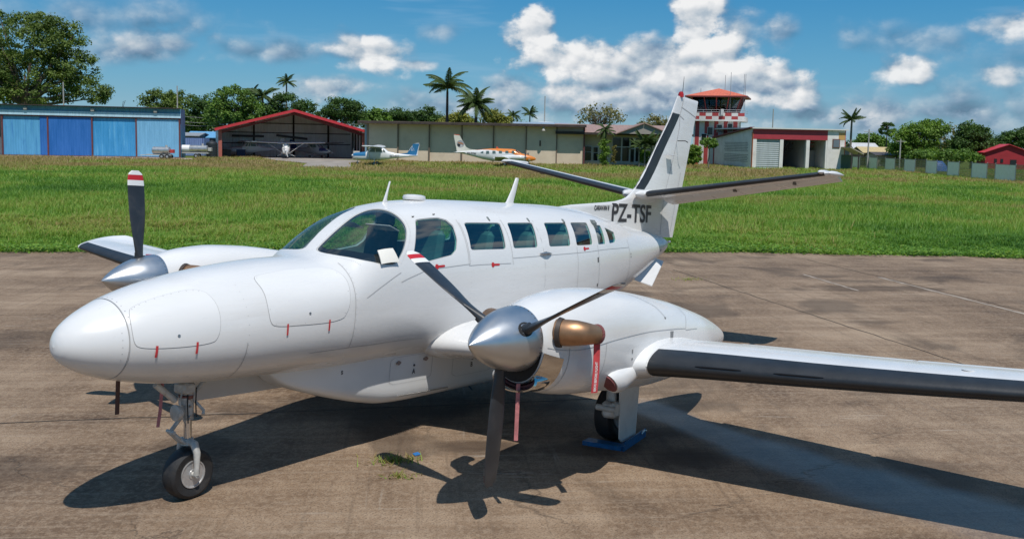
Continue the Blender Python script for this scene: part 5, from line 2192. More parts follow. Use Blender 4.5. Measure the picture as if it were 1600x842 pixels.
# low white annex at its left end
an_ = site('annex', 'white walled annex with a barred window at the left picture edge', 'building', -14, D)
k0 = lambda px: (px + 14) * k
bx('wall', mat('annex_white', (.55, .55, .53), .7, 0, .15, 1), an_, k0(-50), k0(8.5), .1, 6, 0, 2.3)
bx('window', mat('annex_glass', (.05, .07, .09), .15), an_, k0(-6), k0(7), .04, .0999, 2.35, 4.2)
for i in range(5):
    bx('window_bar', mat('annex_bar', (.45, .46, .46), .5), an_, k0(-6 + i * 3) - .03, k0(-6 + i * 3) + .03, -.02, .035, 2.35, 4.2)
bx('upper_wall', mat('annex_grey', (.30, .32, .34), .7, 0, .15, 1), an_, k0(-50), k0(8.4), .12, 6, 2.301, zd)

# --- red-roofed open hangar
D = 133.0
TURN = .34
rh = site('open_hangar', 'open-fronted hangar with a bright red gable roof and aeroplanes inside', 'hangar', 459, D, TURN)
HW, ZE, ZP, DEP = 10.0, 4.05, 6.75, 11.0
GREYS = corr_mat('grey_hangar_sheet', (.80, .83, .82), .45, .6, .5, .08, dirt=(.58, .57, .55), damt=.4)
REDR = corr_mat('red_roof_sheet', (.52, .035, .04), .35, .3, .45, .1)
REDF = mat('red_fascia_paint', (.50, .035, .045), .45, 0, .12, 2)
for sx in (-1, 1):
    r_ = MB()
    ov = .55
    sl = (ZP - ZE) / HW
    r_.prism([(sx * (HW + ov), -.9, ZE - ov * sl), (0, -.9, ZP), (0, -.9, ZP + .10), (sx * (HW + ov), -.9, ZE - ov * sl + .10)], (0, DEP + 1.2, 0))
    r_.build('roof_slope', REDR, rh)
    f_ = MB()
    f_.prism([(sx * (HW + ov + .05), -1.02, ZE - ov * sl - .22), (0, -1.02, ZP - .24), (0, -1.02, ZP + .14), (sx * (HW + ov + .05), -1.02, ZE - ov * sl + .14)], (0, .115, 0))
    f_.build('fascia', REDF, rh)
    f_ = MB()
    f_.prism([(sx * (HW - .1), -.02, ZE - .35), (0, -.02, ZP - .40), (0, -.02, ZP - .62), (sx * (HW - .1), -.02, ZE - .75)], (0, .2, 0))
    f_.build('gable_truss', mat('dark_red_steel', (.16, .03, .03), .6), rh)
    p_ = MB()
    p_.box((sx * (HW - .12), .0, ZE / 2 - .15), (.46, .5, ZE - .3))
    p_.build('door_post', mat('salmon_post', (.42, .12, .09), .6, 0, .1, 2), rh)
    w_ = bx('side_wall', GREYS, rh, sx * HW - .06, sx * HW + .06, .26, DEP, 0, ZE - .05)
    for yy in np.linspace(2, DEP - 2, 4):
        m_ = MB()
        m_.box((sx * (HW - .16), yy, ZE / 2), (.18, .18, ZE - .1))
        m_.build('column', DARKW, rh)
rw = MB()
rw.prism([(-HW, DEP, 0), (HW, DEP, 0), (HW, DEP, ZE - .05), (0, DEP, ZP - .05), (-HW, DEP, ZE - .05)], (0, .08, 0))
rw.build('rear_wall', GREYS, rh)
for xx in (-4.6, 1.2, 6.4):
    bx('column', DARKW, rh, xx - .12, xx + .12, DEP - .25, DEP - .01, 0, ZE + (ZP - ZE) * (1 - abs(xx) / HW) - .1)
for zz in (2.0, 3.6, 5.0):
    hw = HW - .2 if zz < ZE else HW * (ZP - zz) / (ZP - ZE) - .3
    bx('purlin', DARKW, rh, -hw, hw, DEP - .13, DEP - .012, zz - .06, zz + .06)
bx('hangar_floor', mat('hangar_floor_concrete', (.42, .40, .37), .8, 0, .2, 1), rh, -HW, HW, .3, DEP - .02, .02, .045)
for (xx, zz, rr) in ((-5.5, 3.05, .0), (.9, 3.0, -.10)):
    m_ = MB()
    m_.box((xx, DEP - .6, zz), (4.6, .35, .32), M=Matrix.Rotation(-rr, 3, 'Y'))
    m_.build('spare_panel', mat('dark_grey_panel', (.06, .065, .07), .6), rh)

# --- long beige hangar
D = 130.0
lh = site('beige_hangar', 'long beige hangar with tall panelled doors under a dark eave', 'hangar', 741, D, -.045)
k = pxm(D)
X = lambda px: (px - 741) * k
ZT = hpx(194, 741, D)
BEIGE = mat('beige_door_paint', (.63, .51, .39), .75, 0, .06, .8, dirt=(.50, .40, .30), dscale=.6, damt=.5)
ed_ = [576, 622, 671, 722, 771, 822, 869, 911]
for i, (a, b) in enumerate(zip(ed_[:-1], ed_[1:])):
    bx('door_leaf', BEIGE, lh, X(a) + .03, X(b) - .03, -.06 - (.22, .10, .0, .16, .05, .26, .12)[i], .1, .05, ZT - .15)
    bx('leaf_edge', mat('brown_edge', (.16, .115, .085), .7), lh, X(b) - .075, X(b) + .075, -.38, .1005, .06, ZT - .12)
bx('wall', mat('beige_wall', (.36, .31, .25), .8, 0, .1, 1), lh, X(568), X(912), .3, .5, 0, ZT)
bx('end_post', MAROON, lh, X(910.5), X(912.5), -.45, .28, 0, ZT)
bx('downpipe', mat('light_blue_pipe', (.25, .42, .55), .5), lh, X(571), X(572.6), -.4, -.2, .1, ZT - .3)
r_ = MB()
r_.prism([(X(562), -1.75, ZT + .10), (X(914), -1.75, ZT + .10), (X(914), 20, ZT + .22), (X(562), 20, ZT + .22)], (0, 0, .10))
r_.build('roof', mat('weathered_roof_sheet', (.11, .085, .07), .8, 0, .35, .8), lh)
bx('eave_board', mat('eave_dark', (.05, .035, .03), .8, 0, .4, 1.5), lh, X(562), X(914), -1.85, -1.755, ZT - .16, ZT + .12)
bx('end_wall', mat('beige_wall', (.36, .31, .25), .8, 0, .1, 1), lh, X(568), X(568) + .2, .51, 19, 0, ZT)
for a in (848.5,):
    m_ = MB()
    m_.lathe([(.05, .3), (.16, .1), (.26, -.25)], 'z', (X(a), -1.55, ZT - .45), 12)
    m_.build('lamp', LAMPM, lh)
    m_ = MB()
    m_.box((X(843.5), -.4, ZT - 2.4), (.18, .1, .75))
    m_.build('hanging_bar', mat('eave_dark', (.05, .035, .03)), lh)

# --- blue-grey roofs and a brown roof beyond
rb = site('shed_roof_building', 'low building with a pale blue-grey sheet roof beyond the beige hangar', 'building', 820, 168)
z1, z0 = hpx(190, 820, 168), hpx(204, 820, 168)
m_ = MB()
m_.prism([(-8, 0, z0), (8, 0, z0), (8, 7, z1), (-8, 7, z1)], (0, 0, .1))
m_.build('roof', corr_mat('blue_grey_sheet', (.24, .31, .38), .5, .4, .45), rb)
bx('wall', mat('grey_block', (.3, .3, .3), .8), rb, -7.8, 7.8, .4, 6.8, 0, z0 - .05)
rb = site('domed_building', 'flat white dome roof beyond the beige hangar', 'building', 853, 176)
m_ = MB()
z1, z0 = hpx(190, 853, 176), hpx(195, 853, 176)
m_.lathe([(2.6, z0), (2.4, z0 + (z1 - z0) * .5), (1.4, z1 - .05), (.05, z1)], 'z', (0, 2, 0), 24)
m_.lathe([(2.5, 0), (2.5, z0 - .02)], 'z', (0, 2, 0), 24)
m_.build('dome', mat('dome_white', (.7, .7, .7), .5), rb)

# --- terminal with brown roof
D = 129.0
tm = site('terminal_building', 'beige terminal with brown sheet roof and dark glass doors', 'building', 985, D, -.03)
k = pxm(D)
X = lambda px: (px - 985) * k
ZT = hpx(209, 985, D)
WALLT = mat('terminal_wall', (.52, .44, .35), .8, 0, .08, 1)
bx('wall', WALLT, tm, X(913), X(1075), 1.2, 1.5, 0, ZT)
bx('plinth', WALLT, tm, X(913), X(1075), 1.0, 1.19, 0, .55)
GL = mat('dark_shop_glass', (.012, .016, .02), .08, 0)
FR = mat('white_alu_frame', (.5, .5, .5), .5)
for (a, b, z0, z1) in ((915, 926, .6, 2.6), (928, 936, .6, 2.5), (958, 972, .6, 3.9), (973, 985, .6, 3.9), (986, 993, .3, 3.8), (994, 1006, .6, 3.8)):
    f_ = bx('window', FR, tm, X(a) - .05, X(b) + .05, 1.08, 1.197, z0 - .05, z1 + .05)
    bx('pane', GL, f_, X(a) + .06, X(b) - .06, 1.03, 1.078, z0 + .05, z0 + (z1 - z0) * .58)
    bx('pane', GL, f_, X(a) + .06, X(b) - .06, 1.03, 1.078, z0 + (z1 - z0) * .62, z1 - .05)
BR = corr_mat('brown_pink_roof', (.30, .19, .155), .5, .35, .6, .15)
z1 = hpx(196, 985, D + 8)
m_ = MB()
m_.prism([(X(868), -1.0, ZT - .02), (X(1080), -1.0, ZT - .02), (X(1080), 9, z1), (X(868), 9, z1)], (0, 0, .10))
m_.build('roof', BR, tm)
bx('eave_board', DARKW, tm, X(868), X(1080), -1.1, -1.003, ZT - .2, ZT + .10)
m_ = MB()
zg = hpx(196, 1000, D - 3)
m_.prism([(X(962), -3.0, ZT), (X(1002), -3.0, zg + .25), (X(1040), -3.0, ZT), (X(1040), 8, ZT), (X(1002), 8, zg + .25), (X(962), 8, ZT)][:3], (0, 11, 0))
m_.build('porch_gable', mat('gable_grey', (.30, .27, .24), .8), tm)
for (q0, q1) in ((962, 1001.6), (1042, 1002.4)):
    m_ = MB()
    m_.prism([(X(q0 - 3 * (1 if q0 < 1000 else -1)), -3.3, ZT - .1), (X(q1), -3.3, zg + .27), (X(q1), 8.3, zg + .27), (X(q0 - 3 * (1 if q0 < 1000 else -1)), 8.3, ZT - .1)], (0, 0, .12))
    m_.build('porch_roof', BR, tm)

# --- control tower
D = 148.0
tw_ = site('control_tower', 'red and white checked control tower with orange pyramid roof', 'control tower', 1120, D, -.30)
k = pxm(D)
TW = mat('tower_white', (.62, .60, .57), .7, 0, .1, 1.0, dirt=(.4, .36, .32), dscale=1.0, damt=.4)
TR = mat('tower_red', (.36, .045, .045), .6, 0, .15, 1.0)
ORG = corr_mat('orange_roof_sheet', (.58, .13, .06), .5, .3, .5, .1)
zb0, zb1, zc0, zc1, zpk = hpx(190, 1120, D), hpx(177.5, 1120, D), hpx(176, 1120, D), hpx(151.5, 1120, D), hpx(138, 1120, D)
h = 3.3
bx('shaft', TW, tw_, -h, h, -h, h, 0, zb0)
for i in range(5):                                              # red stripes, a little proud
    a = -h + .25 + i * 1.42
    bx('stripe', TR, tw_, a, a + .62, -h - .025, -h - .002, 0, zb0 - .02)
    bx('stripe', TR, tw_, -h - .025, -h - .002, a, a + .62, 0, zb0 - .02)
for (a, zz) in ((.2, 5.0), (1.75, 5.2), (-2.1, 3.6), (-1.2, 4.6)):
    f_ = bx('window', FR, tw_, a, a + .85, -h - .09, -h - .028, zz, zz + 1.2)
    bx('pane', GL, f_, a + .08, a + .77, -h - .115, -h - .092, zz + .08, zz + 1.12)
bx('deck', TW, tw_, -h - 1.0, h + 1.0, -h - 1.0, h + 1.0, zb0 + .002, zb0 + .25)
n = 9
wch = 2 * (h + 1.0) / n
zm = (zb0 + .25 + zb1) / 2
for side_ in range(2):
    for i in range(n):
        for j in range(2):
            a = -h - 1.0 + i * wch
            z0, z1 = (zb0 + .252, zm) if j == 0 else (zm + .001, zb1)
            mt = TR if (i + j + side_) % 2 else TW
            if side_ == 0:
                bx('parapet_panel', mt, tw_, a, a + wch - .001, -h - 1.0, -h - .88, z0, z1)
            else:
                bx('parapet_panel', mt, tw_, -h - 1.0, -h - .88, a + .122, a + wch - .001, z0, z1)
bx('parapet', TW, tw_, h + .88, h + 1.0, -h - .87, h + 1.0, zb0 + .252, zb1 - .5)
m_ = MB()
for zz in (zb1 + .15, zb1 + .45):
    m_.tube([(-h - .95, -h - .95, zz), (h + .95, -h - .95, zz), (h + .95, h + .95, zz)], .03, 5)
for i in range(8):
    a = -h - .95 + i * 2 * (h + .95) / 7
    m_.tube([(a, -h - .95, zb1), (a, -h - .95, zb1 + .45)], .025, 5)
m_.build('railing', mat('railing_grey', (.4, .4, .42), .5), tw_)
cb, ct = h - .35, h + .45
fl_ = bx('cab_base', TR, tw_, -cb, cb, -cb, cb, zb0 + .251, zc0)
CABG = glass_mat('cab_glass', (.30, .40, .45), .08)
for s_ in range(4):
    M3 = Matrix.Rotation(s_ * PI / 2, 3, 'Z')
    m_ = MB()
    m_.prism([M3 @ Vector(q) for q in ((-cb, -cb, zc0), (cb, -cb, zc0), (ct, -ct, zc1), (-ct, -ct, zc1))], M3 @ Vector((0, .03, 0)))
    m_.build('cab_window', CABG, tw_)
    for i in range(5):
        u = -1 + i * .5
        m_ = MB()
        m_.tube([M3 @ Vector((cb * u, -cb - .03, zc0)), M3 @ Vector((ct * u, -ct - .03, zc1))], .085, 6)
        m_.build('mullion', TR if s_ in (0, 3) else MAROON, tw_)
m_ = MB()
m_.box((0, 0, zc0 + .55), (2.2, 1.2, 1.0), bevel=.1)
m_.tube([(.9, -1.3, zc0), (.9, -1.3, zc0 + 1.5)], .18, 8)
m_.build('console', mat('console_dark', (.03, .03, .035), .6), tw_)
m_ = MB()
e_ = ct + .85
m_.add([(-e_, -e_, zc1), (e_, -e_, zc1), (e_, e_, zc1), (-e_, e_, zc1), (0, 0, zpk)], [(0, 1, 4), (1, 2, 4), (2, 3, 4), (3, 0, 4), (3, 2, 1, 0)])
m_.build('roof', ORG, tw_)
bx('roof_edge', mat('dark_red_steel', (.16, .03, .03), .6), tw_, -e_ - .04, e_ + .04, -e_ - .04, e_ + .04, zc1 - .20, zc1 - .003)
for (xx, yy, zt) in ((1.0, -e_ * .2, 118), (2.1, -h - .9, 116), (4.05, -h - .9, 119), (6.0, -h, 118), (-e_ * .6, 0, 138)):
    m_ = MB()
    m_.tube([(xx if xx < 5 else h + .9, yy, zb1 if yy < -2 else zc1), (xx if xx < 5 else h + .9, yy, hpx(zt, 1130, D))], .035, 5)
    m_.build('aerial', mat('aerial_grey', (.25, .25, .27), .5), tw_)
m_ = MB()
m_.box((1.0, -h - 1.15, zb1 + .1), (.45, .3, .9), bevel=.05)
m_.build('beacon_box', FR, tw_)

# --- fire station
D = 131.0
fs_ = site('fire_station', 'white fire station with a broad red band over three bays', 'building', 1246, D, .13)
k = pxm(D) / math.cos(.13)
X = lambda px: (px - 1246) * k
FW = mat('station_white', (.68, .66, .63), .7, 0, .08, .8, dirt=(.45, .40, .35), dscale=.9, damt=.45)
FRD = mat('station_red', (.35, .035, .05), .55, 0, .1, 1)
zr, zb, zd = hpx(201, 1246, D), hpx(202.5, 1246, D), hpx(218, 1246, D)
x0, x1 = X(1174), X(1322)
DP = 16.0
bx('red_band', FRD, fs_, x0 + .02, X(1294), -.12, .10, zd, zb)
bx('roof', mat('roof_white_edge', (.6, .6, .58), .6), fs_, x0 - .3, x1 + .35, -.5, DP + .3, zr - .10, zr + .06)
for a, b in ((1174, 1180), (1217.5, 1223), (1260, 1265.5), (1291.5, 1294)):
    bx('pier', FW, fs_, X(a), X(b), -.10, .35, 0, zd - .003)
bx('corner_trim', mat('orange_brown_trim', (.38, .12, .05), .6), fs_, x0 - .10, x0 - .003, -.16, .1, 0, zb - .4)
m_ = MB()
SH = corr_mat('shutter_grey', (.33, .37, .38), .28, .7, .5, .1, axis=2)
bx('roller_shutter', SH, fs_, X(1180), X(1217.5), .08, .16, .0, zd - .004)
tower_x0 = X(1294)
bx('stair_block', FW, fs_, tower_x0, x1, -.14, 5, 0, zr - .11)
bx('stair_trim', mat('pink_trim', (.45, .16, .14), .6), fs_, x1 - .001, x1 + .12, -.16, .3, 0, zr - .11)
bx('gold_panel', mat('gold_panel', (.50, .30, .10), .6), fs_, x1 - .9, x1 - .01, -.165, -.142, zr - 1.4, zr - .4)
f_ = bx('window', mat('brown_frame', (.16, .07, .05), .6), fs_, X(1302), X(1314), -.22, -.142, hpx(231, 1308, D), hpx(217, 1308, D))
bx('pane', mat('grey_pane', (.14, .17, .20), .12), f_, X(1303.2), X(1312.8), -.25, -.222, hpx(229.8, 1308, D), hpx(218.2, 1308, D))
bx('rear_wall', mat('inner_grey', (.32, .31, .30), .8), fs_, x0, x1, DP - .2, DP, 0, zr - .101)
bx('inner_wall', mat('inner_grey', (.32, .31, .30), .8), fs_, X(1260), X(1262), .4, DP - .3, 0, zd + .3)
bx('inner_gallery', mat('inner_grey', (.32, .31, .30), .8), fs_, X(1265), X(1293), 3.5, 3.7, 0, 2.6)
f_ = bx('inner_door', FRD, fs_, X(1274), X(1281), 3.42, 3.497, .5, 2.0)
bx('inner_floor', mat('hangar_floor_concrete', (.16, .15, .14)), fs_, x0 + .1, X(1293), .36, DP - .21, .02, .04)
m_ = MB()
for i in range(9):                                              # stair inside the open bay
    m_.box((X(1228) + i * .30, 4.0, .35 + i * .30), (.34, 1.0, .06))
m_.tube([(X(1226), 3.5, 1.0), (X(1226) + 2.7, 3.5, 3.7)], .04, 5)
m_.tube([(X(1226), 4.5, 1.0), (X(1226) + 2.7, 4.5, 3.7)], .04, 5)
m_.build('staircase', mat('stair_dark_red', (.10, .03, .03), .6), fs_)
m_ = MB()
for zz in (3.2, 3.7, 4.2):
    m_.tube([(X(1272), 3.2, zz), (X(1290), 3.2, zz)], .05, 5)
m_.build('rack', mat('rack_red', (.42, .05, .05), .6), fs_)
bx('end_wall', FW, fs_, x1 - .2, x1 - .005, 5.01, DP - .21, 0, zr - .101)
# side wall of pierced blocks with sloping roof line
zlo = hpx(216.5, 1110, D + 9)
w_ = MB()
w_.prism([(x0 - .0, .101, 0), (x0, .101, zr - .12), (x0, DP, zlo), (x0, DP, 0)], (-.18, 0, 0))
wall = w_.build('side_wall', FW, fs_)
hm = mat('block_hole', (.10, .10, .10), .9)
hole_me = None
for band_, (zlo_, rows) in enumerate(((.9, 5), (2.35, 6))):
    for j in range(rows):
        for i in range(22):
            yy, zz = 1.3 + i * .42 + (.21 if j % 2 else 0), zlo_ + j * .23
            if hole_me is None:
                hb = MB()
                hb.box((0, 0, 0), (.02, .19, .11))
                hole_me = hb.mesh('pierced_block', hm)
            o = link('pierced_block', hole_me, wall)
            o.location = (x0 - .19, yy, zz)
r_ = MB()
r_.prism([(x0 - .6, -.4, zr - .03), (x0 - .0, -.4, zr - .03), (x0 - .0, DP + .3, zlo + .05), (x0 - .6, DP + .3, zlo + .05)], (0, 0, .16))
r_.build('verge_board', mat('dark_red_steel', (.16, .03, .03), .6), fs_)
m_ = MB()
m_.tube([(x0 - .3, DP - .2, 0), (x0 - .3, DP - .2, zlo)], .09, 6)
m_.build('downpipe', MAROON, fs_)
# small lean-to porch at its right end
lp_ = site('lean_to_porch', 'small beige lean-to roof on posts beside the white fire station', 'porch', 1333, 129)
m_ = MB()
m_.prism([(-.7, -1, 3.1), (1.2, -1, 2.2), (1.2, 3, 2.2), (-.7, 3, 3.1)], (0, 0, .1))
m_.build('roof', mat('porch_beige', (.45, .39, .30), .7), lp_)
for xx in (-.4, .55):
    bx('post', DARKW, lp_, xx - .07, xx + .07, -.9, -.76, 0, 2.4)
bx('rear_wall', mat('porch_green', (.10, .14, .09), .8), lp_, -.6, 1.0, 2.6, 2.7, 0, 2.1)

# --- perimeter fence with pale green screens
PANELM = bpy.data.materials.new('pale_green_screen')
PANELM.use_nodes = True
_t = PANELM.node_tree
_g = NG(_t)
_b = _t.nodes['Principled BSDF']
_b.inputs['Base Color'].default_value = (.42, .50, .38, 1)
_b.inputs['Roughness'].default_value = .8
_b.inputs['Alpha'].default_value = .86
_oc = _g.n('ShaderNodeTexCoord').outputs['Object']
_t.links.new(_g.ramp(_g.noise(_oc, 3.0, 5.0), [(.3, (.78, .80, .62)), (.7, (.88, .88, .74))]), _b.inputs['Base Color'])
MESHM = mat('olive_mesh', (.30, .28, .10), .8, 0, .2, 4)
MESHM.node_tree.nodes['Principled BSDF'].inputs['Alpha'].default_value = .42
fn = thing('perimeter_fence', 'chain fence with pale green screen panels at the right edge of the field', 'fence', gp(1460, 118))
fn.location.z = -.05
fpts = [(1331, 146), (1345, 143), (1359, 140), (1372, 137), (1385, 133.5), (1400, 130), (1415, 126.5), (1432, 122.5), (1449, 118.5), (1466, 114.5), (1483, 111), (1501, 107.5), (1521, 104), (1545, 100.5), (1558, 98.5), (1590, 94.5), (1640, 89)]
FPW = [gp(a, b) - gp(1460, 118) for a, b in fpts]
for i in range(len(FPW) - 1):
    a, b = FPW[i], FPW[i + 1]
    d = (b - a) / np.linalg.norm(b - a)
    nrm = np.array([-d[1], d[0], 0])
    hgt = 1.75
    m_ = MB()
    m_.tube([a, a + np.array([0, 0, hgt + .1])], .045, 6)
    m_.build('post', mat('fence_post_grey', (.36, .37, .36), .6), fn)
    m_ = MB()
    for zz in (.12, hgt):
        m_.tube([a + np.array([0, 0, zz]), b + np.array([0, 0, zz])], .03, 5)
    m_.build('rail', mat('fence_rail_dark', (.06, .06, .055), .7), fn)
    if i % 2 == 0:
        m_ = MB()
        m_.prism([a + d * .05 + np.array([0, 0, .16]), b - d * .05 + np.array([0, 0, .16]), b - d * .05 + np.array([0, 0, hgt - .04]), a + d * .05 + np.array([0, 0, hgt - .04])], nrm * .02)
        m_.build('screen_panel', PANELM, fn)
    else:
        m_ = MB()
        for zz in np.linspace(.3, hgt - .2, 6):
            m_.tube([a + np.array([0, 0, zz]), b + np.array([0, 0, zz])], .012, 4)
        m_.build('wire_strands', mat('fence_wire', (.16, .17, .15), .6), fn)
        m_ = MB()
        m_.prism([a + d * .05 + np.array([0, 0, .16]), b - d * .05 + np.array([0, 0, .16]), b - d * .05 + np.array([0, 0, hgt - .04]), a + d * .05 + np.array([0, 0, hgt - .04])], nrm * .01)
        m_.build('mesh_infill', MESHM, fn)

# --- houses beyond the fence
def house(name, label, px, depth, w, dep, zw, zr, wallc, roofc, turn=0.0, gable_front=False, wins=(), overhang=.35):
    h_ = site(name, label, 'house', px, depth, turn)
    wm = mat(name + '_wall_' + str(px), wallc, .8, 0, .15, 1.2)
    rm = corr_mat(name + '_roof_' + str(px), roofc, .4, .3, .6, .15)
    b_ = MB()
    if gable_front:
        b_.prism([(-w / 2, 0, 0), (w / 2, 0, 0), (w / 2, 0, zw), (0, 0, zr - .05), (-w / 2, 0, zw)], (0, dep, 0))
    else:
        b_.prism([(-w / 2, 0, 0), (-w / 2, dep, 0), (-w / 2, dep, zw), (-w / 2, dep / 2, zr - .05), (-w / 2, 0, zw)], (w, 0, 0))
    b_.build('wall', wm, h_)
    for s2 in (-1, 1):
        m_ = MB()
        if gable_front:
            sl = (zr - zw) / (w / 2)
            m_.prism([(0, -overhang, zr), (s2 * (w / 2 + overhang), -overhang, zw - overhang * sl), (s2 * (w / 2 + overhang), dep + overhang, zw - overhang * sl), (0, dep + overhang, zr)], (0, 0, .1))
        else:
            sl = (zr - zw) / (dep / 2)
            y_ = -overhang if s2 < 0 else dep + overhang
            m_.prism([(-w / 2 - overhang, dep / 2, zr), (w / 2 + overhang, dep / 2, zr), (w / 2 + overhang, y_, zw - overhang * sl), (-w / 2 - overhang, y_, zw - overhang * sl)], (0, 0, .1))
        m_.build('roof_slope', rm, h_)
    for (a, b, z0, z1) in wins:
        f_ = bx('window', mat('dark_window', (.02, .02, .025), .2), h_, a, b, -.05, -.003, z0, z1)
    return h_


house('red_house', 'bright red gabled house at the right edge beyond the fence', 1577, 150, 6.6, 8, 2.8, 4.05, (.34, .02, .03), (.50, .03, .045), -.3, True, [(.3, 1.2, .4, 1.7), (-2.0, -1.6, 1.2, 1.8), (-1.1, -.7, 1.2, 1.8)])
house('wooden_shack', 'brown shack with a straw coloured roof beyond the fence', 1378, 165, 6.0, 6, 2.3, 3.2, (.16, .09, .06), (.46, .36, .18), 0, False, [(-2, -1, .9, 1.8), (0, 1, .9, 1.8)])
house('grey_shed', 'grey open shed with a pale roof left of the straw-roofed shack', 1354, 172, 4.2, 5, 3.0, 3.9, (.13, .13, .14), (.48, .48, .48), 0, False, [(-1.6, -.2, .8, 2.2), (.2, 1.6, .8, 2.2)])
house('weathered_barn', 'long weathered low building with peeling white walls beyond the fence', 1410, 160, 8.5, 5, 1.9, 2.35, (.34, .30, .27), (.06, .05, .045), 0, False, [(-3.4, -2.6, .6, 1.5), (-1, .2, .5, 1.6), (1.8, 2.8, .6, 1.5)])
tp_ = site('tarpaulin_stack', 'blue tarpaulin over a low stack behind the fence', 'tarpaulin', 1469, 128)
m_ = MB()
m_.loft([np.array([(x, .8 * math.cos(a) * w, .15 + max(0, math.sin(a)) * 1.45 * w) for a in np.linspace(0, PI, 9)]) for x, w in ((-.95, .6), (-.6, .95), (0, 1.0), (.5, .93), (.95, .6))], 0, True)
m_.build('cover', mat('blue_tarp', (.05, .14, .46), .5, 0, .15, 3), tp_)

# --- sheds between the two hangars on the left
sh = house('blue_roof_shed', 'small shed with a bright blue roof between the two hangars', 318, 142, 5.2, 6, 2.7, 3.5, (.10, .12, .16), (.10, .30, .52), .0, False)
sh = house('grey_shed', 'open grey shed with white posts just right of the blue hangar', 291, 139, 3.4, 5, 2.9, 3.3, (.20, .22, .25), (.22, .24, .26), 0, False)
cn = site('shipping_container', 'blue corrugated container standing behind the white tank', 'container', 300, 134)
bx('body', corr_mat('container_blue', (.16, .24, .48), .3, .7), cn, -1.7, 1.7, 0, 2.4, .15, 2.6)
for xx in (-1.6, 1.45):
    bx('corner_post', mat('container_blue_dark', (.08, .12, .28), .6), cn, xx, xx + .15, -.03, -.002, .12, 2.62)
rr_ = house('red_roof_shed', 'low shed with a red roof beside the black water tank', 341, 150, 4.2, 4, 2.5, 3.3, (.32, .30, .28), (.5, .05, .06))
wt = site('water_tank', 'black ribbed plastic water tank between the hangars', 'water tank', 331, 128)
m_ = MB()
prof = []
for i in range(19):
    prof.append((.74 + (.035 if i % 3 == 1 else 0), .1 + i * .105))
prof += [(.6, 2.15), (.25, 2.3), (.22, 2.42), (.02, 2.42)]
m_.lathe([(.02, .1)] + prof, 'z', (0, 0, 0), 24)
m_.build('body', mat('black_polythene', (.02, .024, .028), .45), wt)

# --- fuel bowsers
SILV = mat('bowser_silver', (.55, .54, .52), .35, .8, .15, 3)


def bowser(name, label, px, depth, L, r, zc, twin, front=None):
    t_ = site(name, label, 'fuel bowser', px, depth)
    m_ = MB()
    pr_ = [(.02, -L / 2 - .08), (r * .7, -L / 2 - .06), (r, -L / 2 + .05), (r, L / 2 - .05), (r * .7, L / 2 + .06), (.02, L / 2 + .08)]
    m_.lathe(pr_, 'x', (0, 0, zc), 24)
    m_.build('tank', SILV, t_)
    if front:
        m_ = MB()
        m_.lathe([(r * 1.01, -L / 2 - .05), (r * 1.01, -L / 2 + L * .30)], 'x', (0, 0, zc), 24)
        m_.build('tank_end_band', mat('bowser_white', (.75, .75, .74), .4), t_)
    bx('chassis', GEARM, t_, -L / 2 - .7, L / 2 + .2, -.35, .35, zc - r - .16, zc - r - .02)
    for xx in ((.25, .95) if twin else (.3,)):
        for yy in (-.62, .62):
            w_ = MB()
            w_.lathe([(.14, -.08), (.24, -.10), (.30, -.07), (.31, 0), (.30, .07), (.24, .10), (.14, .08)], 'y', (xx, yy, .31), 18)
            wo = w_.build('wheel', TYRE, t_)
            w_ = MB()
            w_.lathe([(.02, -.085), (.15, -.08), (.16, -.04), (.02, -.03)], 'y', (xx, yy, .31), 14)
            w_.build('hub', mat('rim_metal', (.52, .52, .52)), wo)
    m_ = MB()
    m_.tube([(-L / 2 - .6, 0, zc - r - .1), (-L / 2 - 1.6, 0, .42)], .05, 6)
    m_.tube([(-L / 2 - 1.5, 0, .45), (-L / 2 - 1.5, 0, .02)], .03, 6)
    m_.build('drawbar', GEARM, t_)
    bx('pump_cabinet', mat('pump_red', (.45, .05, .05), .5) if twin else GEARM, t_, L / 2 + .12, L / 2 + .55, -.3, .3, zc - .3, zc + .15, .03)
    m_ = MB()
    m_.tube([(L * .3, 0, zc + r - .02), (L * .3, 0, zc + r + .22)], .14, 10)
    m_.build('filler', GEARM, t_)
    return t_


bowser('fuel_trailer', 'silver tank trailer with twin axles in front of the pale blue door', 252, 119, 2.1, .46, 1.05, True)
bowser('fuel_tank_trailer', 'longer silver tank with a white end between the hangars', 305, 126, 3.3, .47, 1.25, False, True)

# --- poles and wires behind the hangars
POLE = mat('pole_grey', (.34, .33, .31), .7)
def pole(label, px, depth, top, arm=False):
    t_ = site('utility_pole', label, 'pole', px, depth)
    z = hpx(top, px, depth)
    m_ = MB()
    m_.tube([(0, 0, 0), (0, 0, z)], [.14, .09], 8)
    m_.build('shaft', POLE, t_)
    if arm:
        m_ = MB()
        m_.tube([(-.7, 0, z - .35), (.7, 0, z - .35)], .05, 6)
        m_.build('crossarm', POLE, t_)
    return t_


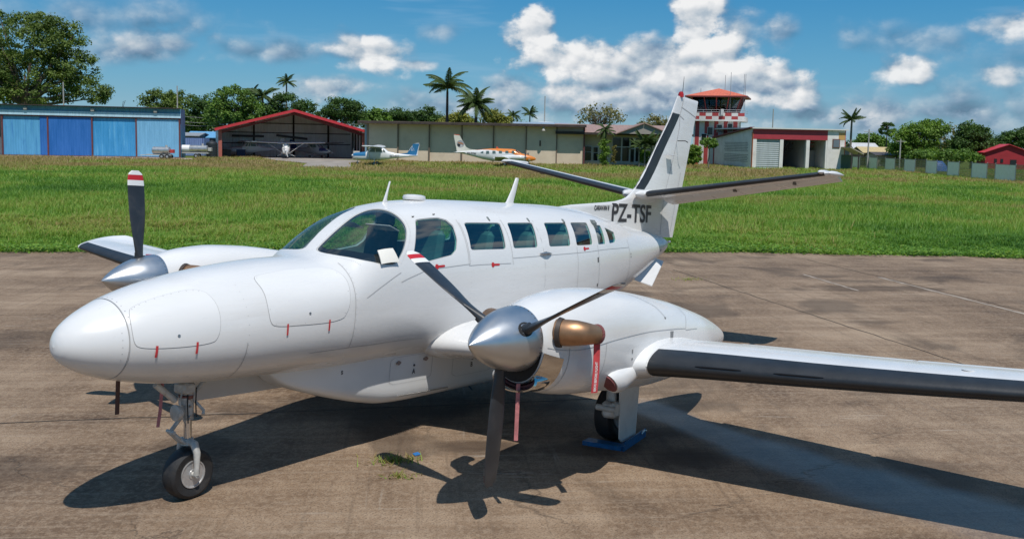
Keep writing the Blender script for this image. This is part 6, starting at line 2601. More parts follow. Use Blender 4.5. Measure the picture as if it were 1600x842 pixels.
pole('slim pole with a lamp left of the red hangar', 364, 150, 180)
pole('thin pole rising above the blue hangar by the big tree', 101, 146, 128)
pole('thin pole above the right end of the blue hangar', 278, 150, 134)
pole('grey utility pole by the beige lean-to', 1357, 140, 202, True)
pole('short grey pole near the bright green tree', 1407, 140, 217, True)
pole('tall thin mast above the beige hangar', 850, 180, 150)
pole('thin mast behind the fire station roof', 1206, 175, 170)
for i, (a, za, b, zb_, lab) in enumerate(((283, 182, 640, 194, 'uppermost overhead wire behind the hangars'), (284, 190, 375, 184, 'second overhead wire left of the red hangar'), (284, 195, 375, 189, 'lowest overhead wire left of the red hangar'))):
    A, B = gp(a, 150), gp(b, 150)
    A[2], B[2] = hpx(za, a, 150), hpx(zb_, b, 150)
    m_ = MB()
    m_.tube([(B - A) * t - np.array([0, 0, .5 * math.sin(PI * t)]) for t in np.linspace(0, 1, 14)], .022, 4)
    o = m_.build('overhead_wire', mat('wire_grey', (.3, .3, .3), .6))
    o.location = tuple(A)
    tag(o, lab, 'wire')


# ------------------------------------------------------------------ light aeroplanes
def ell(x, w, zt, zb, n=20, e=2.3, zc=None):
    a = np.arange(n) * 2 * PI / n
    zc = (zt + zb) / 2 if zc is None else zc
    cs, sn = np.cos(a), np.sin(a)
    return np.stack([np.full(n, x), w * np.sign(cs) * np.abs(cs) ** (2 / e), np.where(sn > 0, zc + (zt - zc) * np.abs(sn) ** (2 / e), zc - (zc - zb) * np.abs(sn) ** (2 / e))], 1)


def small_wheel(parent, x, y, r=.20, w=.14):
    m_ = MB()
    m_.lathe([(r * .45, -w * .4), (r * .85, -w * .5), (r, -w * .2), (r, w * .2), (r * .85, w * .5), (r * .45, w * .4)], 'y', (x, y, r), 18)
    wo = m_.build('wheel', TYRE, parent)
    m_ = MB()
    m_.lathe([(.02, -w * .42), (r * .5, -w * .40), (r * .5, w * .40), (.02, w * .42)], 'y', (x, y, r), 12)
    m_.build('hub', mat('rim_metal', (.52, .52, .52)), wo)


SGL = mat('small_plane_glass', (.10, .15, .15), .08)


def high_wing(name, label, loc, rz, trim, reg=None, body=(.68, .69, .70), propang=.5):
    """single-engined high-wing tourer; x aft, y starboard"""
    t_ = thing(name, label, 'aeroplane', loc, rz)
    bm_ = mat(name + '_paint_%d' % len(MATS), body, .3, coat=.3)
    tm_ = mat(name + '_trim_%d' % len(MATS), trim, .35, coat=.3)
    st = [(.25, .30, 1.30, .78), (.45, .42, 1.38, .66), (1.2, .50, 1.46, .58), (1.75, .53, 1.52, .56), (2.0, .54, 1.80, .56), (2.3, .54, 2.05, .56), (2.6, .54, 2.10, .56), (3.4, .53, 2.08, .57), (3.9, .48, 1.95, .62), (4.3, .41, 1.62, .68), (5.2, .30, 1.42, .82), (6.4, .18, 1.30, .98), (7.3, .08, 1.25, 1.08), (7.75, .04, 1.22, 1.12)]
    m_ = MB()
    m_.loft([ell(*q, e=2.8) for q in st])
    fu = m_.build('fuselage', bm_, t_)
    m_ = MB()                                                   # upper cowl in the trim colour
    rings = []
    for q in st[:4]:
        r = ell(q[0], q[1] + .008, q[2] + .008, q[3], e=2.8)
        rings.append(r[0:11])
    m_.loft(rings, 0, True, False, False)
    m_.build('cowl_top', tm_, fu)
    for s2 in (-1, 1):
        for pts in ([(2.14, 1.52), (2.86, 1.52), (2.82, 1.93), (2.44, 1.93)], [(2.95, 1.52), (3.75, 1.54), (3.60, 1.92), (2.93, 1.93)], [(3.84, 1.56), (4.08, 1.58), (3.86, 1.83), (3.76, 1.84)]):
            m_ = MB()
            m_.prism([(a, s2 * .548 if a < 3.8 else s2 * .50, b) for a, b in pts], (0, s2 * .008, 0))
            m_.build('side_window', SGL, fu)
    m_ = MB()
    m_.add([(1.80, -.44, 1.56), (1.80, .44, 1.56), (2.27, .38, 2.02), (2.27, -.38, 2.02)], [(0, 1, 2, 3)])
    m_.build('windscreen', SGL, fu)
    for s2 in (-1, 1):
        m_ = MB()
        m_.loft([foil(y, 2.05 + .03 * y / 5, c, 2.08 + .03 * y, .12, .02, 10) * np.array([1, s2, 1]) for y, c in ((.0, 1.62), (2.6, 1.62), (5.0, 1.18), (5.45, 1.05), (5.5, .9))])
        m_.build('wing', bm_, t_)
        m_ = MB()
        m_.tube([(2.25, s2 * .52, .72), (2.35, s2 * 2.5, 2.12)], [.05, .05], 8, flat=.5)
        m_.build('wing_strut', bm_, t_)
        m_ = MB()
        m_.loft([foil(y, 6.75 + .10 * y, c, 1.20, .09, 0, 8, 0) * np.array([1, s2, 1]) for y, c in ((.0, 1.15), (1.65, .75), (1.72, .6))])
        m_.build('tailplane', bm_, t_)
        m_ = MB()
        m_.tube([(2.75, s2 * .35, .66), (2.85, s2 * 1.1, .32), (2.85, s2 * 1.25, .21)], [.045, .03, .03], 8)
        m_.build('main_gear_leg', bm_, t_)
        small_wheel(t_, 2.85, s2 * 1.28)
    m_ = MB()
    fp = [(5.6, 1.36), (6.55, 1.48), (7.25, 2.55), (7.85, 2.60), (7.95, 2.52), (7.60, 1.15), (6.8, 1.15)]
    m_.prism([(a, -.05, b) for a, b in fp], (0, .10, 0))
    fo = m_.build('fin', tm_, t_)
    m_ = MB()
    m_.prism([(7.32, -.03, 2.60), (7.83, -.03, 2.66), (8.0, -.03, 2.60), (7.80, -.03, 2.58)], (0, .06, 0))
    m_.prism([(7.80, -.035, 2.4), (7.98, -.035, 2.5), (7.72, -.035, 1.2), (7.62, -.035, 1.2)], (0, .07, 0))
    m_.build('rudder_edge', bm_, fo)
    if reg == 'PZ-OKO':
        m_ = MB()
        for pts in ([(6.75, 1.72), (7.10, 2.28), (7.18, 2.30), (7.00, 1.72)], [(7.1, 1.72), (7.30, 2.05), (7.35, 1.72)]):
            P = [np.array((a, -.056, b)) for a, b in pts]
            m_.tube(P, .022, 5)
        m_.build('tail_emblem', BANDW, fo)
    m_ = MB()
    m_.tube([(.75, 0, .7), (.72, 0, .25)], .04, 8)
    m_.tube([(.72, -.09, .36), (.72, -.09, .18)], .02, 6)
    m_.build('nose_gear_leg', GEARM, t_)
    small_wheel(t_, .72, 0, .17, .12)
    m_ = MB()
    m_.lathe([(.005, .0), (.08, .06), (.14, .16), (.16, .27)], 'x', (0, 0, 1.08), 16)
    m_.build('spinner', BANDW, t_)
    for q in (propang, propang + PI):
        m_ = MB()
        d = np.array([0, math.sin(q), math.cos(q)])
        sdv = np.array([0, math.cos(q), -math.sin(q)])
        m_.loft([[np.array([.17, 0, 1.08]) + d * r + sdv * c * a + np.array([b * .012, 0, 0]) for a, b in ((1, 0), (0, 1), (-1, 0), (0, -1))] for r, c in ((.12, .04), (.4, .085), (.75, .07), (.95, .03))])
        m_.build('propeller_blade', mat('pale_propeller', (.55, .55, .54), .35), t_)
    if reg:
        V, F = text_mesh(reg, .34, .85, .008)
        m_ = MB()
        m_.add([(4.55 + v[0], -(.41 - .1 * (v[0] / 1.4) + .02) * 1.0, .93 + v[1] + .05 * v[0]) for v in V], F)
        m_.build('registration', LETTER, fu)
    return t_


q = gp(549, 111)
high_wing('light_aeroplane', 'white high-wing light aeroplane with blue nose and blue tail beside the beige hangar', (q[0], q[1], -.05), -YAW, (.02, .14, .30), 'PZ-OKO')
# in the open hangar, one facing out and one seen broadside behind it
M4 = Matrix.Translation(rh.location) @ Matrix.Rotation(-YAW + TURN, 4, 'Z')
q = M4 @ Vector((-1.2, -.6, .05))
high_wing('light_aeroplane', 'white high-wing aeroplane facing straight out of the open hangar', tuple(q), -YAW + TURN + PI / 2 - .12, (.62, .62, .62), None, (.74, .75, .76), .35)
q = M4 @ Vector((-8.4, 6.2, .05))
high_wing('light_aeroplane', 'white light aeroplane parked sideways at the back left of the open hangar', tuple(q), -YAW + TURN + .12, (.45, .45, .46), None, (.70, .70, .71))
q = M4 @ Vector((5.6, 3.2, .05))
high_wing('light_aeroplane', 'grey and navy aeroplane at the right inside the open hangar', tuple(q), -YAW + TURN + PI / 2 + .7, (.02, .04, .14), None, (.36, .37, .40), 1.2)
# clutter in the hangar mouth
q = M4 @ Vector((8.9, .6, .05))
o = thing('tool_cabinet', 'white tool cabinet in the right mouth of the open hangar', 'cabinet', tuple(q), -YAW + TURN)
bx('body', mat('cabinet_white', (.6, .6, .6), .5), o, -.45, .45, -.3, .3, .08, 1.15, .02)
bx('drawer', mat('cabinet_grey', (.3, .3, .3), .5), o, -.40, .40, -.33, -.302, .2, .55)
q = M4 @ Vector((9.6, -.1, .05))
o = thing('oil_drum', 'blue oil drum beside the white tool cabinet', 'drum', tuple(q))
m_ = MB()
m_.lathe([(.02, 0), (.29, 0), (.29, .28), (.305, .30), (.29, .32), (.29, .58), (.305, .60), (.29, .62), (.29, .88), (.02, .88)], 'z', (0, 0, 0), 20)
m_.build('body', mat('drum_blue', (.02, .10, .36), .45), o)
for (xx, yy, lab, c) in ((-8.9, 3.2, 'dark workbench clutter inside the left of the open hangar', (.05, .04, .035)), (-6.9, 4.0, 'dark blue crate standing inside the open hangar', (.015, .025, .07))):
    q = M4 @ Vector((xx, yy, .05))
    o = thing('storage_crate', lab, 'crate', tuple(q), -YAW + TURN)
    bx('body', mat('crate_%d' % int(xx * -10), c, .7), o, -.6, .6, -.4, .4, .0, 1.0, .03)
    bx('lid', mat('crate_lid_%d' % int(xx * -10), tuple(v * 1.6 for v in c), .7), o, -.64, .64, -.44, .44, 1.003, 1.08, .02)


def low_twin(name, label, loc, rz):
    """low-wing piston twin in white and orange; x aft, y starboard"""
    t_ = thing(name, label, 'aeroplane', loc, rz)
    bm_ = mat('twin_white', (.64, .645, .64), .35, 0, .06, 2, coat=.2)
    om_ = mat('twin_orange', (.62, .19, .02), .35, coat=.2)
    st = [(0.0, .03, .98, .92), (.12, .16, 1.10, .80), (.5, .34, 1.28, .68), (1.1, .48, 1.45, .60), (1.7, .57, 1.55, .58), (2.1, .60, 1.78, .58), (2.5, .62, 2.02, .58), (3.0, .63, 2.12, .58), (4.5, .63, 2.15, .58), (5.6, .60, 2.12, .60), (6.6, .50, 2.02, .78), (7.6, .36, 1.88, 1.05), (8.8, .20, 1.76, 1.34), (9.6, .08, 1.70, 1.50), (10.0, .04, 1.67, 1.56)]
    m_ = MB()
    m_.loft([ell(*q, e=2.5, n=28) for q in st])
    fu = m_.build('fuselage', bm_, t_)
    m_ = MB()
    rings = []
    for i, q in enumerate(st[:12]):
        r = ell(q[0], q[1] + .007, q[2] + .007, q[3] - .007, e=2.5, n=28)
        lo = 0 if i > 4 else -4 + i // 2
        z0 = (q[2] + q[3]) / 2 if i > 4 else q[3]
        frac = (.9, .95, .85, .75, .62, .52, .47, .42, .34, .24, .16, .08)[i]
        # span of the orange back: share of the section counted from the crown
        a = np.linspace(PI / 2 - PI * frac, PI / 2 + PI * frac, 19)
        zc = (q[2] + q[3]) / 2
        cs, sn = np.cos(a), np.sin(a)
        e = 2.5
        rings.append(np.stack([np.full(19, q[0]), (q[1] + .008) * np.sign(cs) * np.abs(cs) ** (2 / e), np.where(sn > 0, zc + (q[2] + .008 - zc) * np.abs(sn) ** (2 / e), zc - (zc - q[3] + .008) * np.abs(sn) ** (2 / e))], 1))
    m_.loft(rings, 0, True, False, False)
    m_.build('orange_back', om_, fu)
    for s2 in (-1, 1):
        for (a, w, zz) in ((2.62, .34, 1.78), (3.35, .40, 1.76), (4.15, .40, 1.74), (4.95, .40, 1.72), (5.75, .38, 1.70)):
            m_ = MB()
            yy = s2 * (.615 if a < 5.5 else .575)
            m_.prism([(a, yy, zz - .17), (a + w, yy * .99, zz - .17), (a + w, yy * .97, zz + .14), (a + .04, yy * .98, zz + .14)], (0, s2 * .03, 0))
            m_.build('cabin_window', SGL, fu)
        m_ = MB()
        yy = s2 * .50
        m_.prism([(6.5, yy, 1.54), (6.85, yy * .97, 1.66), (6.5, yy * .98, 1.80)], (0, s2 * .035, 0))
        m_.build('cabin_window', SGL, fu)
        m_ = MB()
        m_.prism([(2.02, s2 * .50, 1.62), (2.14, s2 * .05, 1.72), (2.52, s2 * .05, 2.02), (2.50, s2 * .46, 1.92)], (-.03, 0, .02))
        m_.build('windscreen', mat('dark_windscreen', (.03, .04, .05), .08), fu)
        m_ = MB()
        m_.loft([foil(y, x0, c, .72 + .085 * y, .14, .02, 12) * np.array([1, s2, 1]) for y, x0, c in ((0, 2.6, 2.6), (1.2, 2.9, 2.2), (1.9, 3.0, 1.9), (6.0, 3.25, 1.15), (6.2, 3.4, .8))])
        m_.build('wing', bm_, t_)
        m_ = MB()
        m_.loft([ell(x, w, 1.16 + a, 1.16 - b, e=2.6) + np.array([0, s2 * 1.95, 0]) for x, w, a, b in ((1.25, .14, .12, .14), (1.35, .24, .20, .24), (1.8, .33, .26, .30), (2.6, .35, .27, .32), (3.6, .30, .20, .28), (4.6, .18, .02, .26), (5.1, .05, -.12, .2))])
        na = m_.build('nacelle', bm_, t_)
        m_ = MB()
        m_.lathe([(.005, -.30), (.08, -.22), (.13, -.08), (.14, .04)], 'x', (1.25, s2 * 1.95, 1.16), 14)
        m_.build('spinner', mat('twin_grey', (.2, .2, .2), .4), na)
        for i in range(3):
            q = i * 2 * PI / 3 + PI
            d = np.array([0, math.sin(q), math.cos(q)])
            sdv = np.array([0, math.cos(q), -math.sin(q)])
            m_ = MB()
            m_.loft([[np.array([1.16, s2 * 1.95, 1.16]) + d * r + sdv * c * a + np.array([b * .04, 0, 0]) for a, b in ((1, 0), (0, 1), (-1, 0), (0, -1))] for r, c in ((.10, .03), (.45, .06), (.80, .055), (1.0, .02))])
            m_.build('propeller_blade', BLADE, na)
        m_ = MB()
        m_.loft([foil(y, 8.75 + .18 * y, c, 1.62, .09, 0, 8, 0) * np.array([1, s2, 1]) for y, c in ((.0, 1.25), (2.6, .75), (2.7, .6))])
        m_.build('tailplane', bm_, t_)
        m_ = MB()
        m_.tube([(3.6, s2 * 2.0, .85), (3.65, s2 * 2.0, .28)], .06, 8)
        m_.build('main_gear_leg', GEARM, t_)
        small_wheel(t_, 3.65, s2 * 2.0, .28, .18)
    m_ = MB()
    m_.tube([(.9, 0, .7), (.9, 0, .22)], .05, 8)
    m_.build('nose_gear_leg', GEARM, t_)
    small_wheel(t_, .9, 0, .21, .14)
    m_ = MB()
    fp = [(7.3, 1.93), (8.3, 2.0), (8.75, 2.25), (9.62, 3.72), (10.25, 3.76), (10.30, 3.62), (9.85, 1.58), (8.8, 1.6)]
    m_.prism([(a, -.06, b) for a, b in fp], (0, .12, 0))
    fo = m_.build('fin', mat('fin_cream', (.62, .60, .52), .4, 0, .05, 2), t_)
    m_ = MB()
    m_.prism([(9.58, -.065, 3.66), (10.22, -.065, 3.72), (10.26, -.065, 3.80), (9.60, -.065, 3.76)], (0, .13, 0))
    m_.build('fin_cap', mat('fin_cap_red', (.55, .10, .05), .5), fo)
    for s2 in (-1, 1):                                          # round emblem of brown, black and grey fields
        yy = s2 * .064
        ring = [(9.45 + .46 * math.cos(a), 2.62 + .46 * math.sin(a)) for a in np.arange(28) * 2 * PI / 28]
        m_ = MB()
        m_.prism([(a, yy, b) for a, b in ring], (0, s2 * .004, 0))
        m_.build('tail_emblem', mat('emblem_grey', (.30, .30, .31), .5), fo)
        for (pts, c, nm) in (([(9.12, 2.52), (9.75, 2.72), (9.85, 2.86), (9.30, 2.80), (9.05, 2.64)], (.36, .17, .09), 'a'), ([(9.45, 2.60), (9.80, 2.66), (9.86, 2.42), (9.60, 2.22), (9.50, 2.35)], (.02, .02, .02), 'b'), ([(9.10, 2.35), (9.40, 2.55), (9.45, 2.22), (9.28, 2.2)], (.42, .42, .41), 'c')):
            m_ = MB()
            m_.prism([(a, yy + s2 * .005, b) for a, b in pts], (0, s2 * .003, 0))
            m_.build('emblem_field', mat('emblem_' + nm, c, .5), fo)
    V, F = text_mesh('PZ-TYW', .36, .85, .008)
    m_ = MB()
    m_.add([(8.55 - v[0], .27 + .13 * (v[0] / 1.4) + .03, 1.38 + v[1] - .03 * v[0]) for v in V], F)
    m_.build('registration', LETTER, fu)
    an = MB()
    an.prism([(4.6, -.01, 2.13), (4.95, -.01, 2.13), (4.98, -.01, 2.38), (4.85, -.01, 2.38)], (0, .02, 0))
    an.build('blade_aerial', mat('fin_cap_red', (.55, .10, .05)), fu)
    return t_


q = gp(838, 117)
lt = low_twin('twin_aeroplane', 'white and orange low-wing twin with a round tail emblem by the beige hangar', (q[0], q[1], -.05), -YAW + PI - .10)


# ------------------------------------------------------------------ trees and palms
BARK = mat('grey_brown_bark', (.11, .085, .065), .9, 0, .3, 2)


def leaves(name, centres, radii, per, size, mt, parent, seed, flat=.7, up=.5):
    """leaf-sized faces gathered in clumps"""
    r2 = np.random.default_rng(seed)
    C = np.repeat(centres, per, 0)
    Rr = np.repeat(radii, per)
    n = len(C)
    d = r2.normal(size=(n, 3))
    d /= np.linalg.norm(d, axis=1, keepdims=True)
    P = C + d * (Rr * r2.random(n) ** .45)[:, None] * np.array([1, 1, flat])
    nv = d * .8 + r2.normal(0, .55, (n, 3)) + np.array([0, 0, up])
    nv /= np.linalg.norm(nv, axis=1, keepdims=True)
    a = np.cross(nv, r2.normal(size=(n, 3)))
    a /= np.linalg.norm(a, axis=1, keepdims=True)
    b = np.cross(nv, a)
    s = size * r2.uniform(.55, 1.3, n)
    a *= s[:, None]
    b *= (s * .62)[:, None]
    Q = np.stack([P - a, P - b * .9, P + a, P + b * .9], 1).reshape(-1, 3)
    tone = np.repeat(np.clip(np.repeat(r2.normal(.45, .16, len(centres)), per) + r2.normal(0, .14, n), 0, 1), 4)
    return raw_mesh(name, Q, None, 4, mt, parent, tone)


def tree(label, px, depth, blobs, mt, clumps, per, size, seed, trunk=.35, fork=.35, cr=1.0, limbs=9, group=None, bare=0):
    """blobs: (column, row, half width px, half height px); heights come from the rows"""
    r2 = np.random.default_rng(seed)
    base = gp(px, depth)
    t_ = thing('broadleaf_tree', label, 'tree', (base[0], base[1], -.05), -YAW, group)
    k = depth / FPX
    C, R_c = [], []
    tot = sum(b[2] * b[3] for b in blobs)
    for (bx_, by_, rx, ry) in blobs:
        cx, cz = (bx_ - px) * k, hpx(by_, bx_, depth)
        rw, rz_ = rx * k, ry * k
        for i in range(max(3, int(clumps * rx * ry / tot))):
            d = r2.normal(size=3)
            d /= np.linalg.norm(d)
            rr = r2.uniform(.45, 1.0) ** .6
            C.append((cx + d[0] * rw * rr, d[1] * rw * .8 * rr, max(.6, cz + d[2] * rz_ * rr)))
            R_c.append(cr * r2.uniform(.6, 1.3))
    C, R_c = np.array(C), np.array(R_c)
    leaves('crown', C, R_c, per, size, mt, t_, seed)
    top = C[:, 2].max()
    zf = max(1.0, top * fork)
    m_ = MB()
    tx = 0.0
    m_.tube([(0, 0, 0), (.1 * trunk, 0, zf * .5), (0, 0, zf)], [trunk * 1.25, trunk, trunk * .85], 10)
    sel = r2.permutation(len(C))[:limbs + bare]
    for i in sel:
        c = C[i]
        mid = np.array([c[0] * .45, c[1] * .45, zf + (c[2] - zf) * .45 + .25 * r2.normal()])
        m_.tube([(0, 0, zf - trunk), mid, c], [trunk * .5, trunk * .28, trunk * .07], 6)
        for _ in range(2):
            c2 = C[r2.integers(len(C))]
            if np.linalg.norm(c2 - c) < 5:
                m_.tube([mid, (mid + c2) / 2 + r2.normal(0, .2, 3), c2], [trunk * .2, trunk * .11, trunk * .03], 5)
    m_.build('trunk', BARK, t_)
    return t_


G1 = leaf_mat('rain_tree_leaf', (.120, .178, .045), .42)
G2 = leaf_mat('dark_green_leaf', (.065, .125, .032), .42)
G3 = leaf_mat('light_green_leaf', (.115, .205, .040), .38)
G4 = leaf_mat('bright_green_leaf', (.130, .225, .035), .42)
G5 = leaf_mat('yellow_green_leaf', (.21, .225, .045), .35)
G6 = leaf_mat('dry_tree_leaf', (.19, .18, .075), .35)

tree('huge spreading rain tree with visible limbs behind the blue hangar', 40, 152,
     [(20, 60, 95, 44), (95, 60, 42, 30), (115, 105, 40, 30), (50, 110, 70, 26), (140, 140, 34, 22), (-30, 100, 70, 60), (60, 145, 70, 16), (0, 140, 50, 20), (165, 150, 16, 14), (60, 32, 40, 14)], G1, 620, 84, .21, 101, .75, .36, 1.15, 34)
tree('olive green tree just right of the blue hangar', 262, 165, [(262, 165, 40, 26), (245, 158, 22, 16), (290, 170, 26, 22)], G1, 130, 70, .21, 102, .3, .4, 1.0)
tree('dark bushy tree between the olive tree and the light dome tree', 318, 158, [(318, 172, 22, 24), (300, 190, 24, 16)], G2, 90, 70, .21, 122, .25, .4, .9)
tree('light green dome-shaped tree left of the red hangar', 366, 150, [(364, 162, 34, 30), (345, 180, 24, 20), (388, 175, 22, 24)], G3, 190, 74, .19, 103, .3, .4, .9)
tree('dark rounded tree behind the red hangar peak', 450, 158, [(448, 168, 32, 22), (425, 175, 22, 16), (475, 172, 16, 14)], G2, 130, 72, .20, 104, .3, .4, .95)
tree('dark green spreading tree right of the red gable', 536, 156, [(535, 170, 28, 17), (512, 180, 18, 12), (556, 178, 18, 13)], G2, 120, 72, .20, 105, .3, .45, .95)
tree('small light tree beyond the right slope of the red roof', 588, 172, [(590, 182, 20, 11), (575, 186, 14, 8)], G3, 60, 40, .26, 106, .2, .5, .9)
tree('flat-topped dark tree in the row over the beige hangar', 620, 176, [(618, 178, 18, 9), (606, 186, 20, 8), (640, 183, 16, 10)], G2, 80, 60, .21, 107, .22, .5, .9)
tree('tiered dark tree just left of the tall royal palm', 664, 172, [(668, 172, 12, 5), (658, 182, 20, 8), (676, 186, 18, 8), (660, 194, 26, 7)], G2, 80, 60, .21, 108, .22, .5, .9)
tree('yellow-green tree under the tall royal palm', 718, 166, [(715, 186, 20, 12), (700, 192, 16, 8)], G5, 70, 60, .21, 109, .2, .4, .9)
tree('yellow-green tree behind the drooping palm', 768, 168, [(770, 183, 18, 11), (785, 188, 12, 8), (730, 194, 14, 6)], G5, 70, 60, .21, 110, .2, .4, .9)
tree('half-bare tree with thin yellowish leaves above the terminal roof', 936, 165, [(936, 178, 34, 13), (915, 184, 16, 9), (960, 184, 14, 9), (935, 168, 16, 5)], G6, 60, 16, .24, 111, .25, .5, 1.3, 26)
tree('sparse green tree behind the tail fin', 1022, 166, [(1020, 192, 22, 10), (1035, 196, 16, 8)], G6, 50, 22, .24, 112, .2, .5, 1.1, 16)
tree('olive tree behind the white fire station', 1358, 185, [(1358, 218, 22, 8), (1372, 222, 16, 8)], G3, 60, 40, .28, 113, .2, .4, .95)
tree('big bright green tree right of the shacks', 1436, 158, [(1436, 212, 34, 22), (1412, 218, 18, 18), (1455, 200, 22, 12), (1430, 235, 40, 10)], G4, 230, 74, .19, 114, .35, .3, .95)
tree('greyish thinly leaved tree beside the bright green tree', 1482, 162, [(1482, 212, 12, 20), (1478, 232, 12, 12)], G6, 36, 22, .22, 115, .2, .35, 1.0, 16)
tree('dark broadleaf tree left of the red house', 1520, 158, [(1518, 212, 26, 18), (1505, 228, 26, 16), (1535, 228, 18, 16), (1512, 198, 10, 6)], G2, 200, 74, .19, 116, .3, .3, .95)
tree('dark green tree at the right picture edge above the red house', 1588, 175, [(1585, 216, 22, 13), (1610, 214, 26, 16), (1560, 226, 14, 12)], G2, 130, 70, .21, 117, .3, .4, .95)
tree('low dense bushes behind the fence at the dark broadleaf tree', 1480, 148, [(1470, 242, 30, 8), (1500, 243, 34, 9), (1440, 243, 20, 7)], G3, 120, 44, .20, 118, .1, .3, .7)
tree('green shrub at the foot of the control tower', 1084, 132, [(1084, 240, 14, 14), (1076, 250, 10, 8)], G4, 60, 44, .20, 119, .08, .3, .6, 5)
tree('leafy shrub by the terminal doors', 1015, 124, [(1013, 245, 14, 9), (1028, 240, 9, 12)], G4, 50, 44, .18, 120, .08, .3, .5, 5)
tree('dark hedge of trees beyond the sheds left of the red hangar', 300, 190, [(280, 195, 40, 16), (330, 190, 30, 18), (410, 190, 40, 14)], G2, 140, 40, .34, 121, .2, .3, 1.2)
tree('distant low wood line beyond the beige hangar', 640, 230, [(600, 190, 60, 10), (690, 192, 70, 8), (780, 195, 50, 6)], G2, 150, 36, .40, 123, .2, .3, 1.4)
tree('distant wood line behind the fire station and shacks', 1360, 240, [(1340, 228, 60, 8), (1420, 230, 60, 10), (1540, 232, 80, 12), (1640, 228, 40, 14)], G2, 190, 36, .42, 124, .2, .3, 1.5)
tree('distant wood line at the far left behind the blue hangar', 0, 230, [(-60, 200, 60, 18), (60, 200, 60, 10), (180, 196, 50, 8)], G2, 150, 36, .40, 125, .2, .3, 1.4)


def frond_mesh(L, droop, seed, leaf=.55, pairs=26, wdt=.05):
    """feather leaf: arching midrib along +x with hanging leaflets"""
    r2 = np.random.default_rng(seed)
    V, F = [], []
    pts = []
    for i in range(13):
        t = i / 12
        pts.append(np.array([L * (t - .12 * droop * t ** 3), 0, L * (.30 * t - droop * .62 * t ** 2.2)]))
    m_ = MB()
    m_.tube(pts, [.045 * (1 - .85 * i / 12) for i in range(13)], 5)
    for i in range(pairs):
        t = .10 + .90 * i / pairs
        k = t * 12
        j = min(11, int(k))
        c = pts[j] + (pts[j + 1] - pts[j]) * (k - j)
        d = pts[j + 1] - pts[j]
        d /= np.linalg.norm(d)
        ln = leaf * (math.sin(PI * min(1, .18 + .80 * t)) ** .7) * r2.uniform(.85, 1.15)
        for s2 in (-1, 1):
            out = np.array([d[0] * .55, s2 * .80, d[2] * .55 - .30 - .25 * r2.random()])
            out /= np.linalg.norm(out)
            w = d * wdt
            tip = c + out * ln - np.array([0, 0, ln * .22])
            mid = c + out * ln * .5
            m_.add([c - w * .6, c + w * .6, mid + w, mid - w, tip], [(0, 1, 2, 3), (3, 2, 4)])
    return m_.mesh('frond', PALML, fix=False)


PALML = leaf_mat('palm_leaf', (.095, .150, .045), .35, .3, .8)
PALMY = leaf_mat('palm_leaf_yellow', (.17, .15, .04), .35, .25, .8)
FRN = [frond_mesh(1.0, .55, 1, .22, 26, .020), frond_mesh(1.0, .95, 2, .22, 26, .020), frond_mesh(1.0, .25, 3, .20, 26, .020)]
PTR = mat('palm_trunk_grey', (.17, .15, .125), .9, 0, .2, 4)


def palm(label, px, depth, crown_row, rad_px, seed, fronds=16, kind='coconut', lean=0.0, trunk_r=.16, trunkmat=None, shaft=False):
    r2 = np.random.default_rng(seed)
    base = gp(px, depth)
    t_ = thing('palm_tree', label, 'palm tree', (base[0], base[1], -.05), -YAW)
    H = hpx(crown_row, px, depth)
    L = rad_px * depth / FPX * 1.12
    m_ = MB()
    m_.tube([(-lean * (1 - t) ** 2, 0, H * t) for t in np.linspace(0, 1, 12)], [trunk_r * (1.25 - .5 * t) for t in np.linspace(0, 1, 12)], 10)
    m_.build('trunk', trunkmat or PTR, t_)
    if shaft:
        m_ = MB()
        m_.tube([(0, 0, H - .2), (0, 0, H + .5), (0, 0, H + 1.0)], [.17, .15, .07], 10)
        m_.build('crownshaft', mat('crownshaft_green', (.10, .17, .04), .5), t_)
        H += .7
    for i in range(fronds):
        f = link('frond', FRN[r2.integers(0, 2) if kind != 'royal' else r2.integers(0, 3)], t_)
        u = i / fronds
        f.location = (0, 0, H + .1 * r2.normal())
        f.rotation_euler = (r2.normal() * .25, -(.95 - 1.55 * u) + r2.normal() * .12 if kind == 'coconut' else -(.80 - 1.10 * u) + r2.normal() * .12, i * 2.399 + r2.normal() * .15)
        s = L * r2.uniform(.85, 1.1)
        f.scale = (s, s, s)
    return t_


palm('tallest royal palm standing above the beige hangar', 698, 152, 143, 40, 1, 15, 'royal', 0, .24, mat('dark_palm_trunk', (.07, .055, .045), .9), True)
palm('bushy drooping palm just right of the tallest palm', 743, 150, 163, 33, 2, 26, 'coconut', 0, .26, mat('dark_palm_trunk', (.07, .055, .045)))
palm('left one of the two small palms over the pale roofs', 801, 195, 180, 14, 3, 14, 'coconut', .0, .16)
palm('right one of the two small palms over the pale roofs', 827, 195, 178, 15, 4, 14, 'coconut', .0, .16)
palm('coconut palm with pale hanging fronds above the light dome tree', 411, 158, 150, 25, 5, 18, 'coconut', .3, .17)
palm('coconut palm half hidden at the left of its taller neighbours', 394, 162, 146, 17, 6, 14, 'coconut', .2, .15)
palm('tall coconut palm above the left slope of the red roof', 448, 162, 128, 16, 7, 18, 'coconut', .6, .16)
palm('royal palm rising behind the fire station right end', 1329, 158, 186, 21, 8, 18, 'royal', 0, .20)
palm('vine-clad palm in front of the terminal', 945, 124, 203, 17, 9, 16, 'coconut', 0, .22, mat('vine_trunk', (.05, .07, .03), .9, 0, .4, 5))
palm('small palm far behind the dark tree at the red gable', 488, 190, 166, 11, 10, 12, 'coconut', 0, .15)
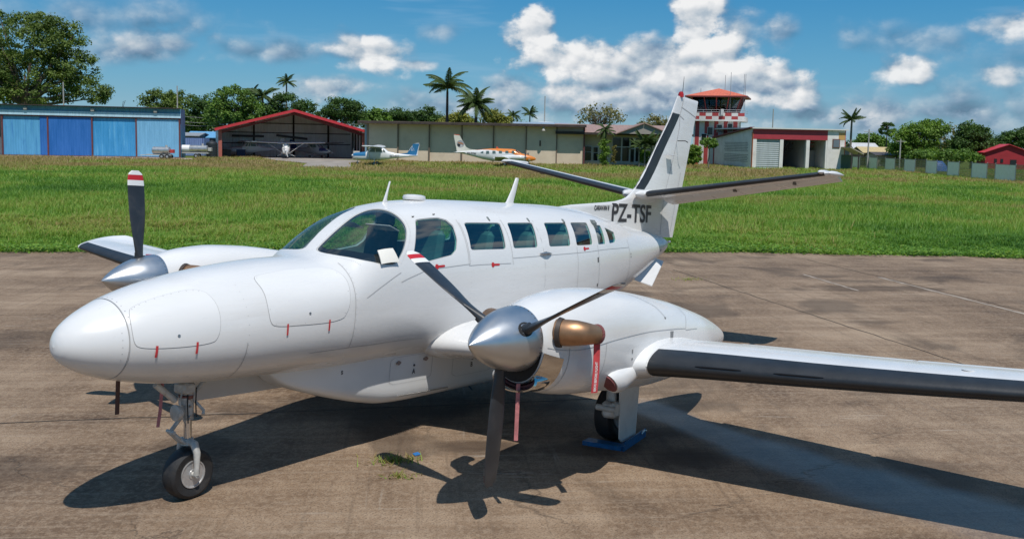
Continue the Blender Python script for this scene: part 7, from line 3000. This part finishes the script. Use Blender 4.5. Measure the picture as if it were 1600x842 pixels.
for i, (dx, row, rad) in enumerate(((0, 222, 24), (-9, 228, 18), (10, 226, 20))):
    palm(('tallest stem of the arching palm clump by the terminal', 'left stem of the arching palm clump by the terminal', 'right stem of the arching palm clump by the terminal')[i], 1008 + dx, 122, row, rad, 20 + i, 16, 'royal', 0, .09)
# vines and hanging yellow leaves on the clad palm
b_ = gp(945, 123.6)
vn = thing('climbing_vine', 'dense climbing vine wrapped round the palm trunk at the terminal', 'vine', (b_[0], b_[1], -.05), -YAW)
r2 = np.random.default_rng(5)
C_ = np.array([(r2.normal(0, .35), r2.normal(0, .3), z) for z in np.linspace(.3, 3.6, 60)])
leaves('foliage', C_, np.full(60, .35), 34, .11, G4, vn, 6)
leaves('dry_foliage', np.array([(1.15 + r2.normal(0, .15), 0, z) for z in np.linspace(.6, 2.7, 24)]), np.full(24, .25), 24, .10, PALMY, vn, 7)
m_ = MB()
m_.tube([(.1, 0, 0), (.3, 0, 1.5), (.1, 0, 3.4)], .05, 6)
m_.build('stem', BARK, vn)

# papaya tree by the fire station
b_ = gp(1108, 121)
pt = thing('papaya_tree', 'papaya tree with a round leafy head in front of the fire station wall', 'tree', (b_[0], b_[1], -.05), -YAW)
zt = hpx(224, 1108, 121)
m_ = MB()
m_.tube([(0, 0, 0), (.04, 0, zt * .5), (0, 0, zt)], [.09, .075, .06], 8)
m_.build('trunk', PTR, pt)
C_ = []
for i in range(34):
    d = r2.normal(size=3)
    d /= np.linalg.norm(d)
    C_.append((d[0] * 1.0, d[1] * .9, zt + .1 + d[2] * .55))
leaves('crown', np.array(C_), np.full(34, .32), 46, .13, G3, pt, 9)
m_ = MB()
for i in range(5):
    m_.lathe([(.01, -.16), (.09, -.08), (.10, .04), (.03, .14)], 'z', (.12 * math.cos(i * 1.3), .12 * math.sin(i * 1.3), zt - .35 - .05 * i), 10)
m_.build('fruit', mat('papaya_green', (.08, .12, .03), .5), pt)

# pine-like columnar tree over the shacks
b_ = gp(1385, 176)
pn = thing('columnar_tree', 'slender dark tree with a narrow head above the straw-roofed shack', 'tree', (b_[0], b_[1], -.05), -YAW)
zt, zl = hpx(192, 1385, 176), hpx(212, 1385, 176)
m_ = MB()
m_.tube([(0, 0, 0), (0, 0, zt)], [.2, .05], 8)
m_.build('trunk', BARK, pn)
C_ = []
for i in range(40):
    u = r2.random()
    rr = (.35 + .95 * math.sin(PI * (u * .8 + .1)))
    a = r2.uniform(0, 2 * PI)
    C_.append((rr * math.cos(a), rr * math.sin(a), zl + (zt - zl) * u))
leaves('crown', np.array(C_), np.full(40, .4), 40, .18, G2, pn, 12)

GROUPS = {'palm tree': 'palm trees behind the airfield buildings', 'tree': 'trees standing round the airfield', 'pole': 'poles and masts behind the hangars', 'wire': 'overhead wires behind the hangars',
          'house': 'small houses and sheds beyond the field', 'hangar': 'hangars along the far side of the field', 'streamer': 'cloth strips hanging from the turboprop', 'wheel chock': 'blue wheel chocks of the turboprop', 'fuel bowser': 'fuel tank trailers by the blue hangar', 'crate': 'crates in the open hangar'}
for o in COL.objects:
    if o.parent is None and o.get('category') in GROUPS:
        o['group'] = GROUPS[o['category']]
    if o.parent is None and o.name.startswith('light_aeroplane'):
        o['group'] = 'light aeroplanes by the hangars'
